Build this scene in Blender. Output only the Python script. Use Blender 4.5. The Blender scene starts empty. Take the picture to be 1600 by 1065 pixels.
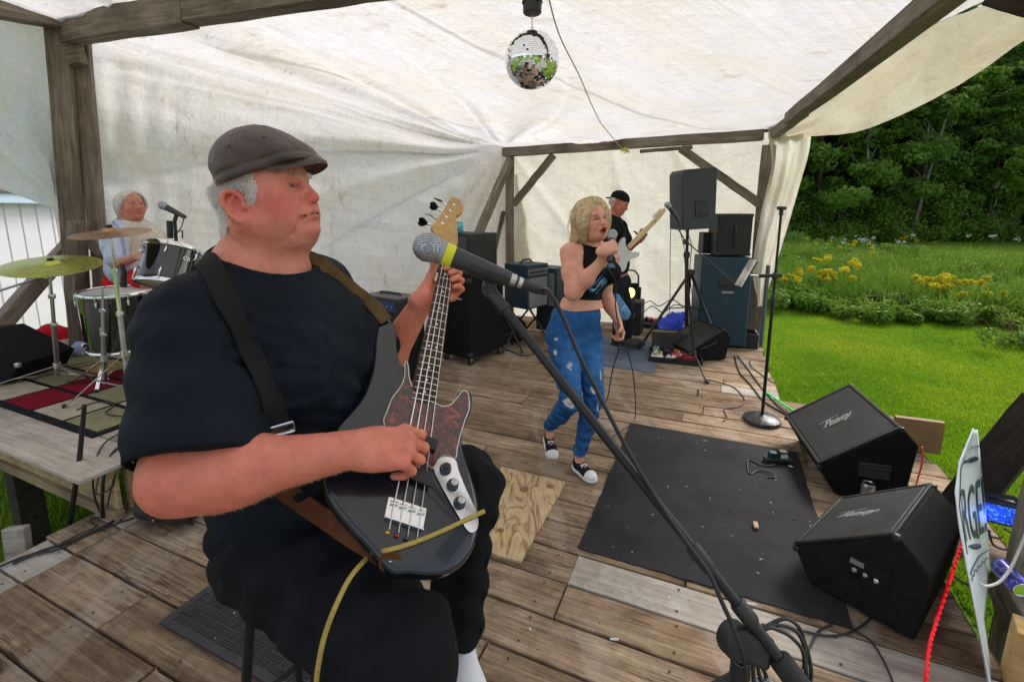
import bpy,math,random
import numpy as np
from mathutils import Vector,Matrix,Euler
from mathutils import noise as mnoise
random.seed(7)
rng=np.random.RandomState(11)
sc=bpy.context.scene
col=sc.collection
R=math.radians
CAM_H=1.56
FPX=730.0
PITCH=R(9.8)
CY=456.0
cp,sp=math.cos(PITCH),math.sin(PITCH)
cam_d=bpy.data.cameras.new('camera')
cam=bpy.data.objects.new('camera',cam_d)
col.objects.link(cam)
cam.location=(0,0,CAM_H)
cam.rotation_euler=(math.pi/2-PITCH,0,0)
cam_d.sensor_width=36
cam_d.lens=FPX/1600*36
cam_d.shift_y=-(532.5-CY)/1600
cam_d.clip_start=0.02
cam_d.clip_end=600
sc.camera=cam
SUN_EL,SUN_AZ=R(44),R(52)
world=bpy.data.worlds.new('World')
sc.world=world
world.use_nodes=True
wn,wl=world.node_tree.nodes,world.node_tree.links
wn.clear()
sky=wn.new('ShaderNodeTexSky');sky.sky_type='NISHITA';sky.sun_disc=False
sky.sun_elevation=SUN_EL;sky.sun_rotation=SUN_AZ
sky.air_density=1.0;sky.dust_density=3.0;sky.ozone_density=1.0
hs=wn.new('ShaderNodeHueSaturation');hs.inputs['Saturation'].default_value=0.45
bg=wn.new('ShaderNodeBackground');bg.inputs['Strength'].default_value=0.15
wo=wn.new('ShaderNodeOutputWorld')
wl.new(sky.outputs[0],hs.inputs['Color']);wl.new(hs.outputs[0],bg.inputs['Color']);wl.new(bg.outputs[0],wo.inputs['Surface'])
sun_d=bpy.data.lights.new('sun','SUN')
sun_d.energy=1.8;sun_d.angle=R(20);sun_d.color=(1,0.95,0.88)
sun=bpy.data.objects.new('sun',sun_d);col.objects.link(sun)
sdir=Vector((math.sin(SUN_AZ)*math.cos(SUN_EL),math.cos(SUN_AZ)*math.cos(SUN_EL),math.sin(SUN_EL)))
sun.rotation_euler=sdir.to_track_quat('Z','Y').to_euler()
sun.location=sdir*30
sc.view_settings.view_transform='Standard'
sc.view_settings.look='None'
sc.view_settings.gamma=1
sc.view_settings.exposure=0.85
sc.view_settings.use_curve_mapping=False
try:
 sc.cycles.use_denoising=True
 sc.cycles.max_bounces=8
 sc.cycles.diffuse_bounces=5
 sc.cycles.transparent_max_bounces=8
 sc.cycles.sample_clamp_indirect=6
except Exception:
 pass
def W(px,py,Y):
 """world point seen at photo pixel (px, py) at forward distance Y"""
 rx,ry=px-800.0,CY-py
 up=ry*cp-FPX*sp;fw=FPX*cp+ry*sp
 return Vector((rx/fw*Y,Y,CAM_H+up/fw*Y))
def G(px,py,z=0.0):
 """world point on the level z seen at photo pixel"""
 rx,ry=px-800.0,CY-py
 up=ry*cp-FPX*sp;fw=FPX*cp+ry*sp
 s=(z-CAM_H)/up
 return Vector((rx*s,fw*s,z))
def PL(px,py,o,n):
 """pixel ray met with a plane"""
 rx,ry=px-800.0,CY-py
 d=Vector((rx,FPX*cp+ry*sp,ry*cp-FPX*sp))
 c=Vector((0,0,CAM_H))
 t=(o-c).dot(n)/d.dot(n)
 return c+d*t
AX,AY=0.9158,0.4016
def S(s,t,z=0.0):
 return Vector((-.03+s*AX-t*AY,6.93-s*AY-t*AX,z))
def ST(p):
 dx,dy=p[0]+.03,p[1]-6.93
 return dx*AX-dy*AY,-(dx*AY+dy*AX)
STROT=math.atan2(-AY,AX)
GZ=-0.62
def link(o,parent=None):
 col.objects.link(o)
 if parent is not None:
  o.parent=parent
 return o
def tag(o,label=None,cat=None,group=None,kind=None):
 if label:o['label']=label
 if cat:o['category']=cat
 if group:o['group']=group
 if kind:o['kind']=kind
 return o
def thing(name,label,cat,loc=(0,0,0),rz=0.0,group=None,kind=None,rot=None):
 o=bpy.data.objects.new(name,None)
 o.empty_display_size=.1
 col.objects.link(o)
 o.location=loc
 o.rotation_euler=rot if rot is not None else(0,0,rz)
 return tag(o,label,cat,group,kind)
def copy_tree(o,parent=None):
 c=o.copy();col.objects.link(c)
 if parent is not None:
  c.parent=parent
 for ch in list(o.children):
  copy_tree(ch,c)
 return c
class MB:
 """collects shapes into one mesh"""
 def __init__(self,T=None):
  self.v=[];self.f=[];self.mi=[];self.T=T;self.cur=0
 def add(self,vs,fs):
  n=len(self.v)
  if self.T is not None:
   vs=[self.T@Vector(q)for q in vs]
  self.v.extend([tuple(q)for q in vs])
  self.f.extend([tuple(i+n for i in f)for f in fs])
  self.mi.extend([self.cur]*len(fs))
  return self
 def box(self,c,d,rot=None):
  c=Vector(c);x,y,z=d[0]/2,d[1]/2,d[2]/2
  vs=[Vector((a*x,b*y,e*z))for e in(-1,1)for b in(-1,1)for a in(-1,1)]
  if rot is not None:
   m=rot if isinstance(rot,Matrix)else Euler(rot).to_matrix()
   vs=[m@q for q in vs]
  return self.add([q+c for q in vs],[(0,2,3,1),(4,5,7,6),(0,1,5,4),(2,6,7,3),(0,4,6,2),(1,3,7,5)])
 def bar(self,a,b,w,h=None,upv=(0,0,1)):
  a=Vector(a);b=Vector(b);h=h or w
  z=(b-a).normalized();u=Vector(upv)
  if abs(z.dot(u))>.98:u=Vector((1,0,0))
  x=u.cross(z).normalized();y=z.cross(x)
  vs=[]
  for p in(a,b):
   for i,j in((-1,-1),(1,-1),(1,1),(-1,1)):
    vs.append(p+x*(i*w/2)+y*(j*h/2))
  return self.add(vs,[(0,3,2,1),(4,5,6,7),(0,1,5,4),(1,2,6,5),(2,3,7,6),(3,0,4,7)])
 def tube(self,pts,r,n=10,cap=True):
  pts=[Vector(p)for p in pts]
  rs=r if isinstance(r,(list,tuple))else[r]*len(pts)
  vs,fs=[],[]
  prev=None
  for i,p in enumerate(pts):
   t=(pts[min(i+1,len(pts)-1)]-pts[max(i-1,0)])
   if t.length<1e-9:t=Vector((0,0,1))
   t.normalize()
   if prev is None:
    u=Vector((0,0,1))if abs(t.z)<.9 else Vector((1,0,0))
    x=u.cross(t).normalized()
   else:
    x=(prev-t*prev.dot(t))
    x=x.normalized()if x.length>1e-6 else Vector((1,0,0)).cross(t).normalized()
   prev=x;y=t.cross(x)
   for k in range(n):
    a=2*math.pi*k/n
    vs.append(p+(x*math.cos(a)+y*math.sin(a))*rs[i])
  for i in range(len(pts)-1):
   for k in range(n):
    k2=(k+1)%n
    fs.append((i*n+k,i*n+k2,(i+1)*n+k2,(i+1)*n+k))
  if cap:
   fs.append(tuple(range(n-1,-1,-1)))
   fs.append(tuple((len(pts)-1)*n+k for k in range(n)))
  return self.add(vs,fs)
 def lathe(self,prof,n=24,c=(0,0,0),axis=(0,0,1),closed=False):
  """prof: (radius, height) list"""
  z=Vector(axis).normalized();u=Vector((1,0,0))if abs(z.x)<.9 else Vector((0,1,0))
  x=(u-z*u.dot(z)).normalized();y=z.cross(x);c=Vector(c)
  vs,fs=[],[]
  for r_,h_ in prof:
   for k in range(n):
    a=2*math.pi*k/n
    vs.append(c+z*h_+(x*math.cos(a)+y*math.sin(a))*r_)
  for i in range(len(prof)-1):
   for k in range(n):
    k2=(k+1)%n
    fs.append((i*n+k,i*n+k2,(i+1)*n+k2,(i+1)*n+k))
  if not closed:
   if prof[0][0]>1e-6:fs.append(tuple(range(n-1,-1,-1)))
   if prof[-1][0]>1e-6:fs.append(tuple((len(prof)-1)*n+k for k in range(n)))
  return self.add(vs,fs)
 def prism(self,poly,o,ux,uy,thick):
  """poly of 2-D points in the frame (o, ux, uy), extruded by -thick along ux x uy"""
  o=Vector(o);ux=Vector(ux);uy=Vector(uy);nz=ux.cross(uy).normalized()
  n=len(poly)
  top=[o+ux*a+uy*b for a,b in poly]
  bot=[q-nz*thick for q in top]
  ar=sum(poly[i][0]*poly[(i+1)%n][1]-poly[(i+1)%n][0]*poly[i][1]for i in range(n))
  f1=tuple(range(n));f2=tuple(range(2*n-1,n-1,-1))
  sd=[(i,i+n,(i+1)%n+n,(i+1)%n)for i in range(n)]
  if ar<0:
   f1=f1[::-1];f2=f2[::-1];sd=[q[::-1]for q in sd]
  return self.add(top+bot,[f1,f2]+sd)
 def grid(self,P,closed_u=False):
  """P: rows of points"""
  nr,nc=len(P),len(P[0])
  vs=[q for row in P for q in row]
  fs=[(i*nc+j,i*nc+j+1,(i+1)*nc+j+1,(i+1)*nc+j)for i in range(nr-1)for j in range(nc-1)]
  if closed_u:
   fs+=[(i*nc+nc-1,i*nc,(i+1)*nc,(i+1)*nc+nc-1)for i in range(nr-1)]
  return self.add(vs,fs)
 def build(self,name,mat=None,parent=None,smooth=40,bevel=0,seg=2,loc=None,rot=None):
  me=bpy.data.meshes.new(name)
  me.from_pydata(self.v,[],self.f)
  mats=mat if isinstance(mat,(list,tuple))else[mat]
  for m in mats:
   if m is not None:me.materials.append(m)
  if len(mats)>1:
   me.polygons.foreach_set('material_index',self.mi)
  me.validate()
  finish(me,smooth)
  o=bpy.data.objects.new(name,me)
  link(o,parent)
  if loc is not None:o.location=loc
  if rot is not None:o.rotation_euler=rot
  if bevel:
   b=o.modifiers.new('bevel','BEVEL');b.width=bevel;b.segments=seg;b.limit_method='ANGLE';b.angle_limit=R(35)
   b.harden_normals=False
  return o
def finish(me,smooth):
 if smooth:
  me.polygons.foreach_set('use_smooth',[True]*len(me.polygons))
  if smooth<180:
   try:me.set_sharp_from_angle(angle=R(smooth))
   except Exception:pass
 me.update()
def np_mesh(name,V,F,mat,parent=None,smooth=180,uv=None,colr=None):
 """mesh from numpy arrays, F (n,3) or (n,4)"""
 me=bpy.data.meshes.new(name)
 V=np.asarray(V,np.float32);F=np.asarray(F,np.int32)
 k=F.shape[1]
 me.vertices.add(len(V));me.vertices.foreach_set('co',V.ravel())
 me.loops.add(F.size);me.loops.foreach_set('vertex_index',F.ravel())
 me.polygons.add(len(F))
 me.polygons.foreach_set('loop_start',np.arange(0,F.size,k,dtype=np.int32))
 me.polygons.foreach_set('loop_total',np.full(len(F),k,np.int32))
 if uv is not None:
  l=me.uv_layers.new(name='UVMap');l.data.foreach_set('uv',np.asarray(uv,np.float32)[F.ravel()].ravel())
 if colr is not None:
  a=me.color_attributes.new('Col','FLOAT_COLOR','POINT')
  c4=np.ones((len(V),4),np.float32);c4[:,:3]=colr
  a.data.foreach_set('color',c4.ravel())
 if mat is not None:me.materials.append(mat)
 me.update(calc_edges=True)
 finish(me,smooth)
 o=bpy.data.objects.new(name,me)
 return link(o,parent)
def catmull(pts,n=8,closed=False):
 pts=[Vector(p)if len(p)==3 else Vector((p[0],p[1],0))for p in pts]
 out=[];N=len(pts)
 rng_=range(N if closed else N-1)
 for i in rng_:
  if closed:
   p0,p1,p2,p3=pts[(i-1)%N],pts[i],pts[(i+1)%N],pts[(i+2)%N]
  else:
   p0,p1,p2,p3=pts[max(i-1,0)],pts[i],pts[i+1],pts[min(i+2,N-1)]
  for k in range(n):
   t=k/n
   out.append(.5*((2*p1)+(p2-p0)*t+(2*p0-5*p1+4*p2-p3)*t*t+(3*p1-p0-3*p2+p3)*t**3))
 if not closed:out.append(pts[-1])
 return out
def text_mesh(name,body,size,mat,parent,shear=0,extrude=.0012,offset=0,space=1.0,sx=1,sy=1):
 cu=bpy.data.curves.new(name,'FONT');cu.body=body;cu.size=size;cu.shear=shear;cu.extrude=extrude;cu.offset=offset;cu.space_character=space;cu.align_x='CENTER';cu.align_y='CENTER'
 t=bpy.data.objects.new('tmp',cu);col.objects.link(t)
 me=bpy.data.meshes.new_from_object(t.evaluated_get(bpy.context.evaluated_depsgraph_get()));bpy.data.objects.remove(t)
 me.transform(Matrix.Diagonal((sx,sy,1,1)))
 me.materials.clear();me.materials.append(mat)
 return link(bpy.data.objects.new(name,me),parent)
def cable(name,pts,r,mat,label=None,cat='cable',parent=None,n=7,sub=7,group=None):
 o=MB().tube(catmull(pts,sub),r,n).build(name,mat,parent,smooth=180)
 if label:tag(o,label,cat,group)
 return o
def new_mat(name):
 m=bpy.data.materials.new(name);m.use_nodes=True
 nt=m.node_tree;b=nt.nodes.get('Principled BSDF')
 return m,nt,nt.nodes,nt.links,b
def nd(nt,t,**kw):
 n=nt.nodes.new(t)
 for k,v in kw.items():
  if k.startswith('i_'):n.inputs[k[2:].replace('_',' ')].default_value=v
  else:setattr(n,k,v)
 return n
def ramp(nt,stops,interp='LINEAR'):
 n=nt.nodes.new('ShaderNodeValToRGB');e=n.color_ramp
 e.interpolation=interp
 while len(e.elements)<len(stops):e.elements.new(0.5)
 for el,(p,c)in zip(e.elements,stops):
  el.position=p;el.color=tuple(c)+(1,)if len(c)==3 else c
 return n
def mixc(nt,fac,a,b,mode='MIX'):
 n=nt.nodes.new('ShaderNodeMix');n.data_type='RGBA';n.blend_type=mode
 for sock,v in((0,fac),(6,a),(7,b)):
  if hasattr(v,'is_output')or isinstance(v,bpy.types.NodeSocket):nt.links.new(v,n.inputs[sock])
  elif isinstance(v,(tuple,list)):n.inputs[sock].default_value=tuple(v)+(1,)if len(v)==3 else v
  else:n.inputs[sock].default_value=v
 return n.outputs[2]
def coords(nt,scale=(1,1,1),kind='Object',rand=True):
 tc=nt.nodes.new('ShaderNodeTexCoord');mp=nt.nodes.new('ShaderNodeMapping')
 mp.inputs['Scale'].default_value=scale
 nt.links.new(tc.outputs[kind],mp.inputs['Vector'])
 if rand:
  oi=nt.nodes.new('ShaderNodeObjectInfo');mu=nt.nodes.new('ShaderNodeMath');mu.operation='MULTIPLY';mu.inputs[1].default_value=37.0
  nt.links.new(oi.outputs['Random'],mu.inputs[0]);nt.links.new(mu.outputs[0],mp.inputs['Location'])
 return mp.outputs[0]
def noise_tex(nt,vec,scale,detail=4,rough=.55,dist=0.0):
 n=nt.nodes.new('ShaderNodeTexNoise')
 n.inputs['Scale'].default_value=scale;n.inputs['Detail'].default_value=detail
 n.inputs['Roughness'].default_value=rough;n.inputs['Distortion'].default_value=dist
 nt.links.new(vec,n.inputs['Vector'])
 return n.outputs['Fac']
def add_bump(nt,b,hsock,strength=.3,dist=.01):
 bm=nt.nodes.new('ShaderNodeBump');bm.inputs['Strength'].default_value=strength;bm.inputs['Distance'].default_value=dist
 nt.links.new(hsock,bm.inputs['Height'])
 nt.links.new(bm.outputs[0],b.inputs['Normal'])
 return bm
def M(name,c,rough=.6,metal=0.0,var=.18,vs=9,bump=.15,bs=60,dirt=None,spec=.5,coat=0,dist=.004,kind='Object',alpha=1,trans=0):
 m,nt,ns,ln,b=new_mat(name)
 v=coords(nt,kind=kind)
 n1=noise_tex(nt,v,vs,5,.6)
 lo=tuple(max(0,x*(1-var))for x in c);hi=tuple(min(1,x*(1+var))for x in c)
 rp=ramp(nt,[(.3,lo),(.7,hi)]);ln.new(n1,rp.inputs[0])
 out=rp.outputs[0]
 if dirt:
  n2=noise_tex(nt,v,vs*1.7,8,.7)
  r2=ramp(nt,[(.52,(0,0,0)),(.7,(1,1,1))]);ln.new(n2,r2.inputs[0])
  out=mixc(nt,r2.outputs[0],out,dirt)
 ln.new(out,b.inputs['Base Color'])
 b.inputs['Metallic'].default_value=metal
 rr=ramp(nt,[(.3,(rough*.85,)*3),(.7,(min(1,rough*1.15),)*3)]);ln.new(n1,rr.inputs[0]);ln.new(rr.outputs[0],b.inputs['Roughness'])
 b.inputs['Specular IOR Level'].default_value=spec
 b.inputs['Coat Weight'].default_value=coat
 if trans:b.inputs['Transmission Weight'].default_value=trans
 if alpha<1:b.inputs['Alpha'].default_value=alpha
 if bump:
  n3=noise_tex(nt,v,bs,3,.6);add_bump(nt,b,n3,bump,dist)
 return m
def wood_mat(name,dark,mid,light,bleach=None,amount=.5,grain=1.0,axis='X'):
 """weathered timber, grain along the local axis"""
 m,nt,ns,ln,b=new_mat(name)
 st={'X':(1.2,22,22),'Y':(22,1.2,22),'Z':(22,22,1.2)}[axis]
 v=coords(nt,st)
 vb=coords(nt,(1,1,1))
 g=noise_tex(nt,v,2.2*grain,8,.65,.6)
 g2=noise_tex(nt,v,7*grain,6,.7)
 rp=ramp(nt,[(.28,dark),(.5,mid),(.72,light)]);ln.new(g,rp.inputs[0])
 cr=ramp(nt,[(.30,(.35,.33,.3)),(.42,(1,1,1))]);ln.new(g2,cr.inputs[0])
 c=mixc(nt,.75,rp.outputs[0],cr.outputs[0],'MULTIPLY')
 big=noise_tex(nt,vb,2.3,5,.6,.3)
 rb=ramp(nt,[(.35,(.55,.52,.5)),(.65,(1.18,1.15,1.1))]);ln.new(big,rb.inputs[0])
 c=mixc(nt,.8,c,rb.outputs[0],'MULTIPLY')
 oi=ns.new('ShaderNodeObjectInfo');ro=ramp(nt,[(0,(.78,.74,.70)),(.5,(1,1,1)),(1,(1.15,1.12,1.1))]);ln.new(oi.outputs['Random'],ro.inputs[0])
 c=mixc(nt,.7,c,ro.outputs[0],'MULTIPLY')
 if bleach:
  n4=noise_tex(nt,vb,3.1,9,.72,.4)
  r4=ramp(nt,[(.56-.1*amount,(0,0,0)),(.66,(1,1,1))]);ln.new(n4,r4.inputs[0])
  mul=ns.new('ShaderNodeMath');mul.operation='MULTIPLY';mul.inputs[1].default_value=amount;ln.new(r4.outputs[0],mul.inputs[0])
  c=mixc(nt,mul.outputs[0],c,bleach)
 ln.new(c,b.inputs['Base Color'])
 b.inputs['Roughness'].default_value=.78
 b.inputs['Specular IOR Level'].default_value=.25
 ad=ns.new('ShaderNodeMath');ad.operation='ADD';ln.new(g,ad.inputs[0]);ln.new(g2,ad.inputs[1])
 add_bump(nt,b,ad.outputs[0],.55,.004)
 return m
def emit_mat(name,c,s):
 m,nt,ns,ln,b=new_mat(name)
 b.inputs['Base Color'].default_value=tuple(c)+(1,)
 b.inputs['Emission Color'].default_value=tuple(c)+(1,)
 b.inputs['Emission Strength'].default_value=s
 return m
BLACKMETAL=M('black_metal',(.018,.018,.02),.38,.3,bump=.05)
BLACKPLASTIC=M('black_plastic',(.02,.02,.022),.5,bump=.1,bs=200)
RUBBER=M('rubber',(.015,.015,.015),.75,bump=.1)
CHROME=M('chrome',(.75,.76,.78),.14,1.0,var=.08,bump=0)
STEEL=M('worn_steel',(.45,.46,.48),.35,1.0,var=.2,bump=.1)
CABLEM=M('cable_sheath',(.014,.014,.015),.45,bump=0)
TOLEX=M('black_covering',(.008,.008,.009),.62,var=.35,bump=.5,bs=350,dirt=(.035,.033,.03),dist=.002)
CARPETBLK=M('black_cabinet_carpet',(.010,.010,.011),.95,var=.5,vs=30,bump=.8,bs=420,spec=.15,dist=.002)
def lawn_mat():
 m,nt,ns,ln,b=new_mat('lawn_grass')
 v=coords(nt,kind='Object',rand=False)
 n1=noise_tex(nt,v,.45,4,.6);n2=noise_tex(nt,v,4.5,6,.7);n3=noise_tex(nt,v,60,3,.7)
 r1=ramp(nt,[(.3,(.065,.15,.012)),(.5,(.11,.21,.014)),(.7,(.19,.26,.022))]);ln.new(n1,r1.inputs[0])
 r2=ramp(nt,[(.3,(.6,.65,.6)),(.7,(1.25,1.2,1.1))]);ln.new(n2,r2.inputs[0])
 c=mixc(nt,.8,r1.outputs[0],r2.outputs[0],'MULTIPLY')
 ln.new(c,b.inputs['Base Color']);b.inputs['Roughness'].default_value=.9;b.inputs['Specular IOR Level'].default_value=.1
 add_bump(nt,b,n3,.6,.03)
 return m
LAWN=lawn_mat()
def gz(x,y):
 """terrain height"""
 d=max(0.0,(y-33)+.1*(x-20))
 far=min(1.0,d/40)
 h=GZ+far*far*9.0
 h+=.04*math.sin(x*.5)*math.cos(y*.4)
 return h
xs=np.concatenate([np.linspace(-150,-12,14),np.linspace(-10,16,40),np.linspace(18,150,40)])
ys=np.concatenate([np.linspace(-60,-3,10),np.linspace(-2,14,26),np.linspace(16,60,30),np.linspace(66,190,14)])
GV=[[(x,y,gz(x,y))for x in xs]for y in ys]
bounce_ground=MB().grid([[(x,y,gz(x,y)+.006)for x in np.linspace(-14,10,25)]for y in np.linspace(-16,.4,18)]).build('added_neutral_ground',M('neutral_bounce_ground',(.26,.24,.215),.95,var=.25,vs=3,bump=.6,bs=50),smooth=180)  # added unseen ground behind the camera, keeps green out of reflections and bounce
tag(bounce_ground,kind='structure')
bounce_ground_left=MB().grid([[S(s_,t_,GZ+.05)for s_ in np.linspace(-6.5,-.6,20)]for t_ in np.linspace(-3.5,3.0,20)]).build('added_neutral_ground_left',bpy.data.materials['neutral_bounce_ground'],smooth=180)  # added ground behind the left tarp, cuts green lawn light through it
tag(bounce_ground_left,kind='structure')
ground=MB().grid(GV).build('ground',LAWN,smooth=180)
tag(ground,kind='structure')
def blade_mat(name,c0,c1,c2):
 m,nt,ns,ln,b=new_mat(name)
 v=coords(nt,rand=False)
 n1=noise_tex(nt,v,.6,4,.6)
 n2=noise_tex(nt,v,25,2,.6)
 r1=ramp(nt,[(.3,c0),(.5,c1),(.72,c2)]);ln.new(n1,r1.inputs[0])
 r2=ramp(nt,[(.25,(.6,.62,.5)),(.75,(1.35,1.3,1.1))]);ln.new(n2,r2.inputs[0])
 c=mixc(nt,.8,r1.outputs[0],r2.outputs[0],'MULTIPLY')
 ln.new(c,b.inputs['Base Color']);b.inputs['Roughness'].default_value=.6;b.inputs['Specular IOR Level'].default_value=.2
 tr=ns.new('ShaderNodeBsdfTranslucent');ln.new(c,tr.inputs['Color'])
 mx=ns.new('ShaderNodeMixShader');mx.inputs[0].default_value=.35
 ln.new(b.outputs[0],mx.inputs[1]);ln.new(tr.outputs[0],mx.inputs[2])
 ln.new(mx.outputs[0],ns.get('Material Output').inputs['Surface'])
 return m
BLADE=blade_mat('grass_blade',(.14,.29,.012),(.22,.39,.016),(.38,.46,.028))
WEED=blade_mat('weed_leaf',(.08,.17,.022),(.13,.25,.03),(.22,.30,.04))
LEAF=blade_mat('tree_leaf',(.065,.15,.026),(.105,.22,.034),(.165,.30,.045))
LEAF2=blade_mat('tree_leaf_light',(.085,.19,.028),(.14,.27,.036),(.21,.34,.05))
GOLD=blade_mat('goldenrod_flower',(.42,.38,.02),(.58,.50,.02),(.65,.58,.05))
def blades(name,P,h,w,mat,lean=.5,label=None,cat=None):
 """triangular grass blades at points P"""
 n=len(P);a=rng.uniform(0,2*np.pi,n);hh=h*rng.uniform(.5,1.3,n);ww=w*rng.uniform(.6,1.3,n)
 la=rng.uniform(0,2*np.pi,n);ll=hh*lean*rng.uniform(0,1,n)
 V=np.zeros((n,3,3),np.float32)
 dx,dy=np.cos(a)*ww/2,np.sin(a)*ww/2
 V[:,0]=P+np.stack([dx,dy,0*dx],1);V[:,1]=P-np.stack([dx,dy,0*dx],1)
 V[:,2]=P+np.stack([np.cos(la)*ll,np.sin(la)*ll,hh],1)
 o=np_mesh(name,V.reshape(-1,3),np.arange(3*n).reshape(-1,3),mat,smooth=0)
 return tag(o,label,cat,kind='stuff')
def inv_st(X,Y):
 dx,dy=X+.03,Y-6.93
 return dx*AX-dy*AY,-(dx*AY+dy*AX)
N=230000
Yr=1.6+10.4*rng.rand(N)**1.15;Xr=Yr*rng.uniform(.36,1.3,N)
s_,t_=inv_st(Xr,Yr)
keep=~((s_>-4)&(t_>-.1)&((s_<3.40)|((s_<4.2)&(t_>2.0))))&((Yr-10.9)<-.6*(Xr-6.1)+.2)
P=np.stack([Xr,Yr,np.full(N,GZ)],1)[keep]
P[:,2]+=.04*np.sin(P[:,0]*.5)*np.cos(P[:,1]*.4)
o=blades('grass',P,.05,.011,BLADE,.9,'bright green mown lawn grass beside the stage','grass')
N=30000
Xr=rng.uniform(-6.5,-2.0,N);Yr=rng.uniform(1.0,5.5,N)
P=np.stack([Xr,Yr,np.full(N,GZ)+.04*np.sin(Xr*.5)*np.cos(Yr*.4)],1)
o=blades('grass',P,.07,.010,BLADE,.9,'shaded green grass under the edge of the drum riser','grass')
def meadow_points(n,d0,d1,xmin=3.5,xmax=34):
 X=rng.uniform(xmin,xmax,n);d=rng.uniform(d0,d1,n)
 Y=10.9-.6*(X-6.1);Y=np.maximum(Y,4.5+.02*X)+d
 return X,Y
def gzv(X,Y):
 d=np.maximum(0,(Y-33)+.1*(X-20));far=np.minimum(1,d/40)
 return GZ+far*far*9+.04*np.sin(X*.5)*np.cos(Y*.4)
X,Y=meadow_points(110000,0,15)
lump=.5+.5*np.sin(X*1.3+1.2*np.sin(Y*.9))*np.cos(Y*1.1+X*.35)
ratio=X/Y
keep=(ratio>.4)&(ratio<1.5)&((Y-(10.9-.6*(X-6.1))<3.5)|(X<9+.25*(Y))|(rng.rand(len(X))<.35))
X,Y,lump=X[keep],Y[keep],lump[keep]
H=.25+.6*lump
P=np.stack([X,Y,gzv(X,Y)+H*rng.rand(len(X))*.8],1)
blades('meadow_weeds',P,.28,.035,WEED,1.1,'tall tangled green weeds and wildflowers beyond the mown lawn','meadow')
X2,Y2=meadow_points(26000,.1,15);k2=(X2/Y2>.4)&(X2/Y2<1.5)&(X2<9+.25*Y2)
X2,Y2=X2[k2],Y2[k2]
P=np.stack([X2,Y2,gzv(X2,Y2)],1)
blades('meadow_stems',P,.7,.02,WEED,.35,'upright pale green grass stems in the meadow','meadow')
def leafballs(name,centers,mat,per=220,size=.05,flat=.6,label=None,cat=None,kind='stuff',parent=None):
 """many small quads around ellipsoidal clumps: centers = (x,y,z,r)"""
 V=[];
 for(x,y,z,r)in centers:
  n=int(per)
  d=rng.normal(size=(n,3));d/=np.linalg.norm(d,axis=1,keepdims=True)
  rad=r*rng.uniform(.45,1.05,(n,1))
  c=np.array([x,y,z])+d*rad*np.array([1,1,flat])
  u=rng.normal(size=(n,3));u/=np.linalg.norm(u,axis=1,keepdims=True)
  w=np.cross(u,d+rng.normal(scale=.5,size=(n,3)));w/=np.linalg.norm(w,axis=1,keepdims=True)+1e-6
  s1=size*rng.uniform(.6,1.4,(n,1))
  V.append(np.stack([c-u*s1*.5,c+w*s1*.32,c+u*s1*.5,c-w*s1*.32],1))
 V=np.concatenate(V).reshape(-1,3)
 o=np_mesh(name,V,np.arange(len(V)).reshape(-1,4),mat,parent,smooth=0)
 if kind:tag(o,label,cat,kind=kind)
 return o
def patch(px,py,n,wx,wy,z,r=.12):
 c=G(px,py,z)
 out=[]
 for _ in range(n):
  a,b_=rng.normal(0,wx),rng.normal(0,wy)
  out.append((c.x+a,c.y+b_,z+rng.uniform(-.12,.12),r*rng.uniform(.6,1.3)))
 return out
gold=(patch(1290,426,20,.42,.35,.1,.085)+patch(1238,430,7,.2,.3,.05,.08)+patch(1478,440,26,.42,.22,.02,.085)+patch(1530,450,7,.2,.2,0,.07)+patch(1305,408,9,.35,.4,.1,.08)+patch(1420,372,8,.9,1,-.2,.12)+patch(1295,378,8,.6,1,0,.12)+patch(1340,395,3,.8,1,0,.08))
leafballs('goldenrod',gold,GOLD,130,.045,.8,'yellow goldenrod heads dotted through the meadow','wildflowers')
WHITEF=M('white_blossom',(.6,.62,.6),.7,bump=0)
wf=patch(1370,378,9,1.2,1.2,-.1,.13)+patch(1550,370,7,3.0,1.2,.2,.12)+patch(1330,372,5,1,1,0,.12)
leafballs('white_wildflowers',wf,WHITEF,34,.06,.7,'white blossoms along the foot of the woods','wildflowers')
bush=[]
for px,py,r in((1215,385,1.3),(1245,395,.7),(1385,420,.75),(1350,425,.55),(1410,440,.4),(1310,452,.45),(1230,462,.5),(1270,462,.45),(1450,470,.45),(1500,475,.4),(1570,478,.5),(1350,470,.35),(1400,478,.3),(1540,455,.45),(1600,470,.6),(1640,470,.6),(1250,445,.6),(1330,440,.5),(1400,400,.8),(1440,452,.4),(1560,440,.6),(1600,430,.7),(1230,410,.7),(1270,385,.9),(1330,400,.7),(1500,480,.4),(1290,470,.45),(1380,482,.35),(1425,484,.35),(1470,486,.35),(1530,490,.4),(1570,492,.4)):
 c=G(px,py,-.3)
 for _ in range(8):
  bush.append((c.x+rng.normal(0,r*1.1),c.y+abs(rng.normal(0,r*1.5)),-.62+r*rng.uniform(.3,.7),r*rng.uniform(.35,.7)))
leafballs('meadow_bushes',bush,WEED,420,.075,.8,'low leafy green bushes along the lawn edge','bushes')
BARK=wood_mat('bark',(.04,.03,.022),(.085,.068,.052),(.16,.14,.12),axis='Z')
DEADW=wood_mat('dead_wood',(.14,.12,.10),(.25,.22,.19),(.36,.33,.3),axis='Z')
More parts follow.
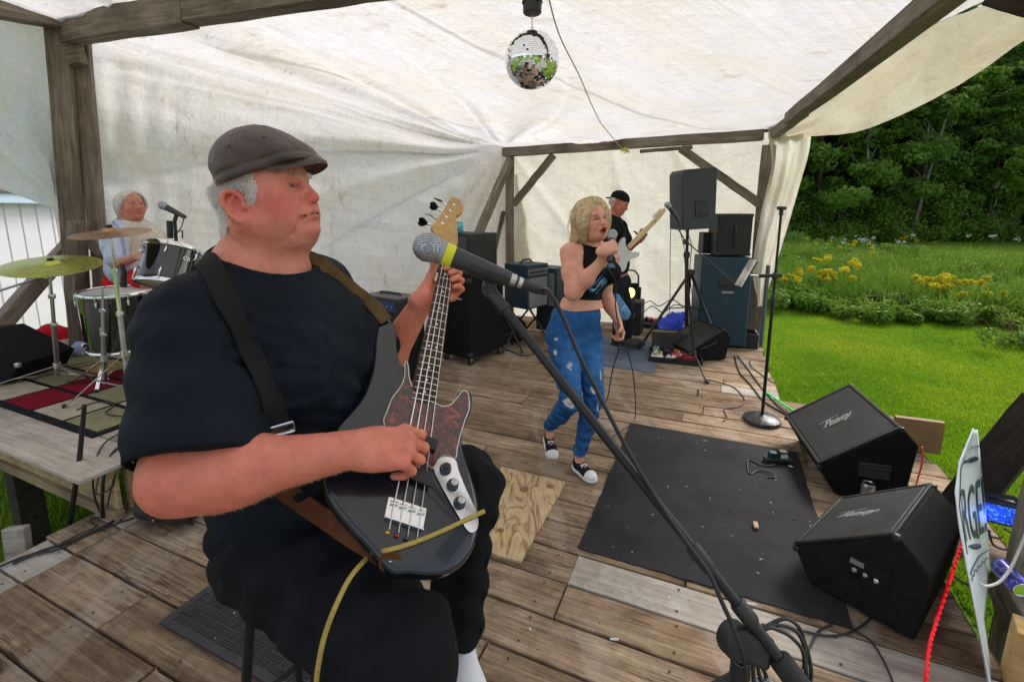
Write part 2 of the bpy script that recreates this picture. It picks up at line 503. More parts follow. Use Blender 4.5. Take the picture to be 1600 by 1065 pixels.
def tree(name,label,seed,height,mat,loc,spread=1.0,dens=1.0,group='trees at the edge of the woods'):
 r_=random.Random(seed)
 root=thing(name,label,'tree',loc,r_.uniform(0,6),group)
 tb=MB()
 pts=[Vector((0,0,-.3))];a=0
 for k in range(1,8):
  pts.append(Vector((pts[-1].x+r_.uniform(-.18,.18),pts[-1].y+r_.uniform(-.18,.18),height*.92*k/7)))
 tb.tube(pts,[.2*height/14*(1-.12*k)for k in range(8)],8)
 cl=[]
 nl=15
 for k in range(nl):
  f=.16+.8*k/nl
  i=min(6,int(f*7));base=pts[i].lerp(pts[i+1],f*7-i)
  an=k*2.4+r_.uniform(-.4,.4);L=height*(.25*(1-.62*f)+.04)*spread*r_.uniform(.75,1.25)
  tip=base+Vector((math.cos(an)*L,math.sin(an)*L,L*r_.uniform(.0,.5)))
  mid=base.lerp(tip,.5)+Vector((0,0,L*.12))
  tb.tube([base,mid,tip],[.05*height/14,.035*height/14,.012],5)
  for q in range(4):
   c=base.lerp(tip,.35+.22*q)+Vector((r_.gauss(0,.3),r_.gauss(0,.3),r_.gauss(0,.25)))
   cl.append((c.x,c.y,c.z,r_.uniform(.5,1.05)*height/14*(1.15-.4*f)))
 for q in range(6):
  c=pts[-1]+Vector((r_.gauss(0,.5),r_.gauss(0,.5),r_.uniform(-1.4,.6)))
  cl.append((c.x,c.y,c.z,r_.uniform(.45,.8)))
 tb.build('trunk',BARK,root,smooth=180)
 leafballs('crown',cl,mat,int(165*dens),.3,.62,kind=None,parent=root)
 return root
protos=[tree('leafy_tree','dark green leafy tree at the foot of the wooded hill',3,15,LEAF,(22,37,0)),tree('leafy_tree','fuller light green tree at the foot of the wooded hill',5,13,LEAF2,(26,36,0),1.2),tree('leafy_tree','tall narrow dark tree in the woods',9,18,LEAF,(30,40,0),.8,1.1),tree('leafy_tree','broad drooping green tree at the edge of the woods',14,11,LEAF2,(34,36,0),1.4,.9)]
labs=['dark green leafy tree at the foot of the wooded hill','fuller light green tree at the foot of the wooded hill','tall narrow dark tree in the woods','broad drooping green tree at the edge of the woods']
tr=random.Random(21)
first=[True]*4
for row,(Y0,dx)in enumerate(((35,3.3),(38.5,3.3),(43,3.6),(48,4.0),(55,4.5),(63,5.0))):
 x=12.0+row*1.2
 while x<47+row*5:
  k=[1,0,3,1,0,2][tr.randrange(6)]if row<2 else[0,2,0,2,1][tr.randrange(5)]
  if row==0 and tr.random()<.25:k=3
  yy=Y0+tr.uniform(-1.2,1.2)-.02*(x-20)
  if first[k]:
   o=protos[k];first[k]=False
  else:
   o=copy_tree(protos[k])
  o.location=(x,yy,gz(x,yy)-.1);o.rotation_euler.z=tr.uniform(0,6.28)
  sc_=tr.uniform(.85,1.25)*(1+.06*row);o.scale=(sc_,sc_,sc_*tr.uniform(.95,1.15))
  o['label']=labs[k];o['group']='trees at the edge of the woods'
  x+=dx*tr.uniform(.75,1.25)
und=[]
for _ in range(190):
 x=rng.uniform(14,46);y=33.6+rng.uniform(-.6,1.6);h_=rng.rand()**1.5
 und.append((x,y+h_,GZ+.3+3.6*h_,rng.uniform(.6,1.4)))
leafballs('understory',und,LEAF2,260,.2,.8,'dense low undergrowth along the foot of the woods','undergrowth')
for i,(pa,pb,Yd,lab)in enumerate((((1425,345),(1490,150),33.5,'bare grey dead trunk leaning right in front of the woods'),((1440,300),(1452,190),34,'thin bare grey trunk standing upright in the woods'),((1352,290),(1358,205),34,'short pale dead trunk at the left of the woods'),((1560,260),(1640,210),33,'spreading bare dead branches at the right of the woods'))):
 a=W(*pa,Yd);b_=W(*pb,Yd)
 root=thing('dead_tree',lab,'dead tree',a)
 m_=MB();d=b_-a
 m_.tube([Vector((0,0,-1.5)),d*.35+Vector((.1,0,.1)),d*.7,d],[.13,.1,.07,.03],7)
 m_.build('trunk',DEADW,root,smooth=180)
 bm_=MB()
 for k in range(6):
  f=.3+.11*k;p=d*f
  bm_.tube([p,p+Vector((tr.uniform(-1,1),tr.uniform(-.3,.3),tr.uniform(.4,1.2))),p+Vector((tr.uniform(-2,2),0,tr.uniform(.6,2)))],[.035,.025,.01],5)
 bm_.build('branch',DEADW,root,smooth=180)
c=G(1590,545,GZ)
bp=thing('brush_pile','low pile of green and reddish cut brush on the lawn','brush pile',c)
leafballs('foliage',[(rng.normal(.2,.35),rng.normal(0,.2),rng.uniform(.05,.3),.2)for _ in range(14)],LEAF2,90,.07,.8,kind=None,parent=bp)
RED_TWIG=M('reddish_twig',(.12,.035,.025),.8)
m_=MB()
for k in range(60):
 p=Vector((rng.normal(.2,.35),rng.normal(0,.2),0));q=p+Vector((rng.normal(0,.2),rng.normal(0,.15),rng.uniform(.15,.5)))
 m_.tube([p,q],[.008,.004],4)
m_.build('twigs',RED_TWIG,bp)
PALEW=wood_mat('pale_board',(.3,.27,.22),(.42,.39,.34),(.55,.52,.47))
for i,(a,b_,lab)in enumerate((((1472,491),(1520,495),'pale loose board lying flat on the far lawn, left one'),((1495,498),(1540,497),'pale loose board on the far lawn, middle one of three'),((1520,497),(1550,489),'pale loose board on the far lawn, tipped up at right'))):
 p,q=G(a[0],a[1],GZ+.05),G(b_[0],b_[1],GZ+.05)
 if i==2:q.z+=.12
 o=MB().bar((0,0,0),q-p,.13,.035).build('loose_board',PALEW,smooth=0,loc=p)
 tag(o,lab,'board','loose boards on the lawn')
p=G(1385,456,-.2);o=MB().bar((-.5,0,0),(.5,.1,.05),.16,.12).build('weathered_log',BARK,loc=(p.x,p.y,-.35));tag(o,'brown weathered log lying among the meadow weeds','log')
SIDING=M('white_vinyl_siding',(.68,.66,.70),.5,var=.05,vs=2,bump=.05)
SHINGLE=M('roof_shingle',(.10,.085,.085),.9,var=.4,vs=25,bump=.5)
FASCIA=M('blue_white_fascia',(.45,.58,.70),.5,var=.05,bump=.02)
shed=thing('white_shed','white shed with vertical siding and dark shingle roof behind the drum riser','shed',(0,0,0))
wa=W(-260,640,5.6);wb=W(150,520,8.2)
wa.z=wb.z=GZ
wb2=wa+(wb-wa)*1.25
dv=(wb2-wa).normalized();nv=Vector((dv.y,-dv.x,0))
top=1.56+(W(60,312,6.9).z-1.56)
MB().prism([(0,0),((wb2-wa).length,0),((wb2-wa).length,top-GZ),(0,top-GZ)],wa,dv,(0,0,1),.12).build('wall',SIDING,shed,smooth=0)
L_=(wb2-wa).length
k=0
sdm=MB().bar((0,0,0),(0,0,top-GZ-.01),.17,.012,upv=(1,0,0))
me0=None
while k*.19<L_:
 p=wa+dv*(k*.19+.09)+nv*.007
 if me0 is None:
  o=sdm.build('siding_panel',SIDING,shed,smooth=0,bevel=.003);me0=o
 else:
  o=me0.copy();link(o,shed)
 o.location=p;o.rotation_euler=(0,0,math.atan2(dv.y,dv.x)+math.pi/2)
 k+=1
MB().bar(wa+Vector((0,0,top-GZ+.05))+nv*.16,wb2+Vector((0,0,top-GZ+.05))+nv*.16,.03,.17).build('fascia',FASCIA,shed,smooth=0)
MB().bar(wa+Vector((0,0,top-GZ-.04))+nv*.08,wb2+Vector((0,0,top-GZ-.04))+nv*.08,.18,.012).build('soffit',FASCIA,shed,smooth=0)
rp0=wa+nv*.2+Vector((0,0,top-GZ+.14));rr=-nv*2.4+Vector((0,0,1.1))
for k in range(14):
 a=rp0+rr*(k/14);b_=rp0+rr*((k+1.12)/14)
 MB().add([a,a+dv*L_,b_+dv*L_+Vector((0,0,-.015)),b_+Vector((0,0,-.015)),a-Vector((0,0,.03)),a+dv*L_-Vector((0,0,.03)),b_+dv*L_-Vector((0,0,.05)),b_-Vector((0,0,.05))],[(0,1,2,3),(4,7,6,5),(0,4,5,1),(1,5,6,2),(2,6,7,3),(3,7,4,0)]).build('shingle_course',SHINGLE,shed,smooth=0)
def deck_mat(name='deck_board'):
 m,nt,ns,ln,b=new_mat(name)
 v=coords(nt,(1.0,20,20));vb=coords(nt,(1,1,1));vm=coords(nt,(1.6,3.2,3))
 g=noise_tex(nt,v,2.0,9,.68,.9);g2=noise_tex(nt,v,6,7,.72,.3);fine=noise_tex(nt,vb,9,10,.75)
 rp=ramp(nt,[(.26,(.12,.078,.048)),(.44,(.27,.195,.130)),(.60,(.39,.300,.210)),(.78,(.50,.415,.315))]);ln.new(g,rp.inputs[0])
 cr=ramp(nt,[(.33,(.22,.19,.17)),(.42,(1,1,1))]);ln.new(g2,cr.inputs[0])
 c=mixc(nt,.75,rp.outputs[0],cr.outputs[0],'MULTIPLY')
 rf=ramp(nt,[(.3,(.62,.6,.58)),(.7,(1.28,1.26,1.22))]);ln.new(fine,rf.inputs[0])
 c=mixc(nt,.85,c,rf.outputs[0],'MULTIPLY')
 bl=noise_tex(nt,vm,1.7,8,.7,.5);rb=ramp(nt,[(.36,(.50,.46,.44)),(.56,(1,1,1))]);ln.new(bl,rb.inputs[0])
 c=mixc(nt,.75,c,rb.outputs[0],'MULTIPLY')
 oi=ns.new('ShaderNodeObjectInfo');ro=ramp(nt,[(0,(.72,.66,.60)),(.5,(1,.98,.95)),(1,(1.22,1.2,1.2))]);ln.new(oi.outputs['Random'],ro.inputs[0])
 c=mixc(nt,.8,c,ro.outputs[0],'MULTIPLY')
 ge=ns.new('ShaderNodeNewGeometry');mp=ns.new('ShaderNodeMapping');mp.vector_type='POINT'
 mp.inputs['Rotation'].default_value=(0,0,-STROT);mp.inputs['Scale'].default_value=(2.6,.45,1)
 ln.new(ge.outputs['Position'],mp.inputs['Vector'])
 wn_=noise_tex(nt,mp.outputs[0],1.15,4,.6,.15);mp2=ns.new('ShaderNodeMapping');ln.new(ge.outputs['Position'],mp2.inputs['Vector'])
 wf_=noise_tex(nt,mp2.outputs[0],14,9,.8)
 rw=ramp(nt,[(.54,(0,0,0)),(.57,(1,1,1))]);ln.new(wn_,rw.inputs[0])
 rv=ramp(nt,[(.30,(0,0,0)),(.62,(1,1,1))]);ln.new(wf_,rv.inputs[0])
 mk=ns.new('ShaderNodeMath');mk.operation='MULTIPLY';ln.new(rw.outputs[0],mk.inputs[0]);ln.new(rv.outputs[0],mk.inputs[1])
 mk2=ns.new('ShaderNodeMath');mk2.operation='MULTIPLY';mk2.inputs[1].default_value=.27;ln.new(mk.outputs[0],mk2.inputs[0])
 c=mixc(nt,mk2.outputs[0],c,(.50,.46,.42))
 vk=nd(nt,'ShaderNodeTexVoronoi');vk.inputs['Scale'].default_value=1.0;mk_=coords(nt,(1.5,4.2,4.2));dk_=noise_tex(nt,vb,11,3)
 av=ns.new('ShaderNodeVectorMath');av.operation='MULTIPLY_ADD';av.inputs[1].default_value=(.22,.22,.22);ln.new(dk_,av.inputs[0]);ln.new(mk_,av.inputs[2]);ln.new(av.outputs[0],vk.inputs['Vector'])
 rk=ramp(nt,[(.0,(1,1,1)),(.055,(.8,.8,.8)),(.085,(.15,.15,.15)),(.13,(.55,.55,.55)),(.19,(0,0,0))]);ln.new(vk.outputs['Distance'],rk.inputs[0])
 c=mixc(nt,rk.outputs[0],c,(.075,.045,.028))
 ck=noise_tex(nt,coords(nt,(.9,34,34)),1.6,6,.6,.25);rc=ramp(nt,[(.488,(0,0,0)),(.499,(1,1,1)),(.510,(0,0,0))]);ln.new(ck,rc.inputs[0])
 cm=noise_tex(nt,vb,2.6,2);rm_=ramp(nt,[(.50,(0,0,0)),(.58,(1,1,1))]);ln.new(cm,rm_.inputs[0])
 cmm=ns.new('ShaderNodeMath');cmm.operation='MULTIPLY';ln.new(rc.outputs[0],cmm.inputs[0]);ln.new(rm_.outputs[0],cmm.inputs[1])
 c=mixc(nt,cmm.outputs[0],c,(.035,.024,.017))
 ln.new(c,b.inputs['Base Color']);b.inputs['Roughness'].default_value=.88;b.inputs['Specular IOR Level'].default_value=.15
 ad=ns.new('ShaderNodeMath');ad.operation='SUBTRACT';ln.new(g2,ad.inputs[0]);ln.new(cmm.outputs[0],ad.inputs[1])
 add_bump(nt,b,ad.outputs[0],.8,.006)
 return m
DECK=deck_mat()
BLEACH=wood_mat('bleached_board',(.27,.235,.20),(.41,.37,.325),(.52,.48,.43),(.56,.54,.51),.5)
BARN=wood_mat('old_barn_timber',(.10,.08,.06),(.21,.175,.14),(.33,.29,.24))
BARNZ=wood_mat('old_barn_post',(.10,.08,.06),(.21,.175,.14),(.33,.29,.24),axis='Z')
DARKW=wood_mat('dark_timber',(.02,.017,.014),(.045,.038,.03),(.08,.07,.06))
LUMBER=wood_mat('new_lumber',(.42,.25,.09),(.55,.35,.14),(.63,.44,.21))
deck=thing('stage_floor',None,None,(0,0,0),kind='structure')
dr=random.Random(4)
def plank(s0,s1,t0,t1,mat,z=0.0,th=.038):
 L,w_=s1-s0,t1-t0
 n=6
 m_=MB()
 rows=[]
 for i in range(n+1):
  f=i/n;x=-L/2+L*f+(0 if 0<i<n else dr.uniform(-.004,.004))
  wz=dr.uniform(-.0016,.0016)
  rows.append([(x,-w_/2+dr.uniform(0,.003),wz),(x,0,wz-.0015),(x,w_/2-dr.uniform(0,.003),wz),(x,w_/2,wz-th),(x,-w_/2,wz-th)])
 vs=[Vector(q)for r_ in rows for q in r_];fs=[]
 for i in range(n):
  for j in range(5):
   fs.append((i*5+j,(i+1)*5+j,(i+1)*5+(j+1)%5,i*5+(j+1)%5))
 fs.append((4,3,2,1,0));fs.append(tuple(n*5+j for j in range(5)))
 m_.add(vs,[f[::-1]for f in fs[:-2]]+[f[::-1]for f in fs[-2:]])
 c_=S((s0+s1)/2,(t0+t1)/2,z+dr.uniform(-.003,.003))
 o=m_.build('plank',mat,deck,smooth=25,bevel=.004,seg=2,loc=c_,rot=(dr.uniform(-.004,.004),0,STROT))
 return o
pitch=.1855;tt=-.15;row=0
t_edges=[]
while tt<7.3:
 t_edges.append(tt);tt+=pitch
off=4.83-min(t_edges,key=lambda q:abs(q-4.83))
t_edges=[q+off for q in t_edges]
for i,t0 in enumerate(t_edges[:-1]):
 t1=t0+pitch-.007
 send=3.37 if t1<2.05 else(4.17 if t1<3.75 else 3.80)
 send+=dr.uniform(-.03,.03)
 cuts=[]
 if t0>3.5:cuts.append(.2)
 if 5.35<t0<5.5:cuts.append(.76)
 elif 4.6<t0<4.8:cuts.append(2.33)
 elif 4.4<t0<4.6:cuts.append(2.33)
 elif 1.6<t0<1.8:cuts.append(2.95)
 elif 2.5<t0<2.65:cuts.append(2.66)
 else:cuts.append(dr.choice([dr.uniform(.9,1.5),dr.uniform(1.7,2.2),dr.uniform(2.6,3.1)]))
 if send>4 and dr.random()<.5:cuts.append(3.42)
 cuts=sorted(cuts)
 s0=-.06+dr.uniform(-.03,.02)
 for c_ in cuts+[send]:
  blm=BLEACH if(c_==.2 and dr.random()<.7)or(4.4<t0<4.6 and c_>3)or(t0<2.2 and s0>2.9 and dr.random()<.5)else DECK
  if c_-s0>.06:plank(s0,c_-.005,t0,t1,blm)
  s0=c_
m_=MB()
for i,t0 in enumerate(t_edges[:-1]):
 for k in range(8):
  for q in(.035,.145):
   m_.lathe([(.0055,0),(.0045,.0010),(.0001,.0012)],7,c=tuple(S(.12+.53*k+dr.uniform(-.012,.012),t0+q+dr.uniform(-.01,.01),.0035+dr.uniform(-.001,.001))))if(k<7 or 2.1<t0<3.7)else None
o=m_.build('nail_heads',M('rusty_nail',(.05,.035,.028),.6,.4),deck,smooth=30);o['kind']='stuff'
JO=BARN
for k in range(7):
 s_=.0+k*.53
 MB().bar(S(s_,-.1,-.10),S(s_,7.2,-.10),.05,.13).build('joist',JO,deck,smooth=0)
for t0 in(0.0,2.2,4.4,6.6):
 for s_ in(.1,1.8,3.3):
  MB().box((0,0,0),(.14,.14,.5)).build('support_post',BARNZ,deck,smooth=0,loc=S(s_,t0,-.41),rot=(0,0,STROT))
MB().bar(S(3.85,2.1,-.10),S(3.85,3.7,-.10),.05,.13).build('joist',JO,deck,smooth=0)
def osb_mat():
 m,nt,ns,ln,b=new_mat('osb_board')
 v=coords(nt,(1,1,1));vo=nd(nt,'ShaderNodeTexVoronoi');vo.inputs['Scale'].default_value=26;vo.inputs['Randomness'].default_value=1
 mp=ns.new('ShaderNodeMapping');mp.inputs['Scale'].default_value=(1,1,1.8);ln.new(v,mp.inputs['Vector'])
 dn=noise_tex(nt,mp.outputs[0],7,3);
 mv=ns.new('ShaderNodeVectorMath');mv.operation='ADD';ln.new(mp.outputs[0],mv.inputs[0]);ln.new(dn,mv.inputs[1]);ln.new(mv.outputs[0],vo.inputs['Vector'])
 rp=ramp(nt,[(.1,(.30,.18,.08)),(.45,(.44,.30,.15)),(.8,(.55,.42,.24))]);ln.new(vo.outputs['Color'],rp.inputs[0])
 n2=noise_tex(nt,v,5,6,.7);r2=ramp(nt,[(.35,(.55,.5,.45)),(.6,(1.1,1.1,1.1))]);ln.new(n2,r2.inputs[0])
 c=mixc(nt,.8,rp.outputs[0],r2.outputs[0],'MULTIPLY')
 ln.new(c,b.inputs['Base Color']);b.inputs['Roughness'].default_value=.75
 add_bump(nt,b,vo.outputs['Distance'],.4,.004)
 return m
OSB=osb_mat()
RZ=.31
riser=thing('drum_riser','low plywood drum riser with a raw strand board front over the grass','riser',S(-1.2,5.15,0),STROT)
def rloc(s_,t_,z):
 return Vector((s_+1.2,-(t_-5.15),z))
for i,(a,b_)in enumerate(((-2.75,-1.55),(-1.54,-.32),(-.31,.10))):
 MB().box((0,0,0),(b_-a,.02,.20)).build('front_board',OSB,riser,smooth=0,bevel=.002,loc=rloc((a+b_)/2,5.15,.155))
MB().box((0,0,0),(2.87,.04,.045)).build('front_rail',LUMBER if False else wood_mat('aged_lumber',(.27,.19,.11),(.38,.28,.17),(.46,.36,.24)),riser,smooth=0,bevel=.003,loc=rloc(-1.325,5.155,.278))
MB().box((0,0,0),(2.87,.045,.05)).build('bottom_rail',bpy.data.materials['aged_lumber'],riser,smooth=0,bevel=.003,loc=rloc(-1.325,5.16,.027))
k=0
for t0 in np.arange(2.9,5.1,.30):
 MB().box((0,0,0),(2.93,.292,.02)).build('floor_board',BLEACH,riser,smooth=0,bevel=.003,loc=rloc(-1.325,t0+.165,RZ-.01+dr.uniform(-.001,.001)))
MB().box((0,0,0),(.04,2.2,.27)).build('side_board',OSB,riser,smooth=0,loc=rloc(.08,4.0,.15))
MB().box((0,0,0),(.04,2.2,.27)).build('side_board',OSB,riser,smooth=0,loc=rloc(-2.73,4.0,.15))
for(s_,t_)in((-1.25,5.05),(-2.6,5.05),(-2.6,3.1),(-.3,3.8),(-1.4,3.6)):
 MB().box((0,0,0),(.13,.13,.63)).build('support_post',DARKW,riser,smooth=0,bevel=.004,loc=rloc(s_,t_,-.32))
o=MB().box((0,0,0),(.10,.04,.26)).build('wood_offcut',BLEACH,bevel=.004);tag(o,'short grey board offcut standing at the corner of the stage floor','board')
o.location=G(28,845,0)+Vector((-.03,.02,-.08));o.rotation_euler=(R(-8),R(-4),STROT+.5)
RUGC={'r':(.20,.006,.018),'m':(.36,.24,.085),'c':(.42,.36,.27),'o':(.23,.22,.12),'k':(.012,.012,.014)}
RUGM={k:M('rug_pile_'+n_,RUGC[k],.95,var=.2,vs=20,bump=.7,bs=300,spec=.1)for k,n_ in(('r','red'),('m','mustard'),('c','cream'),('o','olive'),('k','black'))}
rug=thing('checked_rug','rug of red, mustard, cream and olive blocks with black lines under the drums','rug',S(-1.46,4.19,RZ),STROT)
MB().box((0,0,.004),(2.3,1.72,.008)).build('backing',RUGM['k'],rug,smooth=0)
seq=['rmcrco','mcoroc','comrcm','rcmcor','ocrmcr','cmocrm']
nx_,ny_=6,6
for j in range(ny_):
 for i in range(nx_):
  w_,h_=2.24/nx_,1.66/ny_
  x0=-1.12+i*w_;y0=-.83+j*h_
  MB().box((0,0,0),(w_-.035,h_-.035,.006)).build('rug_block',RUGM[seq[j][i]],rug,smooth=0,bevel=.002,loc=(x0+w_/2,y0+h_/2,.0105))
frame=thing('timber_frame','weathered grey timber frame of posts, beams and braces holding up the tarps','timber frame',S(0,0,0))
fo=S(0,0,0)
def timber(name,a,b_,w_,h_=None,mat=None,roll=0,bev=.006):
 a=Vector(a);b_=Vector(b_);L=(b_-a).length;h_=h_ or w_
 m_=MB();n=9;rows=[]
 rr_=random.Random(int(L*1000))
 for i in range(n+1):
  x=L*i/n;dx,dy=rr_.uniform(-.004,.004),rr_.uniform(-.004,.004);k_=1+rr_.uniform(-.03,.03)
  rows.append([(x,(-w_/2)*k_+dx,-h_/2+dy),(x,w_/2*k_+dx,-h_/2+dy),(x,w_/2*k_+dx,h_/2+dy),(x,-w_/2*k_+dx,h_/2+dy)])
 vs=[q for r_ in rows for q in r_];fs=[]
 for i in range(n):
  for j in range(4):fs.append((i*4+j,i*4+(j+1)%4,(i+1)*4+(j+1)%4,(i+1)*4+j))
 fs=[f[::-1]for f in fs]+[(0,1,2,3),(n*4+3,n*4+2,n*4+1,n*4)]
 m_.add(vs,fs)
 o=m_.build(name,mat or BARN,frame,smooth=20,bevel=bev,seg=2)
 o.rotation_euler=(b_-a).to_track_quat('X','Z').to_euler();o.location=a-fo
 return o
Hb=2.40
P1b,P1t=Vector((2.97,5.59,-.6)),Vector((2.99,5.62,2.33))
P2b,P2t=Vector((-.03,6.93,-.6)),Vector((-.03,6.93,2.33))
timber('back_beam',P2t+Vector((-.09,.03,.06)),P1t+Vector((-.07,.03,.10)),.12,.12)
timber('back_beam_splice',P2t.lerp(P1t,.55)+Vector((0,-.04,-.02)),P2t.lerp(P1t,.74)+Vector((0,-.04,0)),.06,.04)
timber('corner_post',P1b,P1t+Vector((0,0,-.02)),.16,.15)
timber('corner_post',P2b,P2t,.12,.12)
timber('knee_brace',P2b.lerp(P2t,.77)+Vector((.05,.0,.0)),P2t.lerp(P1t,.20)+Vector((0,0,-.01)),.08,.09)
timber('knee_brace',P2t.lerp(P1t,.70)+Vector((0,-.03,-.01)),P1b.lerp(P1t,.77)+Vector((-.06,-.05,-.03)),.09,.10)
timber('long_brace',W(797,250,6.80),W(745,372,6.2),.09,.10)
timber('short_brace',W(787,330,6.95),W(770,400,6.9),.05,.06)
R0=P1t+Vector((0,-.08,.10));R1=Vector((1.70,2.035,2.39))+Vector((.01,0,.0));
Rm=R0.lerp(R1,.38)+Vector((.0,0,.0))
timber('side_plate',R0+(R0-R1)*.03,Rm+Vector((0,0,.0)),.09,.10)
timber('side_plate',Rm+Vector((.03,.25,-.03)),R1+(R1-Rm)*.9,.10,.10)
P3b,P3t=Vector((-3.87,4.22,.31)),Vector((-3.81,4.32,3.0))
e_=Vector((.9158,-.4016,0))
L0=W(90,90,4.30);L1=W(128,500,4.25)
timber('side_post',W(130,560,4.22),W(90,34,4.30),.13,.15)
timber('side_post',W(170,560,4.36),W(124,22,4.42),.085,.12)
timber('post_block',W(104,88,4.30),W(128,84,4.30),.09,.17)
timber('post_block',W(140,375,4.28),W(166,395,4.28),.10,.10)
timber('post_block',W(120,470,4.16),W(122,345,4.18),.16,.08)
timber('post_block',W(160,470,4.3),W(160,415,4.3),.10,.10)
X0=W(104,48,4.30);X1=W(480,-13,3.06);X0.z=W(118,42,4.2).z
xd=(X1-X0)
timber('cross_beam',X0-xd*.03,X0+xd*.60,.13,.20)
timber('cross_beam',X0+xd*.602,X0+xd*1.30,.13,.17)
timber('cross_beam',X0+xd*1.302,X0+xd*2.45,.13,.17)
timber('left_plate',W(-120,-10,3.55),W(104,33,4.30),.13,.14)
timber('diagonal_brace',W(-40,555,3.6),W(118,372,4.40),.10,.12)
PR=G(1592,935,0)
timber('front_post',PR+Vector((.035,0,-.62)),PR+Vector((.10,.02,2.55)),.13,.13)
timber('diagonal_brace',W(1455,845,2.22),W(1640,625,1.95),.13,.16,DARKW)
timber('front_beam',W(1556,-8,2.0),W(1700,25,1.75),.09,.09,DARKW)
timber('bearer',G(1585,905,.02),G(1640,1010,-.02),.16,.16)
LUM2=LUMBER
o=MB().box((0,0,0),(.14,.09,.26)).build('board_offcut',LUM2,bevel=.003);p=W(1622,1040,1.30);o.location=p;o.rotation_euler=(R(4),0,R(-38));tag(o,'short yellow new lumber block beside the lawn sign','lumber')
o=MB().box((0,0,0),(.26,.04,.22)).build('board_offcut',M('brown_board',(.22,.12,.05),.7,bump=.1),bevel=.002);o.location=S(4.10,2.63,.11);o.rotation_euler=(0,0,STROT+.05);tag(o,'plain brown board standing on edge behind the tilted stage monitors','board')
def tarp_mat(name,base,warm,trans=.5,stain=.5,weave=1.0,seams=True):
 m,nt,ns,ln,b=new_mat(name)
 uv=ns.new('ShaderNodeTexCoord').outputs['UV']
 def mp(scale,rot=0):
  n=ns.new('ShaderNodeMapping');n.inputs['Scale'].default_value=scale;n.inputs['Rotation'].default_value=(0,0,rot);ln.new(uv,n.inputs['Vector']);return n.outputs[0]
 n1=noise_tex(nt,mp((1,1,1)),1.1,6,.65,.4)
 r1=ramp(nt,[(.38,base),(.66,warm)]);ln.new(n1,r1.inputs[0])
 st=noise_tex(nt,mp((30,.8,1)),1.0,7,.7,.2);r2=ramp(nt,[(.3,(.88,.88,.90)),(.6,(1.02,1.02,1.02))]);ln.new(st,r2.inputs[0])
 c=mixc(nt,.9*weave,r1.outputs[0],r2.outputs[0],'MULTIPLY')
 cz=noise_tex(nt,mp((3,9,1),.4),2.2,10,.8,1.2);r3=ramp(nt,[(.47,(1,1,1)),(.5,(.70,.67,.62)),(.53,(1,1,1))]);ln.new(cz,r3.inputs[0])
 c=mixc(nt,.6,c,r3.outputs[0],'MULTIPLY')
 s1=noise_tex(nt,mp((1.3,3.5,1)),2.4,9,.75,1.0);r4=ramp(nt,[(.55,(0,0,0)),(.72,(1,1,1))]);ln.new(s1,r4.inputs[0])
 s2=noise_tex(nt,mp((1,1,1)),1.2,3);r5=ramp(nt,[(.40,(0,0,0)),(.6,(1,1,1))]);ln.new(s2,r5.inputs[0])
 mm=ns.new('ShaderNodeMath');mm.operation='MULTIPLY';ln.new(r4.outputs[0],mm.inputs[0]);ln.new(r5.outputs[0],mm.inputs[1])
 m2=ns.new('ShaderNodeMath');m2.operation='MULTIPLY';m2.inputs[1].default_value=stain;ln.new(mm.outputs[0],m2.inputs[0])
 c=mixc(nt,m2.outputs[0],c,(.40,.27,.13))
 sp_=noise_tex(nt,mp((1,1,1)),38,2,.5);r6=ramp(nt,[(.70,(0,0,0)),(.74,(1,1,1))]);ln.new(sp_,r6.inputs[0])
 m3=ns.new('ShaderNodeMath');m3.operation='MULTIPLY';m3.inputs[1].default_value=.35;ln.new(r6.outputs[0],m3.inputs[0])
 c=mixc(nt,m3.outputs[0],c,(.34,.27,.19))
 ln.new(c,b.inputs['Base Color']);b.inputs['Roughness'].default_value=.55;b.inputs['Specular IOR Level'].default_value=.2
 tr_=ns.new('ShaderNodeBsdfTranslucent');ln.new(c,tr_.inputs['Color'])
 mx=ns.new('ShaderNodeMixShader');mx.inputs[0].default_value=trans
 if seams:
  sx=ns.new('ShaderNodeSeparateXYZ');ln.new(uv,sx.inputs[0])
  tot=None
  for x0,w_ in((1.12,.022),(3.02,.03),(-1.2,.02)):
   a=ns.new('ShaderNodeMath');a.operation='SUBTRACT';a.inputs[1].default_value=x0;ln.new(sx.outputs[0],a.inputs[0])
   ab=ns.new('ShaderNodeMath');ab.operation='ABSOLUTE';ln.new(a.outputs[0],ab.inputs[0])
   lt=ns.new('ShaderNodeMath');lt.operation='LESS_THAN';lt.inputs[1].default_value=w_;ln.new(ab.outputs[0],lt.inputs[0])
   if tot is None:tot=lt.outputs[0]
   else:
    s_=ns.new('ShaderNodeMath');s_.operation='ADD';ln.new(tot,s_.inputs[0]);ln.new(lt.outputs[0],s_.inputs[1]);tot=s_.outputs[0]
  q=ns.new('ShaderNodeMath');q.operation='MULTIPLY_ADD';q.inputs[1].default_value=-.16;q.inputs[2].default_value=trans;ln.new(tot,q.inputs[0]);ln.new(q.outputs[0],mx.inputs[0])
 ln.new(b.outputs[0],mx.inputs[1]);ln.new(tr_.outputs[0],mx.inputs[2])
 ln.new(mx.outputs[0],ns.get('Material Output').inputs['Surface'])
 bn=noise_tex(nt,mp((2,6,1),.5),3,9,.7,1.0)
 bm=ns.new('ShaderNodeBump');bm.inputs['Strength'].default_value=.35;bm.inputs['Distance'].default_value=.03;ln.new(bn,bm.inputs['Height'])
 ln.new(bm.outputs[0],b.inputs['Normal']);ln.new(bm.outputs[0],tr_.inputs['Normal'])
 return m
TARP=tarp_mat('white_tarp',(.80,.79,.80),(.80,.75,.67),.53,1.0)
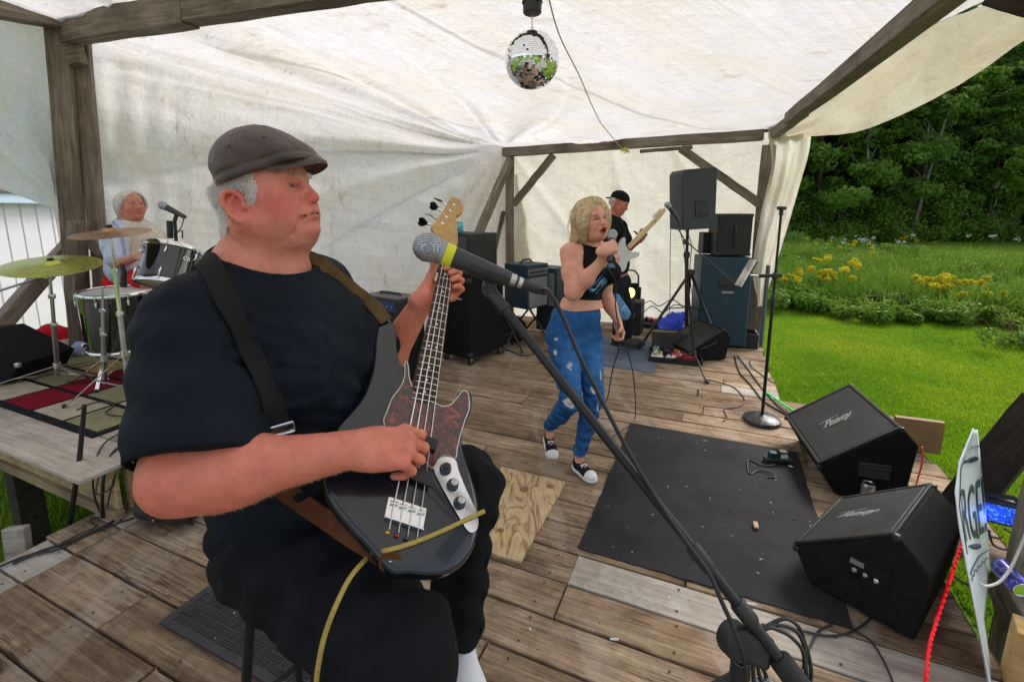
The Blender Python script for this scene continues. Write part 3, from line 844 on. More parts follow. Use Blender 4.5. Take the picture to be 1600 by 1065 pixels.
TARPC=tarp_mat('cream_tarp',(.80,.77,.71),(.76,.70,.60),.52,.5,.6,False)
TARPB=tarp_mat('bluish_tarp',(.80,.82,.84),(.80,.78,.72),.72,.4,.6,False)
TARPO=tarp_mat('yellowed_tarp',(.66,.62,.47),(.58,.51,.34),.45,.8,.5,False)
def smoothstep(a,b_,x):
 x=np.clip((x-a)/(b_-a),0,1);return x*x*(3-2*x)
def nz(x,y,s=1.0,o=0.0):
 """cheap smooth noise on arrays"""
 v=0
 for k in range(5):
  f=s*1.9**k
  v=v+np.sin(x*f*1.3+o+k*1.7+1.3*np.sin(y*f*.9+k))*np.cos(y*f*1.1-o+k*2.3+1.1*np.sin(x*f*.7+2*k))/1.8**k
 return v
def sheet(name,Pos,UV,disp,mat,label,cat='tarp'):
 """Pos (nr,nc,3), displaced along its normals by disp"""
 du=np.gradient(Pos,axis=1);dv_=np.gradient(Pos,axis=0)
 Nn=np.cross(du,dv_);Nn/=np.linalg.norm(Nn,axis=2,keepdims=True)+1e-9
 P_=Pos+Nn*disp[...,None]
 nr,nc=P_.shape[:2]
 idx=np.arange(nr*nc).reshape(nr,nc)
 F=np.stack([idx[:-1,:-1],idx[:-1,1:],idx[1:,1:],idx[1:,:-1]],-1).reshape(-1,4)
 o=np_mesh(name,P_.reshape(-1,3),F,mat,smooth=180,uv=UV.reshape(-1,2))
 return tag(o,label,cat)
nb,na=200,330
B=np.linspace(-.012,1.75,nb)[:,None]*np.ones((1,na))
A=np.linspace(0,1,na)[None,:]*np.ones((nb,1))
B1=np.minimum(B,1.0)
sL=-2.35*B1-.10-.42*np.clip((B1-.55)/.4,0,1);tL=4.0*B
zL=2.47+.70*B1+.0*B
zBot=-.15+.40*B1+np.where(B>1.0,99,0)
sR=3.42+.20*B;zR=2.50+.03*B
LW=2.6
tot=LW+3.5+2.4*B1
xa=A*(LW+3.5+2.4);fw_=LW/(LW+5.9)
wall=A<fw_
fa=np.clip(A/fw_,0,1);fr=np.clip((A-fw_)/(1-fw_),0,1)
zB2=np.where(B>1.0,zL-.02,-.45+.40*B1)
s=np.where(wall,sL,sL+(sR-sL)*fr)
z=np.where(wall,zB2+(zL-zB2)*fa,zL+(zR-zL)*fr)
sag=np.sin(np.pi*np.clip(B,0,1))*np.sin(np.pi*fr**.8)*.26
rise=smoothstep(.0,.9,B)*np.sin(np.pi*fr)*.22
z=z-np.where(wall,0,sag)+np.where(wall,0,rise)
t=tL
Pos=np.stack([-.03+s*AX-t*AY,6.93-s*AY-t*AX,z],-1)
out=np.where(wall,np.sin(np.pi*fa)*.10*np.sin(np.pi*np.clip(B,0,1)),0)
Pos[...,0]-=out*.55;Pos[...,1]+=out*.83
def blur(P_,n):
 for _ in range(n):
  Q=P_.copy();Q[:,1:-1]=(P_[:,:-2]+2*P_[:,1:-1]+P_[:,2:])/4;P_=Q
 return P_
Wt=(1-np.abs(np.clip((A-fw_)/.09,-1,1)))[...,None]*smoothstep(0.0,.25,B)[...,None]
Pos=Pos*(1-Wt)+blur(Pos,420)*Wt
ux=np.where(wall,-(1-fa)*LW,fr*(3.5+2.4*B1));uy=t
ph=np.arctan2(ux,uy+.02);rad=np.hypot(ux,uy)
amp=smoothstep(.1,1.2,rad)*(1-.5*smoothstep(4,6,rad))
fold=.030*np.sin(ph*11+.6*np.sin(rad*.9))**3+.018*np.sin(ph*23+1+rad*.35)+.014*np.abs(np.sin(ph*17+.5))
for ph0,a0,w0 in((.10,.055,.030),(.30,.05,.022),(.47,.03,.02),(-.28,.05,.035),(-.62,.04,.03),(.66,.03,.018),(.9,.02,.02)):
 dph=ph-ph0-.05*np.sin(rad*.8)
 fold=fold+a0*np.exp(-(dph/w0)**2)*np.where(dph>0,1,np.exp(-(dph/(w0*.4))**2))
right=smoothstep(1.2,2.6,ux)*smoothstep(-.2,.5,uy)
fold=fold*(1-.75*right)
small=.006*nz(ux*2.2,uy*.8,1.6,.3)+.0035*nz(ux*5,uy*2,2.0,1.3)
pleat=smoothstep(2.6,3.9,uy)*np.where(wall,1,0)*.035*np.sin(uy*42+ux*2.0)*smoothstep(4.05,3.6,uy+0*uy)
pleat=np.where(wall,smoothstep(2.9,3.95,uy)*.028*np.sin(uy*36+ux*1.5),0)
edge=smoothstep(0,.35,uy+0*uy)
roof=sheet('roof_tarp',Pos,np.stack([ux,uy],-1),(fold*amp*np.where(wall,1.7,1.5)+small*1.6)*np.where(wall,1,edge)+pleat,TARP,'big white tarp draped over the stage as roof and left wall')
nr,nc=90,200
f=np.linspace(0,1,nc)[None,:]*np.ones((nr,1));g=np.linspace(0,1,nr)[:,None]*np.ones((1,nc))
a0=np.array([-.75,7.10]);a1=np.array([3.12,5.78])
z=2.50-g*2.62
Pos=np.stack([a0[0]+(a1[0]-a0[0])*f,a0[1]+(a1[1]-a0[1])*f+.12,z],-1)
d=.018*nz(f*6,g*3.5,1.2)+.010*np.sin(f*30+1.5*np.sin(g*5))*(1-.3*g)+.05*np.sin(np.pi*f)*np.sin(np.pi*g)
for x0,sl in((.22,.5),(.36,-.4),(.75,.35),(.55,.15)):
 dd=f-x0-sl*(g-.1);d=d+.02*np.exp(-(dd/.02)**2)
sheet('back_tarp',Pos,np.stack([f*3.4+9,g*2.6+4],-1),d,TARPC,'cream tarp hanging flat behind the guitarist as the back wall')
nr,nc=40,24
f=np.linspace(0,1,nc)[None,:]*np.ones((nr,1));g=np.linspace(0,1,nr)[:,None]*np.ones((1,nc))
tl,br=W(806,268,7.0),W(850,440,6.95)
wid=.03+.42*g
Pos=np.stack([tl.x+.03+wid*(f-.15),tl.y+.0*f,tl.z-g*1.75],-1)
sheet('hanging_flap',Pos,np.stack([f*.5+20,g*2+4],-1),.02*np.sin(f*9+g*3)*(1-g*.4),TARPO,'narrow stained tarp flap hanging beside the left back corner post')
Pos=np.stack([W(1150,335,5.7).x+.04-(.05+.55*g)*(1-f)+.0*f,5.74+.05*f,W(1150,335,5.7).z-g*1.4],-1)
sheet('hanging_flap',Pos,np.stack([f*.5+24,g*2+4],-1),.03*np.sin(f*9+g*4),TARPO,'stained beige tarp corner hanging behind the blue speaker cabinet')
nr,nc=70,90
f=np.linspace(0,1,nc)[None,:]*np.ones((nr,1));g=np.linspace(0,1,nr)[:,None]*np.ones((1,nc))
tA,tB=W(-240,-40,3.2),W(112,30,4.5);bA,bB=W(-240,200,3.2),W(112,338,4.5)
top_=np.array(tA)[None,None]*(1-f[...,None])+np.array(tB)[None,None]*f[...,None]
bot_=np.array(bA)[None,None]*(1-f[...,None])+np.array(bB)[None,None]*f[...,None]
Pos=top_*(1-g[...,None])+bot_*g[...,None]
ph=np.arctan2(1-f+.01,1-g+.01)
d=.03*np.sin(ph*14)*smoothstep(0,.5,np.hypot(1-f,1-g))+.02*nz(f*4,g*3,1.1,2)+.03*np.sin(f*5+g*6)
sheet('side_tarp',Pos,np.stack([f*2+30,g*2+3],-1),d,TARPB,'bluish white tarp panel hanging left of the double post with a slanting hem')
def along(pts,n):
 c_=catmull(pts,24);c_=np.array([tuple(q)for q in c_]);L=np.r_[0,np.cumsum(np.linalg.norm(np.diff(c_,axis=0),axis=1))]
 x=np.linspace(0,L[-1],n);return np.stack([np.interp(x,L,c_[:,k])for k in range(3)],-1)
nc,nr=160,40
up_=along([W(1196,204,5.62),W(1262,172,4.95),W(1368,88,3.6),W(1430,50,2.95),W(1560,3,2.05),W(1680,-40,1.55)],nc)
lo_=along([W(1208,215,5.6),W(1265,212,5.25),W(1330,210,4.45),W(1450,158,3.4),W(1600,68,2.4),W(1750,-30,1.8)],nc)
g=np.linspace(0,1,nr)[:,None,None]
Pos=up_[None]*(1-g)+lo_[None]*g
f=np.linspace(0,1,nc)[None,:]*np.ones((nr,1));g=g[...,0]*np.ones((1,nc))
d=.03*np.sin(g*6+f*9)*(1-f)**.5+.012*nz(f*8,g*2,1.2)+.05*smoothstep(.3,0,f)*np.sin(g*16+f*10)*.6
sheet('valance_tarp',Pos,np.stack([f*4+40,g*1+2],-1),d,TARPO,'yellowed tarp valance hanging outside the right roof edge against the woods')
st0=along([W(1196,200,5.65),W(1262,166,4.95),W(1368,84,3.6),W(1475,-8,2.1),W(1560,-80,1.6)],nc)
st1=along([W(1200,205,5.66),W(1266,175,4.98),W(1372,92,3.62),W(1562,4,2.06),W(1700,-45,1.55)],nc)
g3=np.linspace(0,1,20)[:,None,None]
Pos=st0[None]*(1-g3)+st1[None]*g3;Pos[...,2]+=.03
f=np.linspace(0,1,nc)[None,:]*np.ones((20,1));g2=g3[...,0]*np.ones((1,nc))
sheet('overhang_tarp',Pos,np.stack([f*4+50,g2*.6+2],-1),.006*nz(f*8,g2*2,1.2),TARP,'white tarp strip running outside the right side plate')
nr,nc=80,50
cl_=along([W(1200,208,5.5),W(1205,260,5.5),W(1190,330,5.45),W(1176,420,5.45),W(1186,478,5.45)],nr)
cr_=along([W(1268,210,5.3),W(1262,245,5.3),W(1238,330,5.3),W(1216,400,5.35),W(1192,478,5.4)],nr)
g=np.linspace(0,1,nr)[:,None]*np.ones((1,nc));f=np.linspace(0,1,nc)[None,:]*np.ones((nr,1))
Pos=cl_[:,None]*(1-f[...,None])+cr_[:,None]*f[...,None]
d=.035*np.sin(f*15+2*g)*(1-.3*g)+.02*np.sin(f*7-4*g)+.012*nz(f*3,g*5,1.4)
sheet('corner_curtain',Pos,np.stack([f*.6+60,g*2+1],-1),d,tarp_mat('curtain_tarp',(.78,.75,.68),(.72,.66,.48),.5,.35,.4,False),'loose white tarp curtain gathered outside the right back corner post')
def rotm(rx=0,ry=0,rz=0):
 return np.array(Euler((R(rx),R(ry),R(rz))).to_matrix())
def frame_from(fwd,up=(0,0,1)):
 """rows of the matrix are x (forward), y (left), z (up)"""
 x=np.array(fwd,float);x/=np.linalg.norm(x)
 z=np.array(up,float);z=z-x*z.dot(x);z/=np.linalg.norm(z)
 y=np.cross(z,x)
 return np.stack([x,y,z])
class Sdf:
 def __init__(self):
  self.ops=[];self.o=np.zeros(3);self.M=np.eye(3);self.sc=1.0
 def at(self,o=(0,0,0),M=None,sc=1.0):
  self.o=np.array(o,float);self.M=np.eye(3)if M is None else np.array(M,float);self.sc=sc
  return self
 def _w(self,p):
  return self.o+(np.array(p,float)*self.sc)@self.M
 def ell(self,c,r,rot=None,k=.02,op='add'):
  """ellipsoid; rot = euler degrees in the local frame"""
  r=np.array(r if hasattr(r,'__len__')else(r,r,r),float)*self.sc
  Q=rotm(*rot).T if rot is not None else np.eye(3)
  A=Q@self.M
  self.ops.append(('e',op,k*self.sc,self._w(c),A,r,r.max()));return self
 def cone(self,a,b,ra,rb,k=.02,op='add',flat=None):
  """tapered capsule; flat=(direction, factor) squashes the section"""
  a=self._w(a);b=self._w(b)
  fl=None
  if flat is not None:
   n=np.array(flat[0],float)@self.M;n/=np.linalg.norm(n);fl=(n,flat[1])
  self.ops.append(('c',op,k*self.sc,a,b,ra*self.sc,rb*self.sc,fl));return self
 def chain(self,pts,rs,k=.015,op='add',flat=None):
  for i in range(len(pts)-1):
   self.cone(pts[i],pts[i+1],rs[i],rs[i+1],k,op,flat)
  return self
 def box(self,c,r,rot=None,rnd=.005,k=.01,op='add'):
  Q=rotm(*rot).T if rot is not None else np.eye(3)
  A=Q@self.M
  self.ops.append(('b',op,k*self.sc,self._w(c),A,np.array(r,float)*self.sc,rnd*self.sc));return self
 def bounds(self):
  lo,hi=[],[]
  for o in self.ops:
   if o[1]!='add':continue
   if o[0]=='e':lo.append(o[3]-o[6]);hi.append(o[3]+o[6])
   elif o[0]=='c':
    r=max(o[5],o[6]);lo.append(np.minimum(o[3],o[4])-r);hi.append(np.maximum(o[3],o[4])+r)
   else:r=np.linalg.norm(o[5]);lo.append(o[3]-r);hi.append(o[3]+r)
  return np.min(lo,0),np.max(hi,0)
 @staticmethod
 def _d(o,p):
  if o[0]=='e':
   q=(p-o[3].astype(np.float32))@o[4].T.astype(np.float32)
   r=o[5].astype(np.float32)
   k0=np.sqrt(((q/r)**2).sum(1));k1=np.sqrt(((q/(r*r))**2).sum(1))+1e-6
   return k0*(k0-1)/k1
  if o[0]=='c':
   a,b,ra,rb,fl=o[3].astype(np.float32),o[4].astype(np.float32),o[5],o[6],o[7]
   if fl is not None:
    n,f=fl[0].astype(np.float32),fl[1]
    ab=b-a;
    pa=p-a
    h=np.clip((pa@ab)/(ab@ab+1e-9),0,1)
    dv_=pa-h[:,None]*ab
    dn=dv_@n
    dv_=dv_+np.outer(dn*(1/f-1),n)
    return(np.sqrt((dv_**2).sum(1))-(ra+(rb-ra)*h))*(f**.5)
   ab=b-a;pa=p-a
   h=np.clip((pa@ab)/(ab@ab+1e-9),0,1)
   dv_=pa-h[:,None]*ab
   return np.sqrt((dv_**2).sum(1))-(ra+(rb-ra)*h)
  q=np.abs((p-o[3].astype(np.float32))@o[4].T.astype(np.float32))-(o[5]-o[6]).astype(np.float32)
  return np.sqrt((np.maximum(q,0)**2).sum(1))+np.minimum(q.max(1),0)-o[6]
 def __call__(self,p,cull=True):
  p=p.astype(np.float32)
  d=np.full(len(p),9.,np.float32)
  if not len(p):return d
  if len(p)<16:cull=False
  c=(p.min(0)+p.max(0))/2;R_=np.linalg.norm(p.max(0)-p.min(0))/2
  for o in self.ops:
   if cull:
    if o[0]=='e':far=np.linalg.norm(o[3]-c)-o[6]
    elif o[0]=='c':
     ab=o[4]-o[3];h=np.clip((c-o[3])@ab/(ab@ab+1e-9),0,1)
     far=np.linalg.norm(c-o[3]-h*ab)-max(o[5],o[6])*(1 if o[7]is None else max(1,o[7][1]))
    else:far=np.linalg.norm(o[3]-c)-np.linalg.norm(o[5])
    if far>R_+.10+o[2]:continue
   e=self._d(o,p);k=o[2]
   if o[1]=='add':
    if k>1e-5:
     h=np.maximum(k-np.abs(d-e),0)/k;d=np.minimum(d,e)-h*h*k*.25
    else:d=np.minimum(d,e)
   elif o[1]=='sub':
    if k>1e-5:
     h=np.maximum(k-np.abs(-e-d),0)/k;d=np.maximum(d,-e)+h*h*k*.25
    else:d=np.maximum(d,-e)
   elif o[1]=='and':
    h=np.maximum(k-np.abs(e-d),0)/max(k,1e-5);d=np.maximum(d,e)+h*h*k*.25
  return d
def mesh_sdf(fn,lo,hi,h,Bk=8):
 """block-sparse surface nets; returns vertices, quads"""
 lo=np.array(lo,float)-2*h;hi=np.array(hi,float)+2*h
 nb=np.ceil((hi-lo)/(h*Bk)).astype(int)+1
 n=nb*Bk
 D=np.full(tuple(n),9.,np.float32)
 ci=np.stack(np.meshgrid(*[np.arange(k)for k in nb],indexing='ij'),-1).reshape(-1,3)
 loc=np.stack(np.meshgrid(*[np.arange(Bk)]*3,indexing='ij'),-1).reshape(-1,3)
 cen=lo+(ci+.5)*(Bk*h)
 dc=np.empty(len(ci),np.float32)
 order=np.lexsort((ci[:,2]//4,ci[:,1]//4,ci[:,0]//4))
 for i in range(0,len(order),64):
  ii=order[i:i+64];dc[ii]=fn(cen[ii])
 half=Bk*h*.87*1.45+.006
 act=np.abs(dc)<half
 for k in np.nonzero(~act&(dc<0))[0]:
  a=ci[k]*Bk;D[a[0]:a[0]+Bk,a[1]:a[1]+Bk,a[2]:a[2]+Bk]=-9
 ids=[k for k in order if act[k]]
 G_=10
 for i in range(0,len(ids),G_):
  kk=ids[i:i+G_]
  p=(ci[kk][:,None,:]*Bk+loc[None]).reshape(-1,3)
  d=fn(lo+p*h)
  D[p[:,0],p[:,1],p[:,2]]=d
 I=D<0
 c8=np.zeros(tuple(n-1),np.uint8)
 offs=[(a,b,c)for a in(0,1)for b in(0,1)for c in(0,1)]
 sl=lambda a,m:slice(a,m-1+a)
 for a,b,c in offs:c8+=I[sl(a,n[0]),sl(b,n[1]),sl(c,n[2])]
 cell=np.argwhere((c8>0)&(c8<8))
 vid=np.full(tuple(n-1),-1,np.int32);vid[tuple(cell.T)]=np.arange(len(cell))
 V=np.zeros((len(cell),3));cnt=np.zeros(len(cell))
 val={o_:D[cell[:,0]+o_[0],cell[:,1]+o_[1],cell[:,2]+o_[2]]for o_ in offs}
 for a in offs:
  for ax in range(3):
   if a[ax]==0:
    b=list(a);b[ax]=1;b=tuple(b)
    va,vb=np.clip(val[a],-h*3,h*3),np.clip(val[b],-h*3,h*3)
    cr=(va<0)!=(vb<0)
    t=np.where(cr,va/(va-vb+1e-12),0)
    pos=np.array(a,float)[None]+0*V;pos[:,ax]+=t
    V[cr]+=pos[cr];cnt[cr]+=1
 V=V/np.maximum(cnt,1)[:,None]
 V=lo+(cell+V)*h
 F=[]
 for ax in range(3):
  u,w=(ax+1)%3,(ax+2)%3
  s0=[slice(1,n[k]-1)for k in range(3)];s1=list(s0);s0[ax]=slice(0,n[ax]-1);s1[ax]=slice(1,n[ax])
  A_,B_=I[tuple(s0)],I[tuple(s1)]
  e=np.argwhere(A_!=B_)
  if not len(e):continue
  fl=A_[tuple(e.T)]
  base=e+1;base[:,ax]-=1
  def g(du,dw):
   q=base.copy();q[:,u]-=du;q[:,w]-=dw
   return vid[tuple(q.T)]
  q4=np.stack([g(1,1),g(0,1),g(0,0),g(1,0)],1)
  q4[~fl]=q4[~fl][:,::-1]
  ok=(q4>=0).all(1)
  F.append(q4[ok])
 return V,np.concatenate(F)
def smooth_mesh(V,F,it=2,lam=.5):
 for _ in range(it):
  acc=np.zeros_like(V);n=np.zeros(len(V))
  for a,b in((0,1),(1,2),(2,3),(3,0)):
   np.add.at(acc,F[:,a],V[F[:,b]]);np.add.at(acc,F[:,b],V[F[:,a]])
   np.add.at(n,F[:,a],1);np.add.at(n,F[:,b],1)
  V=V*(1-lam)+lam*acc/np.maximum(n,1)[:,None]
 return V
def body_mesh(name,fns,mat,parent,colf=None,it=1):
 """fns: list of (fn, lo, hi, h); joined into one mesh object"""
 Vs,Fs,n=[],[],0
 for fn,lo,hi,h in fns:
  V,F=mesh_sdf(fn,lo,hi,h)
  if it:V=smooth_mesh(V,F,it)
  Vs.append(V);Fs.append(F+n);n+=len(V)
 V=np.concatenate(Vs);F=np.concatenate(Fs)
 c=colf(V)if colf is not None else None
 return np_mesh(name,V,F,mat,parent,smooth=180,colr=c)
def fnoise(p,s,seed=0.0):
 x,y,z=p[:,0]*s+seed,p[:,1]*s+seed*1.7,p[:,2]*s-seed
 v=0
 for k in range(3):
  f=1.9**k
  v=v+np.sin(x*f+1.2*np.sin(y*f*.8+k))*np.sin(y*f*1.1+1.1*np.sin(z*f*.9+2*k))*np.cos(z*f+.7*np.sin(x*f))/f
 return v
def wrap(p,a,b,freq,amp,seed=0.0,twist=0.0):
 """folds that run round the limb a-b"""
 a=np.array(a);b=np.array(b);d=b-a;L=np.linalg.norm(d);d=d/L
 t=(p-a)@d
 w=np.exp(-np.maximum(0,np.maximum(-t,t-L))/.03)
 rad=(p-a)-np.outer(t,d)
 u=np.cross(d,[0,0,1.0]);u/=np.linalg.norm(u)+1e-9;v=np.cross(d,u)
 an=np.arctan2(rad@v,rad@u)
 return amp*w*np.sin(t*freq+seed+1.1*np.sin(an*1.0+seed)+.9*np.sin(an*2+t*9+seed)+twist*an)
def add_head(S_,o,M_,sc=1.0,earz=0.0,fat=0.0,mouth=0.0,nose=1.0,ears=True,female=False,frown=0.0,chin=1.0,squint=0.0):
 """head local frame: x forward, y left, z up; origin between the ears, crown +.125, chin -.105"""
 S_.at(o,M_,sc)
 f=fat
 S_.ell((-.006,0,.040),(.092,.076,.088),k=.0)
 S_.ell((.030,0,.022),(.066,.064,.078),k=.03)
 S_.ell((.022,0,-.028),(.068,.060+.012*f,.070),k=.03)
 S_.ell((.034,0,-.066),(.048,.044+.014*f,.034+.002*f),k=.03)
 for y in(-1,1):
  S_.cone((-.010,y*(.058+.012*f),-.045),(.055,y*.026,-.084),.020+.006*f,.017+.002*f,k=.03)
  S_.ell((.050,y*(.040+.006*f),-.018),(.030,.026+.008*f,.024+.008*f),k=.02)
  S_.ell((.056,y*.034,-.040),(.026+.004*f,.024+.008*f,.028+.002*f),k=.02)
 S_.ell((.078,0,-.084),(.021*chin,.022+.003*f,.018),k=.014)
 if f>.3:
  S_.ell((.018,0,-.100),(.052,.050+.008*f,.022),k=.03)
 for y in(-1,1):
  S_.cone((.087,y*.012,.029-.004*frown),(.074,y*.044,.034+.002*frown),.0085,.0075,k=.012)
  S_.ell((.0900,y*.031,.0110),(.0150,.0175,.0110),k=.010,op='sub')
  S_.ell((.0735,y*.031,.0095),(.0140,.0160,.0140),rot=(0,0,y*14),k=.005)
  S_.cone((.0885,y*.0200,.0150),(.0790,y*.0440,.0135),.0030,.0030,k=.004)
  S_.cone((.0875,y*.0200,.0020),(.0790,y*.0430,.0015),.0026,.0024,k=.005)
  if squint<.9:
   S_.ell((.0880,y*.0320,.0088),(.0095,.0122,.0042*(1-squint)),rot=(0,0,y*16),k=.0012,op='sub')
  else:
   S_.cone((.0905,y*.0195,.0092),(.0850,y*.0420,.0086),.0012,.0012,k=.0015,op='sub')
 nn=nose
 S_.cone((.086,0,.026),(.102+.002*nn,0,-.014),.0085,.0100*nn,k=.010,flat=((0,1,0),.95))
 S_.ell((.103+.006*(nn-1),0,-.0205),(.0130*nn,.0122*nn,.0108*nn),k=.008)
 for y in(-1,1):
  S_.ell((.0945,y*.0130*nn,-.0250),(.0115,.0078*nn,.0088),k=.006)
  S_.ell((.1015,y*.0068*nn,-.0325),(.0050,.0034,.0034),k=.003,op='sub')
  S_.cone((.097,y*.0235,-.027),(.087,y*.0355,-.056),.0012,.0012,k=.016,op='sub')
 zc=-.052
 if mouth>0:
  g=mouth
  S_.ell((.094,0,zc),(.018,.027,.016),k=.012)
  S_.ell((.103,0,zc-.010*g),(.026,.0165+.002*g,.006+.0125*g),k=.003,op='sub')
  for(y0,z0,y1,z1,r_)in((-.020,0,-.007,.0125,.0036),(-.007,.0125,0,.0115,.0036),(0,.0115,.007,.0125,.0036),(.007,.0125,.020,0,.0036)):
   S_.cone((.1035-abs(y0)*.35,y0,zc+z0*g-.002),(.1035-abs(y1)*.35,y1,zc+z1*g-.002),r_,r_,k=.004)
  for(y0,z0,y1,z1,r_)in((-.020,0,-.011,-.021,.0040),(-.011,-.021,.011,-.021,.0052),(.011,-.021,.020,0,.0040)):
   S_.cone((.1030-abs(y0)*.35,y0,zc+z0*g-.003),(.1030-abs(y1)*.35,y1,zc+z1*g-.003),r_,r_,k=.004)
 else:
  S_.ell((.0835,0,zc),(.0180,.034,.018),k=.014)
  for y in(-1,1):
   S_.cone((.0985,0,zc+.0045),(.087,y*.026,zc+.0015),.0046,.0026,k=.006)
   S_.cone((.0965,y*.004,zc-.0068),(.087,y*.022,zc-.0045),.0054,.0032,k=.006)
   S_.chain([(.1035,0,zc-.0008),(.0965,y*.014,zc-.0012),(.0905,y*.0270,zc-.0035),(.0830,y*.0350,zc-.0085)],[.0020,.0023,.0025,.0019],k=.0035,op='sub')
  S_.cone((.101,-.012,zc-.0190),(.101,.012,zc-.0190),.0026,.0026,k=.010,op='sub')
 if ears:
  for y in(-1,1):
   e0=y*(.080+.006*f)
   ring=[(.006,0,-.004),(.004,.002,.014),(-.004,.006,.027),(-.018,.012,.031),(-.029,.015,.022),(-.031,.014,.004),(-.024,.010,-.014),(-.012,.004,-.030),(-.002,0,-.030)]
   S_.ell((-.012,e0+y*.001,earz),(.022,.0055,.033),rot=(0,14,-y*24),k=.006)
   S_.chain([(a,e0+y*b_*.8+y*.003,c_+earz)for a,b_,c_ in ring],[.0042,.0042,.0046,.0050,.0050,.0046,.0046,.0066,.0060],k=.004)
   S_.ell((-.008,e0+y*.0085,earz),(.0120,.0050,.0190),rot=(0,14,-y*20),k=.004,op='sub')
   S_.chain([(-.006,e0+y*.0065,.020+earz),(-.019,e0+y*.009,.010+earz),(-.019,e0+y*.008,-.006+earz)],[.0028,.0032,.0030],k=.004)
   S_.ell((.0035,e0+y*.004,-.006+earz),(.0046,.0052,.0078),k=.004)
def hand(S_,wrist,M_,sc=1.0,curls=None,spread=(8,3,-3,-9),thumb=((20,-38),(15,-20),(5,-25)),side=1,palm=(.045,.0145)):
 """hand local frame: x from wrist to fingers, y towards the thumb side, z = back of the hand; curls per finger (3 angles, degrees)"""
 S_.at(wrist,M_,sc)
 L=.088
 S_.cone((-.02,0,0),(.012,0,0),.027,.027,k=.012,flat=((0,0,1),.74))
 for i,y in enumerate((.030,.010,-.010,-.029)):
  kx=(.090,.094,.089,.080)[i]
  S_.cone((.012,y*.55,.000),(kx,y,.002-abs(y)*.08),.0150,.0120,k=.014,flat=((0,0,1),.92))
 S_.ell((.030,.026,-.010),(.032,.017,.015),rot=(0,0,24),k=.014)
 S_.ell((.040,-.026,-.008),(.034,.013,.014),k=.014)
 lens=((.044,.026,.020),(.048,.030,.021),(.044,.028,.021),(.034,.021,.018))
 rad=(.0098,.0102,.0097,.0086)
 curls=curls or[(20,25,15)]*4
 for i,y in enumerate((.0325,.011,-.0105,-.0315)):
  kx=(.090,.094,.089,.080)[i]
  p=np.array((kx,y,.002-abs(y)*.08));ang=0;sp=R(spread[i])
  r0=rad[i]
  S_.ell(p+np.array((-.002,0,.0035)),(.0100,.0092,.0075),k=.006)
  for j in range(3):
   ang+=R(curls[i][j])
   d=np.array((math.cos(ang)*math.cos(sp),math.cos(ang)*math.sin(sp),-math.sin(ang)))
   q=p+d*lens[i][j]
   S_.cone(p,q,r0*(1.02-.07*j),r0*(.96-.08*j),k=.0035 if j else.007)
   p=q
 p=np.array((.018,.024,-.006));az,el=R(52),R(-18)
 tl=(.044,.034,.027);trr=(.0142,.0118,.0105,.0088)
 az=R(55);el=R(-15)
 for j in range(3):
  az+=R(thumb[j][1]);el-=R(thumb[j][0])
  d=np.array((math.cos(el)*math.cos(az),math.cos(el)*math.sin(az),math.sin(el)))
  q=p+d*tl[j]
  S_.cone(p,q,trr[j],trr[j+1],k=.008 if j==0 else.0045)
  p=q
 return S_
def skin_mat(name,base,sss=.12,rough=.48):
 m,nt,ns,ln,b=new_mat(name)
 at=ns.new('ShaderNodeAttribute');at.attribute_name='Col'
 v=coords(nt,rand=False)
 n1=noise_tex(nt,v,28,5,.65);r1=ramp(nt,[(.3,(.84,.74,.72)),(.7,(1.12,1.1,1.08))]);ln.new(n1,r1.inputs[0])
 c=mixc(nt,.8,at.outputs['Color'],r1.outputs[0],'MULTIPLY')
 n4=noise_tex(nt,v,170,2,.5);r4=ramp(nt,[(.66,(1,1,1)),(.74,(.72,.58,.52))]);ln.new(n4,r4.inputs[0])
 c=mixc(nt,.5,c,r4.outputs[0],'MULTIPLY')
 ln.new(c,b.inputs['Base Color'])
 b.inputs['Roughness'].default_value=rough
 b.inputs['Specular IOR Level'].default_value=.42
 b.inputs['Subsurface Weight'].default_value=sss
 b.inputs['Subsurface Radius'].default_value=(.012,.005,.003)
 b.inputs['Subsurface Scale'].default_value=1.0
 n2=noise_tex(nt,v,420,3,.6);n3=noise_tex(nt,v,60,4,.6)
 ad=ns.new('ShaderNodeMath');ad.operation='MULTIPLY_ADD';ad.inputs[1].default_value=.35;ln.new(n2,ad.inputs[0]);ln.new(n3,ad.inputs[2])
 add_bump(nt,b,ad.outputs[0],.22,.0025)
 return m
SKIN=skin_mat('skin',(1,1,1))
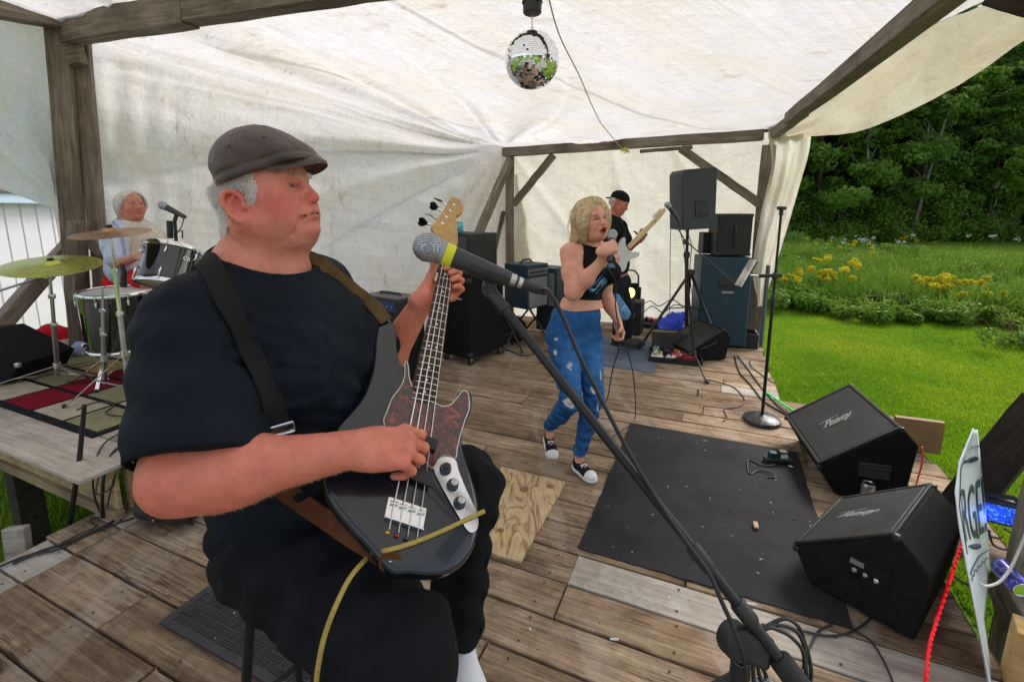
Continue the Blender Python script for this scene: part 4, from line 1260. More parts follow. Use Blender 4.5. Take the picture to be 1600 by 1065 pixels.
def cloth_mat(name,c,var=.2,weave=900,bump=.25,rough=.9,sheen=.0,fade=None,vs=6):
 m,nt,ns,ln,b=new_mat(name)
 v=coords(nt,rand=False)
 n1=noise_tex(nt,v,vs,5,.6)
 lo=tuple(x*(1-var)for x in c);hi=tuple(min(1,x*(1+var))for x in c)
 rp=ramp(nt,[(.3,lo),(.7,hi)]);ln.new(n1,rp.inputs[0]);out=rp.outputs[0]
 if fade:
  n5=noise_tex(nt,v,vs*2,7,.7);r5=ramp(nt,[(.5,(0,0,0)),(.75,(1,1,1))]);ln.new(n5,r5.inputs[0]);out=mixc(nt,r5.outputs[0],out,fade)
 ln.new(out,b.inputs['Base Color']);b.inputs['Roughness'].default_value=rough;b.inputs['Specular IOR Level'].default_value=.16
 b.inputs['Sheen Weight'].default_value=0;b.inputs['Sheen Roughness'].default_value=.5
 n2=noise_tex(nt,v,weave,2,.6);n3=noise_tex(nt,v,30,5,.7)
 ad=ns.new('ShaderNodeMath');ad.operation='MULTIPLY_ADD';ad.inputs[1].default_value=.25;ln.new(n2,ad.inputs[0]);ln.new(n3,ad.inputs[2])
 add_bump(nt,b,ad.outputs[0],bump,.004)
 return m
def gauss(P_,c,r):
 return np.exp(-(((P_-np.array(c))/np.array(r))**2).sum(1))
def head_local(V,o,M_,sc):
 return((V-np.array(o))@np.array(M_).T)/sc
def hair_strands(name,roots,dirs,mat,parent,L=.05,r=.0009,grav=.5,n=5,curl=.3,seed=1,lvar=.4,follow=None):
 """thin tapered ribbons-tubes (3 sided) growing from roots"""
 g=np.random.RandomState(seed);N_=len(roots)
 P_=roots.copy();D_=dirs/(np.linalg.norm(dirs,axis=1,keepdims=True)+1e-9)
 Ls=L*g.uniform(1-lvar,1+lvar*.5,N_)
 rows=[P_.copy()]
 cv=g.normal(size=(N_,3))*curl
 for k in range(n):
  D_=D_+np.array([0,0,-grav/n])+cv/n+g.normal(size=(N_,3))*curl*.25/n
  if follow is not None:D_=follow(P_,D_)
  D_/=np.linalg.norm(D_,axis=1,keepdims=True)
  P_=P_+D_*(Ls/n)[:,None];rows.append(P_.copy())
 rows=np.stack(rows)
 T=rows[1:]-rows[:-1];T=np.concatenate([T,T[-1:]]);T/=np.linalg.norm(T,axis=2,keepdims=True)+1e-9
 u=np.cross(T,g.normal(size=(1,N_,3)));u/=np.linalg.norm(u,axis=2,keepdims=True)+1e-9;w=np.cross(T,u)
 tp=(1-(np.arange(n+1)/n)**2*.85)[:,None,None]*r
 ring=[rows+(u*math.cos(a)+w*math.sin(a))*tp for a in(0,2.094,4.189)]
 V=np.stack(ring,2).transpose(1,0,2,3)
 V=V.reshape(-1,3)
 base=(np.arange(N_)*(n+1)*3)[:,None,None]
 F=[]
 for k in range(n):
  for a in range(3):
   a2=(a+1)%3
   F.append(np.stack([base[:,0,0]+k*3+a,base[:,0,0]+k*3+a2,base[:,0,0]+(k+1)*3+a2,base[:,0,0]+(k+1)*3+a],1))
 return np_mesh(name,V,np.concatenate(F),mat,parent,smooth=180)
def hair_mat(name,c,c2,rough=.45):
 m,nt,ns,ln,b=new_mat(name)
 v=coords(nt,rand=False)
 n1=noise_tex(nt,v,45,3,.6);rp=ramp(nt,[(.35,c),(.65,c2)]);ln.new(n1,rp.inputs[0]);ln.new(rp.outputs[0],b.inputs['Base Color'])
 b.inputs['Roughness'].default_value=rough;b.inputs['Specular IOR Level'].default_value=.35
 return m
def eye_ball(parent,o,M_,sc,y,look=(1,0,0),iris=(.05,.07,.08),dx=0.0):
 c=np.array(o)+(np.array((.0745+dx,y*.031,.0088))*sc)@np.array(M_)
 m_=MB();m_.cur=0
 look=np.array(look,float)@np.array(M_);look/=np.linalg.norm(look)
 r=.0135*sc
 prof=[(r*math.sin(a),r*math.cos(a))for a in np.linspace(.0,math.pi,18)]
 m_.lathe([(max(q[0],1e-7),q[1])for q in prof],20,axis=look)
 me_mat=[EYEW,IRIS,PUPIL]
 m_.mi=[]
 for f in m_.f:
  cc=sum((Vector(m_.v[i])for i in f),Vector())/len(f)
  a=math.acos(max(-1,min(1,cc.normalized().dot(Vector(look)))))
  m_.mi.append(2 if a<.22 else(1 if a<.50 else 0))
 return m_.build('eye',me_mat,parent,smooth=180,loc=tuple(c-np.array(parent.location))if parent else tuple(c))
EYEW=M('eye_white',(.55,.50,.47),.15,var=.03,bump=0)
IRIS=M('iris',(.035,.04,.04),.1,bump=0)
PUPIL=M('pupil',(.005,.005,.005),.08,bump=0)
def rel(o,parent):
 """mesh given in world coordinates: keep it there under an unrotated Empty"""
 o.location=-parent.location;return o
def trace(px,py,fn,y0=.5,y1=3.0,off=0.0):
 """first point of a distance field on the pixel's ray"""
 c=np.array([0,0,CAM_H]);p1=np.array(tuple(W(px,py,1.0)));d=(p1-c);d/=np.linalg.norm(d)
 t=y0/d[1]
 for _ in range(90):
  p=c+d*t
  e=float(fn(p[None],False)[0])-off if isinstance(fn,Sdf)else float(fn(p[None])[0])-off
  if e<.0006:return p
  t+=max(e*.7,.0008)
  if t>y1/d[1]:return None
 return p
def normal_at(fn,p,h=.004):
 q=np.array([p+np.eye(3)[k]*s_*h for k in range(3)for s_ in(1,-1)])
 e=np.array([float((fn(x[None],False)if isinstance(fn,Sdf)else fn(x[None]))[0])for x in q])
 n=np.array([e[0]-e[1],e[2]-e[3],e[4]-e[5]]);return n/(np.linalg.norm(n)+1e-9)
def ribbon(name,pts,nrm,width,thick,mat,parent,sub=8,bevel=0):
 P_=[np.array(q)for q in catmull([tuple(p)for p in pts],sub)];N_=[np.array(q)for q in catmull([tuple(n)for n in nrm],sub)]
 m_=MB();rows=[]
 for i,(p,n)in enumerate(zip(P_,N_)):
  t=P_[min(i+1,len(P_)-1)]-P_[max(i-1,0)];t/=np.linalg.norm(t)
  n=n-t*n.dot(t);n/=np.linalg.norm(n);s_=np.cross(t,n)
  w_=width/2
  rows.append([p+s_*w_+n*0,p+s_*w_*.9+n*thick,p-s_*w_*.9+n*thick,p-s_*w_,p+s_*0-n*thick*.2])
 vs=[tuple(q)for r_ in rows for q in r_];fs=[]
 n5=len(rows)
 for i in range(n5-1):
  for j in range(5):
   fs.append((i*5+j,i*5+(j+1)%5,(i+1)*5+(j+1)%5,(i+1)*5+j))
 fs.append((4,3,2,1,0));fs.append(tuple((n5-1)*5+j for j in range(5)))
 m_.add(vs,fs)
 return rel(m_.build(name,mat,parent,smooth=50),parent)if parent is not None else m_.build(name,mat,None,smooth=50)
bas=thing('person','heavy man in flat cap and navy t-shirt playing bass on a stool','person',(-.58,1.08,0))
HY,HP,HSC=R(-6),R(13),1.05
hf=np.array([math.cos(HY)*math.cos(HP),math.sin(HY)*math.cos(HP),math.sin(HP)])
HM=frame_from(hf,(0,0,1))
HO=np.array([-.584,1.01,1.571])+HM[1]*.085*HSC+HM[0]*.012*HSC+HM[2]*.012
TF=np.array([.966,-.26,0]);TM=frame_from(TF)
Rsh,Lsh=np.array([-.640,.915,1.335]),np.array([-.555,1.32,1.345])
Rel_,Lel=np.array([-.572,.745,1.108]),np.array([-.42,1.28,1.04])
Rwr,Lwr=np.array([-.290,.800,1.128]),np.array([-.272,1.285,1.300])
def torso(S_,grow=0.0,arms=True):
 S_.at((0,0,0))
 g=grow
 def E(c,r,k=.08):S_.at(c,TM).ell((0,0,0),(r[0]+g,r[1]+g,r[2]+g),k=k);S_.at()
 E((-.565,1.11,1.24),(.185,.215,.175),.0)
 E((-.615,1.125,1.30),(.165,.215,.130),.10)
 E((-.490,1.085,1.045),(.200,.235,.20),.12)
 E((-.510,1.08,.90),(.185,.225,.16),.12)
 for y in(-1,1):
  S_.at((-.50,1.10,1.21),TM).ell((.07,y*.105,0),(.095+g,.10+g,.085+g),k=.07);S_.at()
 S_.cone((-.622,1.12,1.395),Rsh+np.array([.0,.02,-.0]),.080+g,.078+g,k=.06)
 S_.cone((-.622,1.12,1.405),Lsh+np.array([.0,-.02,-.005]),.078+g,.075+g,k=.07)
 return S_
def neck(S_,grow=0.0):
 S_.at()
 a=HO+np.array((-.026,0,-.045))@HM;
 S_.cone(a,(-.614,1.118,1.40),.069+grow,.090+grow,k=.03)
 S_.cone(HO+np.array((.002,0,-.090))@HM,(-.565,1.095,1.395),.048+grow,.066+grow,k=.045)
 for y in(-1,1):
  S_.cone(HO+np.array((-.035,y*.062,-.05))@HM,np.array((-.575,1.105,1.40))+TM[1]*y*.03,.018,.018,k=.03)
 return S_
hd=Sdf();add_head(hd,HO,HM,HSC,earz=-.012,fat=.85,nose=1.07,frown=.6,chin=1.0,squint=.38)
hd.at(HO,HM,HSC)
for y in(-1,1):
 hd.cone((.083,y*.038,-.060),(.066,y*.050,-.088),.0022,.0030,k=.012,op='sub')
 hd.ell((.030,y*.050,-.058),(.036,.022,.026),k=.03)
hd.cone((-.030,-.070,-.085),(.010,-.062,-.118),.0025,.0022,k=.010,op='sub')
hd.at();neck(hd);
hd2=Sdf();hd2.ops=list(hd.ops);torso(hd2,-.010)
hd2.at(HO,HM,HSC)
hd2.cone((-.060,-.075,-.070),(-.005,-.088,-.118),.0022,.0022,k=.010,op='sub')
hd2.cone((-.045,-.082,-.095),(.030,-.085,-.150),.0022,.0020,k=.010,op='sub')
ra=Sdf()
el2=Rel_+np.array([.02,0,.0])
ra.cone(Rsh,Rel_,.072,.060,k=.0)
ra.cone(Rel_,Rel_*.70+Rwr*.30,.056,.0575,k=.03)
ra.cone(Rel_*.72+Rwr*.28+np.array([0,-.006,-.004]),Rwr,.0565,.0325,k=.04,flat=((0,.3,.95),1.0))
ra.cone(Rel_+np.array([-.008,0,-.006]),Rel_+np.array([.05,0,.0]),.048,.05,k=.03)
kx=np.array([.90,.40,-.16]);kz=np.array([.15,-.56,.80])
def hand_frame(x,z,left=False):
 x=np.array(x,float);x/=np.linalg.norm(x);z=np.array(z,float);z=z-x*z.dot(x);z/=np.linalg.norm(z)
 y=np.cross(z,x)
 if left:y=-y
 return np.stack([x,y,z])
RH=hand_frame(kx,kz)
hand(ra,Rwr,RH,1.08,curls=[(34,62,38),(42,66,40),(46,70,42),(50,72,42)],spread=(5,1,-3,-7),thumb=((10,-30),(5,-10),(5,-10)))
_gn=np.array([.342,-.521,.783]);_gw=np.array([.94,.19,-.285]);_ge=np.array([.003,.833,.554])
LHX=_gw*.72+_ge*.69
Lwr=np.array([-.204,1.338,1.359])-_gn*.043-LHX*.058+_gw*.006
LH=hand_frame(LHX,-_gn,left=True)
if LH[1]@_ge<0:LH[1]=-LH[1]
la=Sdf()
la.cone(Lsh,Lel,.068,.054,k=0).cone(Lel,Lel*.65+Lwr*.35,.050,.050,k=.03).cone(Lel*.65+Lwr*.35,Lwr,.050,.030,k=.03)
hand(la,Lwr,LH,1.05,curls=[(48,80,50),(52,82,50),(56,80,48),(56,74,44)],spread=(8,3,-3,-8),thumb=((34,-22),(26,2),(20,4)))
def veins(fn,lo,hi,seed):
 return lambda p:fn(p)+.0006*fnoise(p,95,seed)+.0004*fnoise(p,240,seed)
def skin_cols(V):
 base=np.tile(np.array([.62,.225,.145]),(len(V),1))
 red=np.array([.62,.10,.08]);dark=np.array([.40,.13,.10]);pale=np.array([.62,.30,.21])
 L_=head_local(V,HO,HM,HSC)
 def mix(w_,c):
  base[:]=base*(1-w_[:,None])+c*w_[:,None]
 inh=(V[:,2]>1.40)
 for y in(-1,1):
  mix(.95*gauss(L_,(.056,y*.056,-.030),(.038,.030,.034))*inh,red)
  mix(.75*gauss(L_,(-.010,y*.085,.002),(.032,.02,.042))*inh,red)
  mix(.45*gauss(L_,(.083,y*.031,.010),(.016,.022,.012))*inh,dark)
 for y in(-1,1):mix(.8*gauss(L_,(.086,y*.032,.0145),(.012,.016,.0020))*inh,np.array([.10,.05,.04]))
 mix(.22*inh*np.clip((-.035-L_[:,2])/.03,0,1)*np.clip(L_[:,0]/.04,0,1),np.array([.40,.24,.20]))
 mix(.45*inh*np.clip(fnoise(V,70,4),0,1)*np.clip(L_[:,0]/.05,0,1),np.array([.58,.13,.10]))
 for y in(-1,1):
  mix(.55*gauss(L_,(.078,y*.036,-.003),(.012,.016,.0035))*inh,np.array([.42,.12,.10]))
  for dz in(.004,.012,-.004):mix(.35*gauss(L_,(.064,y*.052,.010+dz*1.3),(.012,.012,.0014))*inh,np.array([.36,.12,.09]))
 mix(.8*gauss(L_,(.108,0,-.020),(.020,.020,.018))*inh,red)
 mix(.4*gauss(L_,(.07,0,-.085),(.04,.04,.022))*inh,red)
 mix(.55*gauss(L_,(.02,0,-.11),(.08,.09,.030))*inh,pale)
 mix(.75*gauss(L_,(.104,0,-.053),(.014,.026,.010))*inh,np.array([.43,.13,.11]))
 mix(.30*gauss(L_,(.09,0,.03),(.02,.05,.01))*inh,np.array([.42,.30,.24]))
 mix(.75*gauss(L_,(.094,0,-.0545),(.020,.038,.0020))*inh,np.array([.30,.07,.06]))
 arm=(V[:,2]<1.36)
 mix(.50*arm*gauss(V,tuple(Rel_),(.10,.12,.08)),np.array([.64,.145,.085]))
 mix(.32*arm*np.ones(len(V)),np.array([.66,.195,.115]))
 mix(.25*arm*np.clip(fnoise(V,38,2),0,1),red)
 return np.clip(base,0,1)
torso_l,torso_h=hd2.bounds()
hl_lo,hl_hi=HO-np.array([.17,.16,.22]),HO+np.array([.18,.16,.13])
neck_lo=np.array([-.80,.86,1.36]);
rlo,rhi=ra.bounds();llo,lhi=la.bounds()
clipz=lambda fn,z:(lambda p:np.maximum(fn(p),z-p[:,2]))
body=body_mesh('body',[(lambda p:np.maximum(hd2(p)+.0004*fnoise(p,130,1),np.maximum(1.375-p[:,2],0*p[:,2]-9)),np.array([-.80,.86,1.37]),HO+np.array([.18,.17,.18]),.0020),(veins(ra,rlo,rhi,2),rlo,rhi,.0028),(veins(la,llo,lhi,5),llo,lhi,.0030)],SKIN,bas,skin_cols,it=1)
rel(body,bas)
sh=Sdf();torso(sh,.004)
sh.cone(Rsh,Rel_+(Rsh-Rel_)*.02,.082,.090,k=.06)
sh.cone(Rsh+np.array([-.01,-.01,-.02]),Rel_+np.array([.03,.03,.05]),.070,.092,k=.05)
sh.cone(Lsh,Lel,.080,.088,k=.06)
fr_=random.Random(12);FOLDS=[]
for k in range(9):
 z0=1.30-.035*k+fr_.uniform(-.01,.01);FOLDS.append(((-.60+fr_.uniform(-.02,.02),.85,z0),(-.36+fr_.uniform(-.06,.04),.93+fr_.uniform(-.02,.02),z0-fr_.uniform(.05,.16)),fr_.uniform(.005,.010),fr_.uniform(.008,.013)))
for k in range(7):
 z0=1.32-.045*k;FOLDS.append(((-.66,.80+.01*k,z0),(-.58,.76,z0-fr_.uniform(.02,.09)),fr_.uniform(.005,.009),fr_.uniform(.008,.012)))
for k in range(5):FOLDS.append(((-.50+.05*k,.94,1.34),(-.42+.05*k,.93+.02*k,1.22-fr_.uniform(0,.08)),fr_.uniform(.003,.006),fr_.uniform(.008,.012)))
def shirt_fn(p):
 d=sh(p)
 near=np.abs(d)<.05
 q=p[near]
 w=np.zeros(len(q))
 w+=wrap(q,Rsh,Rel_,62,.0045,.4,.6)
 w+=.0030*fnoise(q,15,.7)+.0022*(1-np.abs(fnoise(q,21,2.2)))**3*1.3
 for(a,b_,am,wd)in(((-.60,.86,1.30),(-.33,.98,1.18),.010,.016),((-.60,.85,1.24),(-.32,.96,1.09),.009,.014),((-.62,.86,1.17),(-.38,.90,1.0),.010,.016),((-.35,1.14,1.30),(-.30,.98,1.12),.008,.012),((-.66,.84,1.36),(-.60,.80,1.22),.006,.012),((-.52,.92,1.36),(-.40,.96,1.26),.006,.012),*FOLDS,((-.70,.87,1.20),(-.66,.80,1.10),.008,.013),((-.56,.83,1.02),(-.36,.90,.98),.009,.013)):
  a=np.array(a);b_=np.array(b_);ab=b_-a;h=np.clip((q-a)@ab/(ab@ab),0,1)
  dd=np.linalg.norm(q-a-h[:,None]*ab,axis=1)
  w+=am*(np.exp(-(dd/wd)**2)-.5*np.exp(-((dd-wd*1.7)/wd)**2))
 d2=d[near]-w*.9
 ax=(Rel_-Rsh)/np.linalg.norm(Rel_-Rsh);tl=(q-Rsh)@ax;Ls=np.linalg.norm(Rel_-Rsh)
 armz=(np.linalg.norm((q-Rsh)-np.outer(tl,ax),axis=1)<.16)&(tl>Ls*.55)&(q[:,1]<.905+.0*q[:,0])
 cut=tl-Ls*.93-.06*(q[:,0]+.57)
 d2=np.where(armz,np.maximum(d2,cut),d2)
 inner=np.linalg.norm((q-Rsh)-np.outer(tl,ax),axis=1)-.082
 d2=np.where(armz&(tl>Ls*.80),np.maximum(d2,-inner),d2)
 axl=(Lel-Lsh)/np.linalg.norm(Lel-Lsh);t2=(q-Lsh)@axl;L2=np.linalg.norm(Lel-Lsh)
 d2=np.where((t2>L2*.55)&(np.linalg.norm((q-Lsh)-np.outer(t2,axl),axis=1)<.11)&(q[:,1]>1.22)&(q[:,2]<1.25),np.maximum(d2,t2-L2*.8),d2)
 d2=np.maximum(d2,.80-q[:,2]+.03*np.sin(q[:,0]*14))
 na=np.array([-.628,1.118,1.36]);nb_=np.array([-.555,1.09,1.52]);ab=nb_-na
 h=(q-na)@ab/(ab@ab);dd=np.linalg.norm(q-na-np.clip(h,0,1)[:,None]*ab,axis=1)
 colr_=dd-(.107+.02*np.clip(h,-1,1))
 d2=np.maximum(d2,-colr_)
 d2=np.minimum(d2,np.sqrt((np.abs(colr_+.002))**2+np.maximum(d2*0+(np.abs(d[near])-.001),0)**2)-.0075)
 out_=d.copy();out_[near]=d2
 return out_
NAVY=cloth_mat('navy_cotton',(.0050,.0082,.0145),.3,1100,.35,.75,.12)
slo,shi=sh.bounds()
o=body_mesh('t_shirt',[(shirt_fn,slo,shi+np.array([0,0,.0]),.0048)],NAVY,bas,it=2);rel(o,bas)
tr_=Sdf()
hipR,hipL=np.array([-.48,.955,.785]),np.array([-.45,1.20,.79])
kneR,kneL=np.array([-.205,.715,.765]),np.array([-.135,1.25,.775])
ankR,ankL=np.array([-.27,.86,.34]),np.array([-.165,1.195,.36])
tr_.at((-.500,1.07,.850),TM).ell((0,0,0),(.190,.228,.165),k=0).ell((-.01,0,-.06),(.165,.20,.11),k=.08).at()
tr_.cone(hipR,kneR,.135,.098,k=.09).cone(kneR+np.array([-.01,.01,-.01]),ankR,.094,.075,k=.05)
tr_.cone(hipL,kneL,.130,.095,k=.09).cone(kneL+np.array([-.005,0,-.01]),ankL,.090,.072,k=.05)
def trou_fn(p):
 d=tr_(p);near=np.abs(d)<.04;q=p[near]
 w=.0028*fnoise(q,20,1.1)+.0035*(1-np.abs(fnoise(q,17,3.2)))**3
 w=w+wrap(q,hipR,kneR,62,.0075,1.2,.8)+wrap(q,kneR,ankR,70,.0035,.2,.5)+wrap(q,hipL,kneL,50,.0035,.9,.7)+wrap(q,kneL,ankL,60,.0045,2.2,.6)
 w=w+.006*np.sin((q[:,2]-.8)*75+q[:,0]*12+1.5*np.sin(q[:,1]*13))*np.exp(-((q[:,2]-.80)/.09)**2)*(q[:,0]<-.45)
 a=np.array([-.63,.86,.88]);b_=np.array([-.52,.85,.80]);ab=b_-a;h=np.clip((q-a)@ab/(ab@ab),0,1);dd=np.linalg.norm(q-a-h[:,None]*ab,axis=1)
 w=w-.006*np.exp(-(dd/.006)**2)+.004*np.exp(-((dd-.012)/.006)**2)
 d2=d[near]-w
 d2=np.where(q[:,2]<.5,np.maximum(d2,.318-q[:,2]),d2)
 out_=d.copy();out_[near]=d2
 return out_
TROUS=cloth_mat('black_trousers',(.0065,.0071,.0095),.35,900,.4,.85,.18)
tlo,thi=tr_.bounds()
o=body_mesh('trousers',[(trou_fn,tlo,thi,.0052)],TROUS,bas,it=1);rel(o,bas)
WHITESHOE=M('white_shoe',(.72,.73,.75),.5,var=.06,bump=.2,bs=120)
SOLE=M('shoe_sole',(.45,.45,.45),.7)
def shoe(name,ankle,toe,parent,mat,sole,sc=1.0,low=False):
 a=np.array(ankle);t_=np.array(toe);d=t_-a;d[2]=0;d/=np.linalg.norm(d);Mx=frame_from(d)
 s_=Sdf().at(a,Mx,sc)
 s_.ell((-.015,0,-.035),(.052,.038,.045),k=0).ell((.07,0,-.052),(.085,.040,.034),k=.04).ell((.135,.004,-.060),(.058,.045,.027),k=.03)
 if not low:s_.cone((-.005,0,-.02),(-.005,0,.035),.042,.040,k=.02)
 fn=lambda p:np.maximum(s_(p),(-.078*sc)-((p-a)@Mx[2]))
 lo,hi=s_.bounds();o1=body_mesh(name,[(fn,lo,hi,.005*sc)],mat,parent);rel(o1,parent)
 q=Sdf().at(a,Mx,sc).ell((-.01,0,-.08),(.064,.043,.05),k=0).ell((.075,0,-.08),(.11,.046,.05),k=.03).ell((.13,.004,-.08),(.062,.050,.05),k=.02)
 f2=lambda p:np.maximum(q(p),np.abs(((p-a)@Mx[2])+.080*sc)-.012*sc)
 lo,hi=q.bounds();o2=body_mesh('sole',[(f2,lo,hi,.005*sc)],sole,o1)
 return o1
shoe('shoe',(-.160,1.195,.345),(-.10,1.0,.3),bas,WHITESHOE,SOLE,1.1,low=True)
shoe('shoe',(-.27,.86,.325),(-.12,.72,.3),bas,WHITESHOE,SOLE,1.1)
cap=Sdf().at(HO,HM,HSC)
cap.ell((.010,0,.050),(.092,.093,.098),k=0)
cap.ell((-.004,0,.078),(.074,.089,.070),k=.03)
cap.ell((.055,0,.088),(.072,.082,.040),rot=(0,24,0),k=.03)
cap.ell((.09,0,.068),(.050,.070,.026),rot=(0,24,0),k=.02)
def cap_fn(p):
 L_=head_local(p,HO,HM,HSC);d=cap(p)
 w=.0012*fnoise(p,45,.3)
 for yy in(-.030,.030):
  w=w-.0016*np.exp(-((L_[:,1]-yy-.25*yy*(L_[:,0]/.1))/.0022)**2)*(L_[:,2]>.07)
 xx=L_[:,0]-.020+.10*(L_[:,2]-.10)
 w=w-.0018*np.exp(-(xx/.0018)**2)-.0014*np.exp(-((xx-.010)/.0016)**2)
 zc=.040+.12*np.clip(L_[:,0],0,.2)-.05*np.clip(-L_[:,0],0,1)
 band=L_[:,2]-zc
 w=w+.0022*np.exp(-((band-.006)/.006)**4)-.0018*np.exp(-((band-.018)/.003)**2)
 w=w+.003*np.sin(L_[:,0]*60+2)*np.exp(-((band-.026)/.014)**2)
 d=np.maximum(d-w*HSC,-band*HSC)
 return np.maximum(d,-(Sinner(p)))
si=Sdf().at(HO,HM,HSC).ell((.004,0,.045),(.089,.082,.088),k=0)
Sinner=lambda p:si(p)
CAPM=M('worn_leather',(.075,.044,.034),.5,var=.5,vs=16,bump=.5,bs=160,dirt=(.020,.026,.040),dist=.002)
clo,chi=cap.bounds()
co=body_mesh('flat_cap',[(cap_fn,clo,chi,.0026)],CAPM,bas,it=1);rel(co,bas)
br=MB();rows=[]
for i in range(25):
 a=-1.22+2.44*i/24
 row_=[]
 for r_ in np.linspace(0,1,8):
  wd=max(0.0,math.cos(a*1.28))**.7
  x=.052+math.cos(a)*(.044+.062*r_*wd)-.004;y=math.sin(a)*(.078+.004*r_*wd)
  zz=.072-.026*r_*wd-4.2*y*y+.010*math.sin(r_*3.1)*wd
  row_.append((x,y,zz,r_))
 rows.append(row_)
tp=[[HO+(np.array((q[0],q[1],q[2]+.0035))*HSC)@HM for q in r_]for r_ in rows]
bt=[[HO+(np.array((q[0],q[1],q[2]-.0035))*HSC)@HM for q in r_]for r_ in rows]
br.grid(tp);br.grid([r_[::-1]for r_ in bt])
n_=len(rows);
for i in range(n_-1):
 a,b_=i*8+7,(i+1)*8+7;c_,d_=n_*8+i*8,n_*8+(i+1)*8
 br.f.append((a,b_,d_,c_));br.mi.append(0)
o=br.build('brim',CAPM,co,smooth=60)
btn=MB();pb=HO+(np.array((.015,0,.150))*HSC)@HM
for k in(-1,1):
 pv=trace(385,218,cap_fn)
for(px_,py_)in((412,213),(357,228)):
 pv=trace(px_,py_,cap_fn)
 if pv is not None:
  nn_=normal_at(cap_fn,pv);e1=MB().lathe([(.0028,-.0006),(.0030,.0006),(.0012,.0012)],12,axis=tuple(nn_)).build('eyelet',BLACKMETAL,co,loc=tuple(pv))
GREYHAIR=hair_mat('grey_hair',(.74,.70,.64),(.92,.89,.84))
def scatter_on(fn,cond,n,lo,hi,M_,O_,sc,seed=0):
 g=np.random.RandomState(seed);out_p=[];tries=0
 while len(out_p)<n and tries<60:
  L_=g.uniform(lo,hi,(n*2,3));L_=L_[cond(L_)]
  if not len(L_):tries+=1;continue
  P_=np.array(O_)+(L_*sc)@M_
  for _ in range(5):
   e=fn(P_);h=.002
   G_=np.stack([fn(P_+np.eye(3)[k]*h)-e for k in range(3)],1)/h
   P_=P_-e[:,None]*G_/((G_**2).sum(1,keepdims=True)+1e-6)
  L2_=head_local(P_,O_,M_,sc);ok=(np.abs(fn(P_))<.002)&cond(L2_)
  out_p.extend(list(P_[ok]));tries+=1
 P_=np.array(out_p[:n]);h=.002;e=fn(P_)
 N_=np.stack([fn(P_+np.eye(3)[k]*h)-e for k in range(3)],1);N_/=np.linalg.norm(N_,axis=1,keepdims=True)+1e-9
 return P_,N_
hfn=lambda p:hd(p,False)
def c1(L_):
 z=L_[:,2];x=L_[:,0];y=np.abs(L_[:,1])
 back=(x<-.035)&(z<.055)&(z>-.046)
 side=(x>-.045)&(x<.036)&(z>.020)&(z<.060)&(y>.045)
 burn=(x>.010)&(x<.032+.3*z)&(z>-.010)&(z<=.022)&(y>.05)
 ear=(x>-.052)&(x<.009)&(np.abs(z+.012)<.036)&(y>.066)
 return(back|side|burn)&~ear&(y<.086)
P_,N_=scatter_on(hfn,c1,8000,(-.12,-.11,-.07),(.05,.11,.07),HM,HO,HSC,3)
Lr=head_local(P_,HO,HM,HSC)
dirs=N_*.5+np.outer(np.ones(len(P_)),-HM[2])*.75-np.outer((Lr[:,0]>-.03)*.5+.15,HM[0])
rel(hair_strands('hair',P_,dirs,GREYHAIR,bas,L=.024,r=.00055,grav=.35,n=5,curl=.55,seed=4),bas)
P_,N_=scatter_on(hfn,lambda L_:(L_[:,0]>.078)&(np.abs(L_[:,2]-.032)<.005)&(np.abs(L_[:,1])>.012)&(np.abs(L_[:,1])<.046),500,(.07,-.05,.024),(.11,.05,.04),HM,HO,HSC,8)
P_,N_=P_[:230],N_[:230]
ob=hair_strands('eyebrows',P_,N_*.6+np.sign(head_local(P_,HO,HM,HSC)[:,1])[:,None]*HM[1]*.7,GREYHAIR,bas,L=.009,r=.00042,grav=.1,n=3,curl=.3,seed=5);rel(ob,bas)
P_,N_=scatter_on(lambda p:ra(p,False),lambda L_:L_[:,2]>-9,1500,(0,0,0),(.33,.16,.16),np.eye(3),np.array([-.60,.70,1.03]),1.0,3)
P_,N_=P_[(P_[:,0]>-.52)&(P_[:,0]<-.28)],N_[(P_[:,0]>-.52)&(P_[:,0]<-.28)]
rel(hair_strands('arm_hair',P_,N_*.5+np.array([.8,0,-.3]),hair_mat('fair_body_hair',(.5,.33,.2),(.65,.48,.32)),bas,L=.0055,r=.0002,grav=.2,n=3,curl=.4,seed=14),bas)
for y in(-1,1):eye_ball(bas,HO,HM,HSC,y,look=(1,y*.25,-.08),dx=-.0012)
GO=Vector((-.201,.796,.998));NUT=Vector((-.199,1.449,1.432))
e1=(NUT-GO).normalized()
n0=Vector((0,-e1.z,e1.y)).normalized()
ga=R(20)
gn=(n0*math.cos(ga)+Vector((1,0,0))*math.sin(ga));gn=(gn-e1*gn.dot(e1)).normalized()
gw=e1.cross(gn)
if gw.x<0:gw=-gw
def GP(px,py,off=0.0):
 """pixel to guitar-plane coordinates (along neck, across), plane raised by off"""
 p=PL(px,py,GO+gn*off,gn)-GO
 return(p.dot(e1),p.dot(gw))
def GW(a,b_,c_=0.0):
 return GO+e1*a+gw*b_+gn*c_
bg_=thing('bass_guitar','blue-black bass guitar with red tortoiseshell pickguard on the seated man\'s lap','bass guitar',GO)
def gloss(name,c,coat=1.0,rough=.12):
 m,nt,ns,ln,b=new_mat(name)
 b.inputs['Base Color'].default_value=tuple(c)+(1,)
 b.inputs['Roughness'].default_value=rough;b.inputs['Coat Weight'].default_value=coat;b.inputs['Coat Roughness'].default_value=.04
 n=noise_tex(nt,coords(nt,rand=False),4,3);add_bump(nt,b,n,.04,.01)
 return m
GBODY=gloss('blue_black_lacquer',(.005,.009,.015),.45,.22)
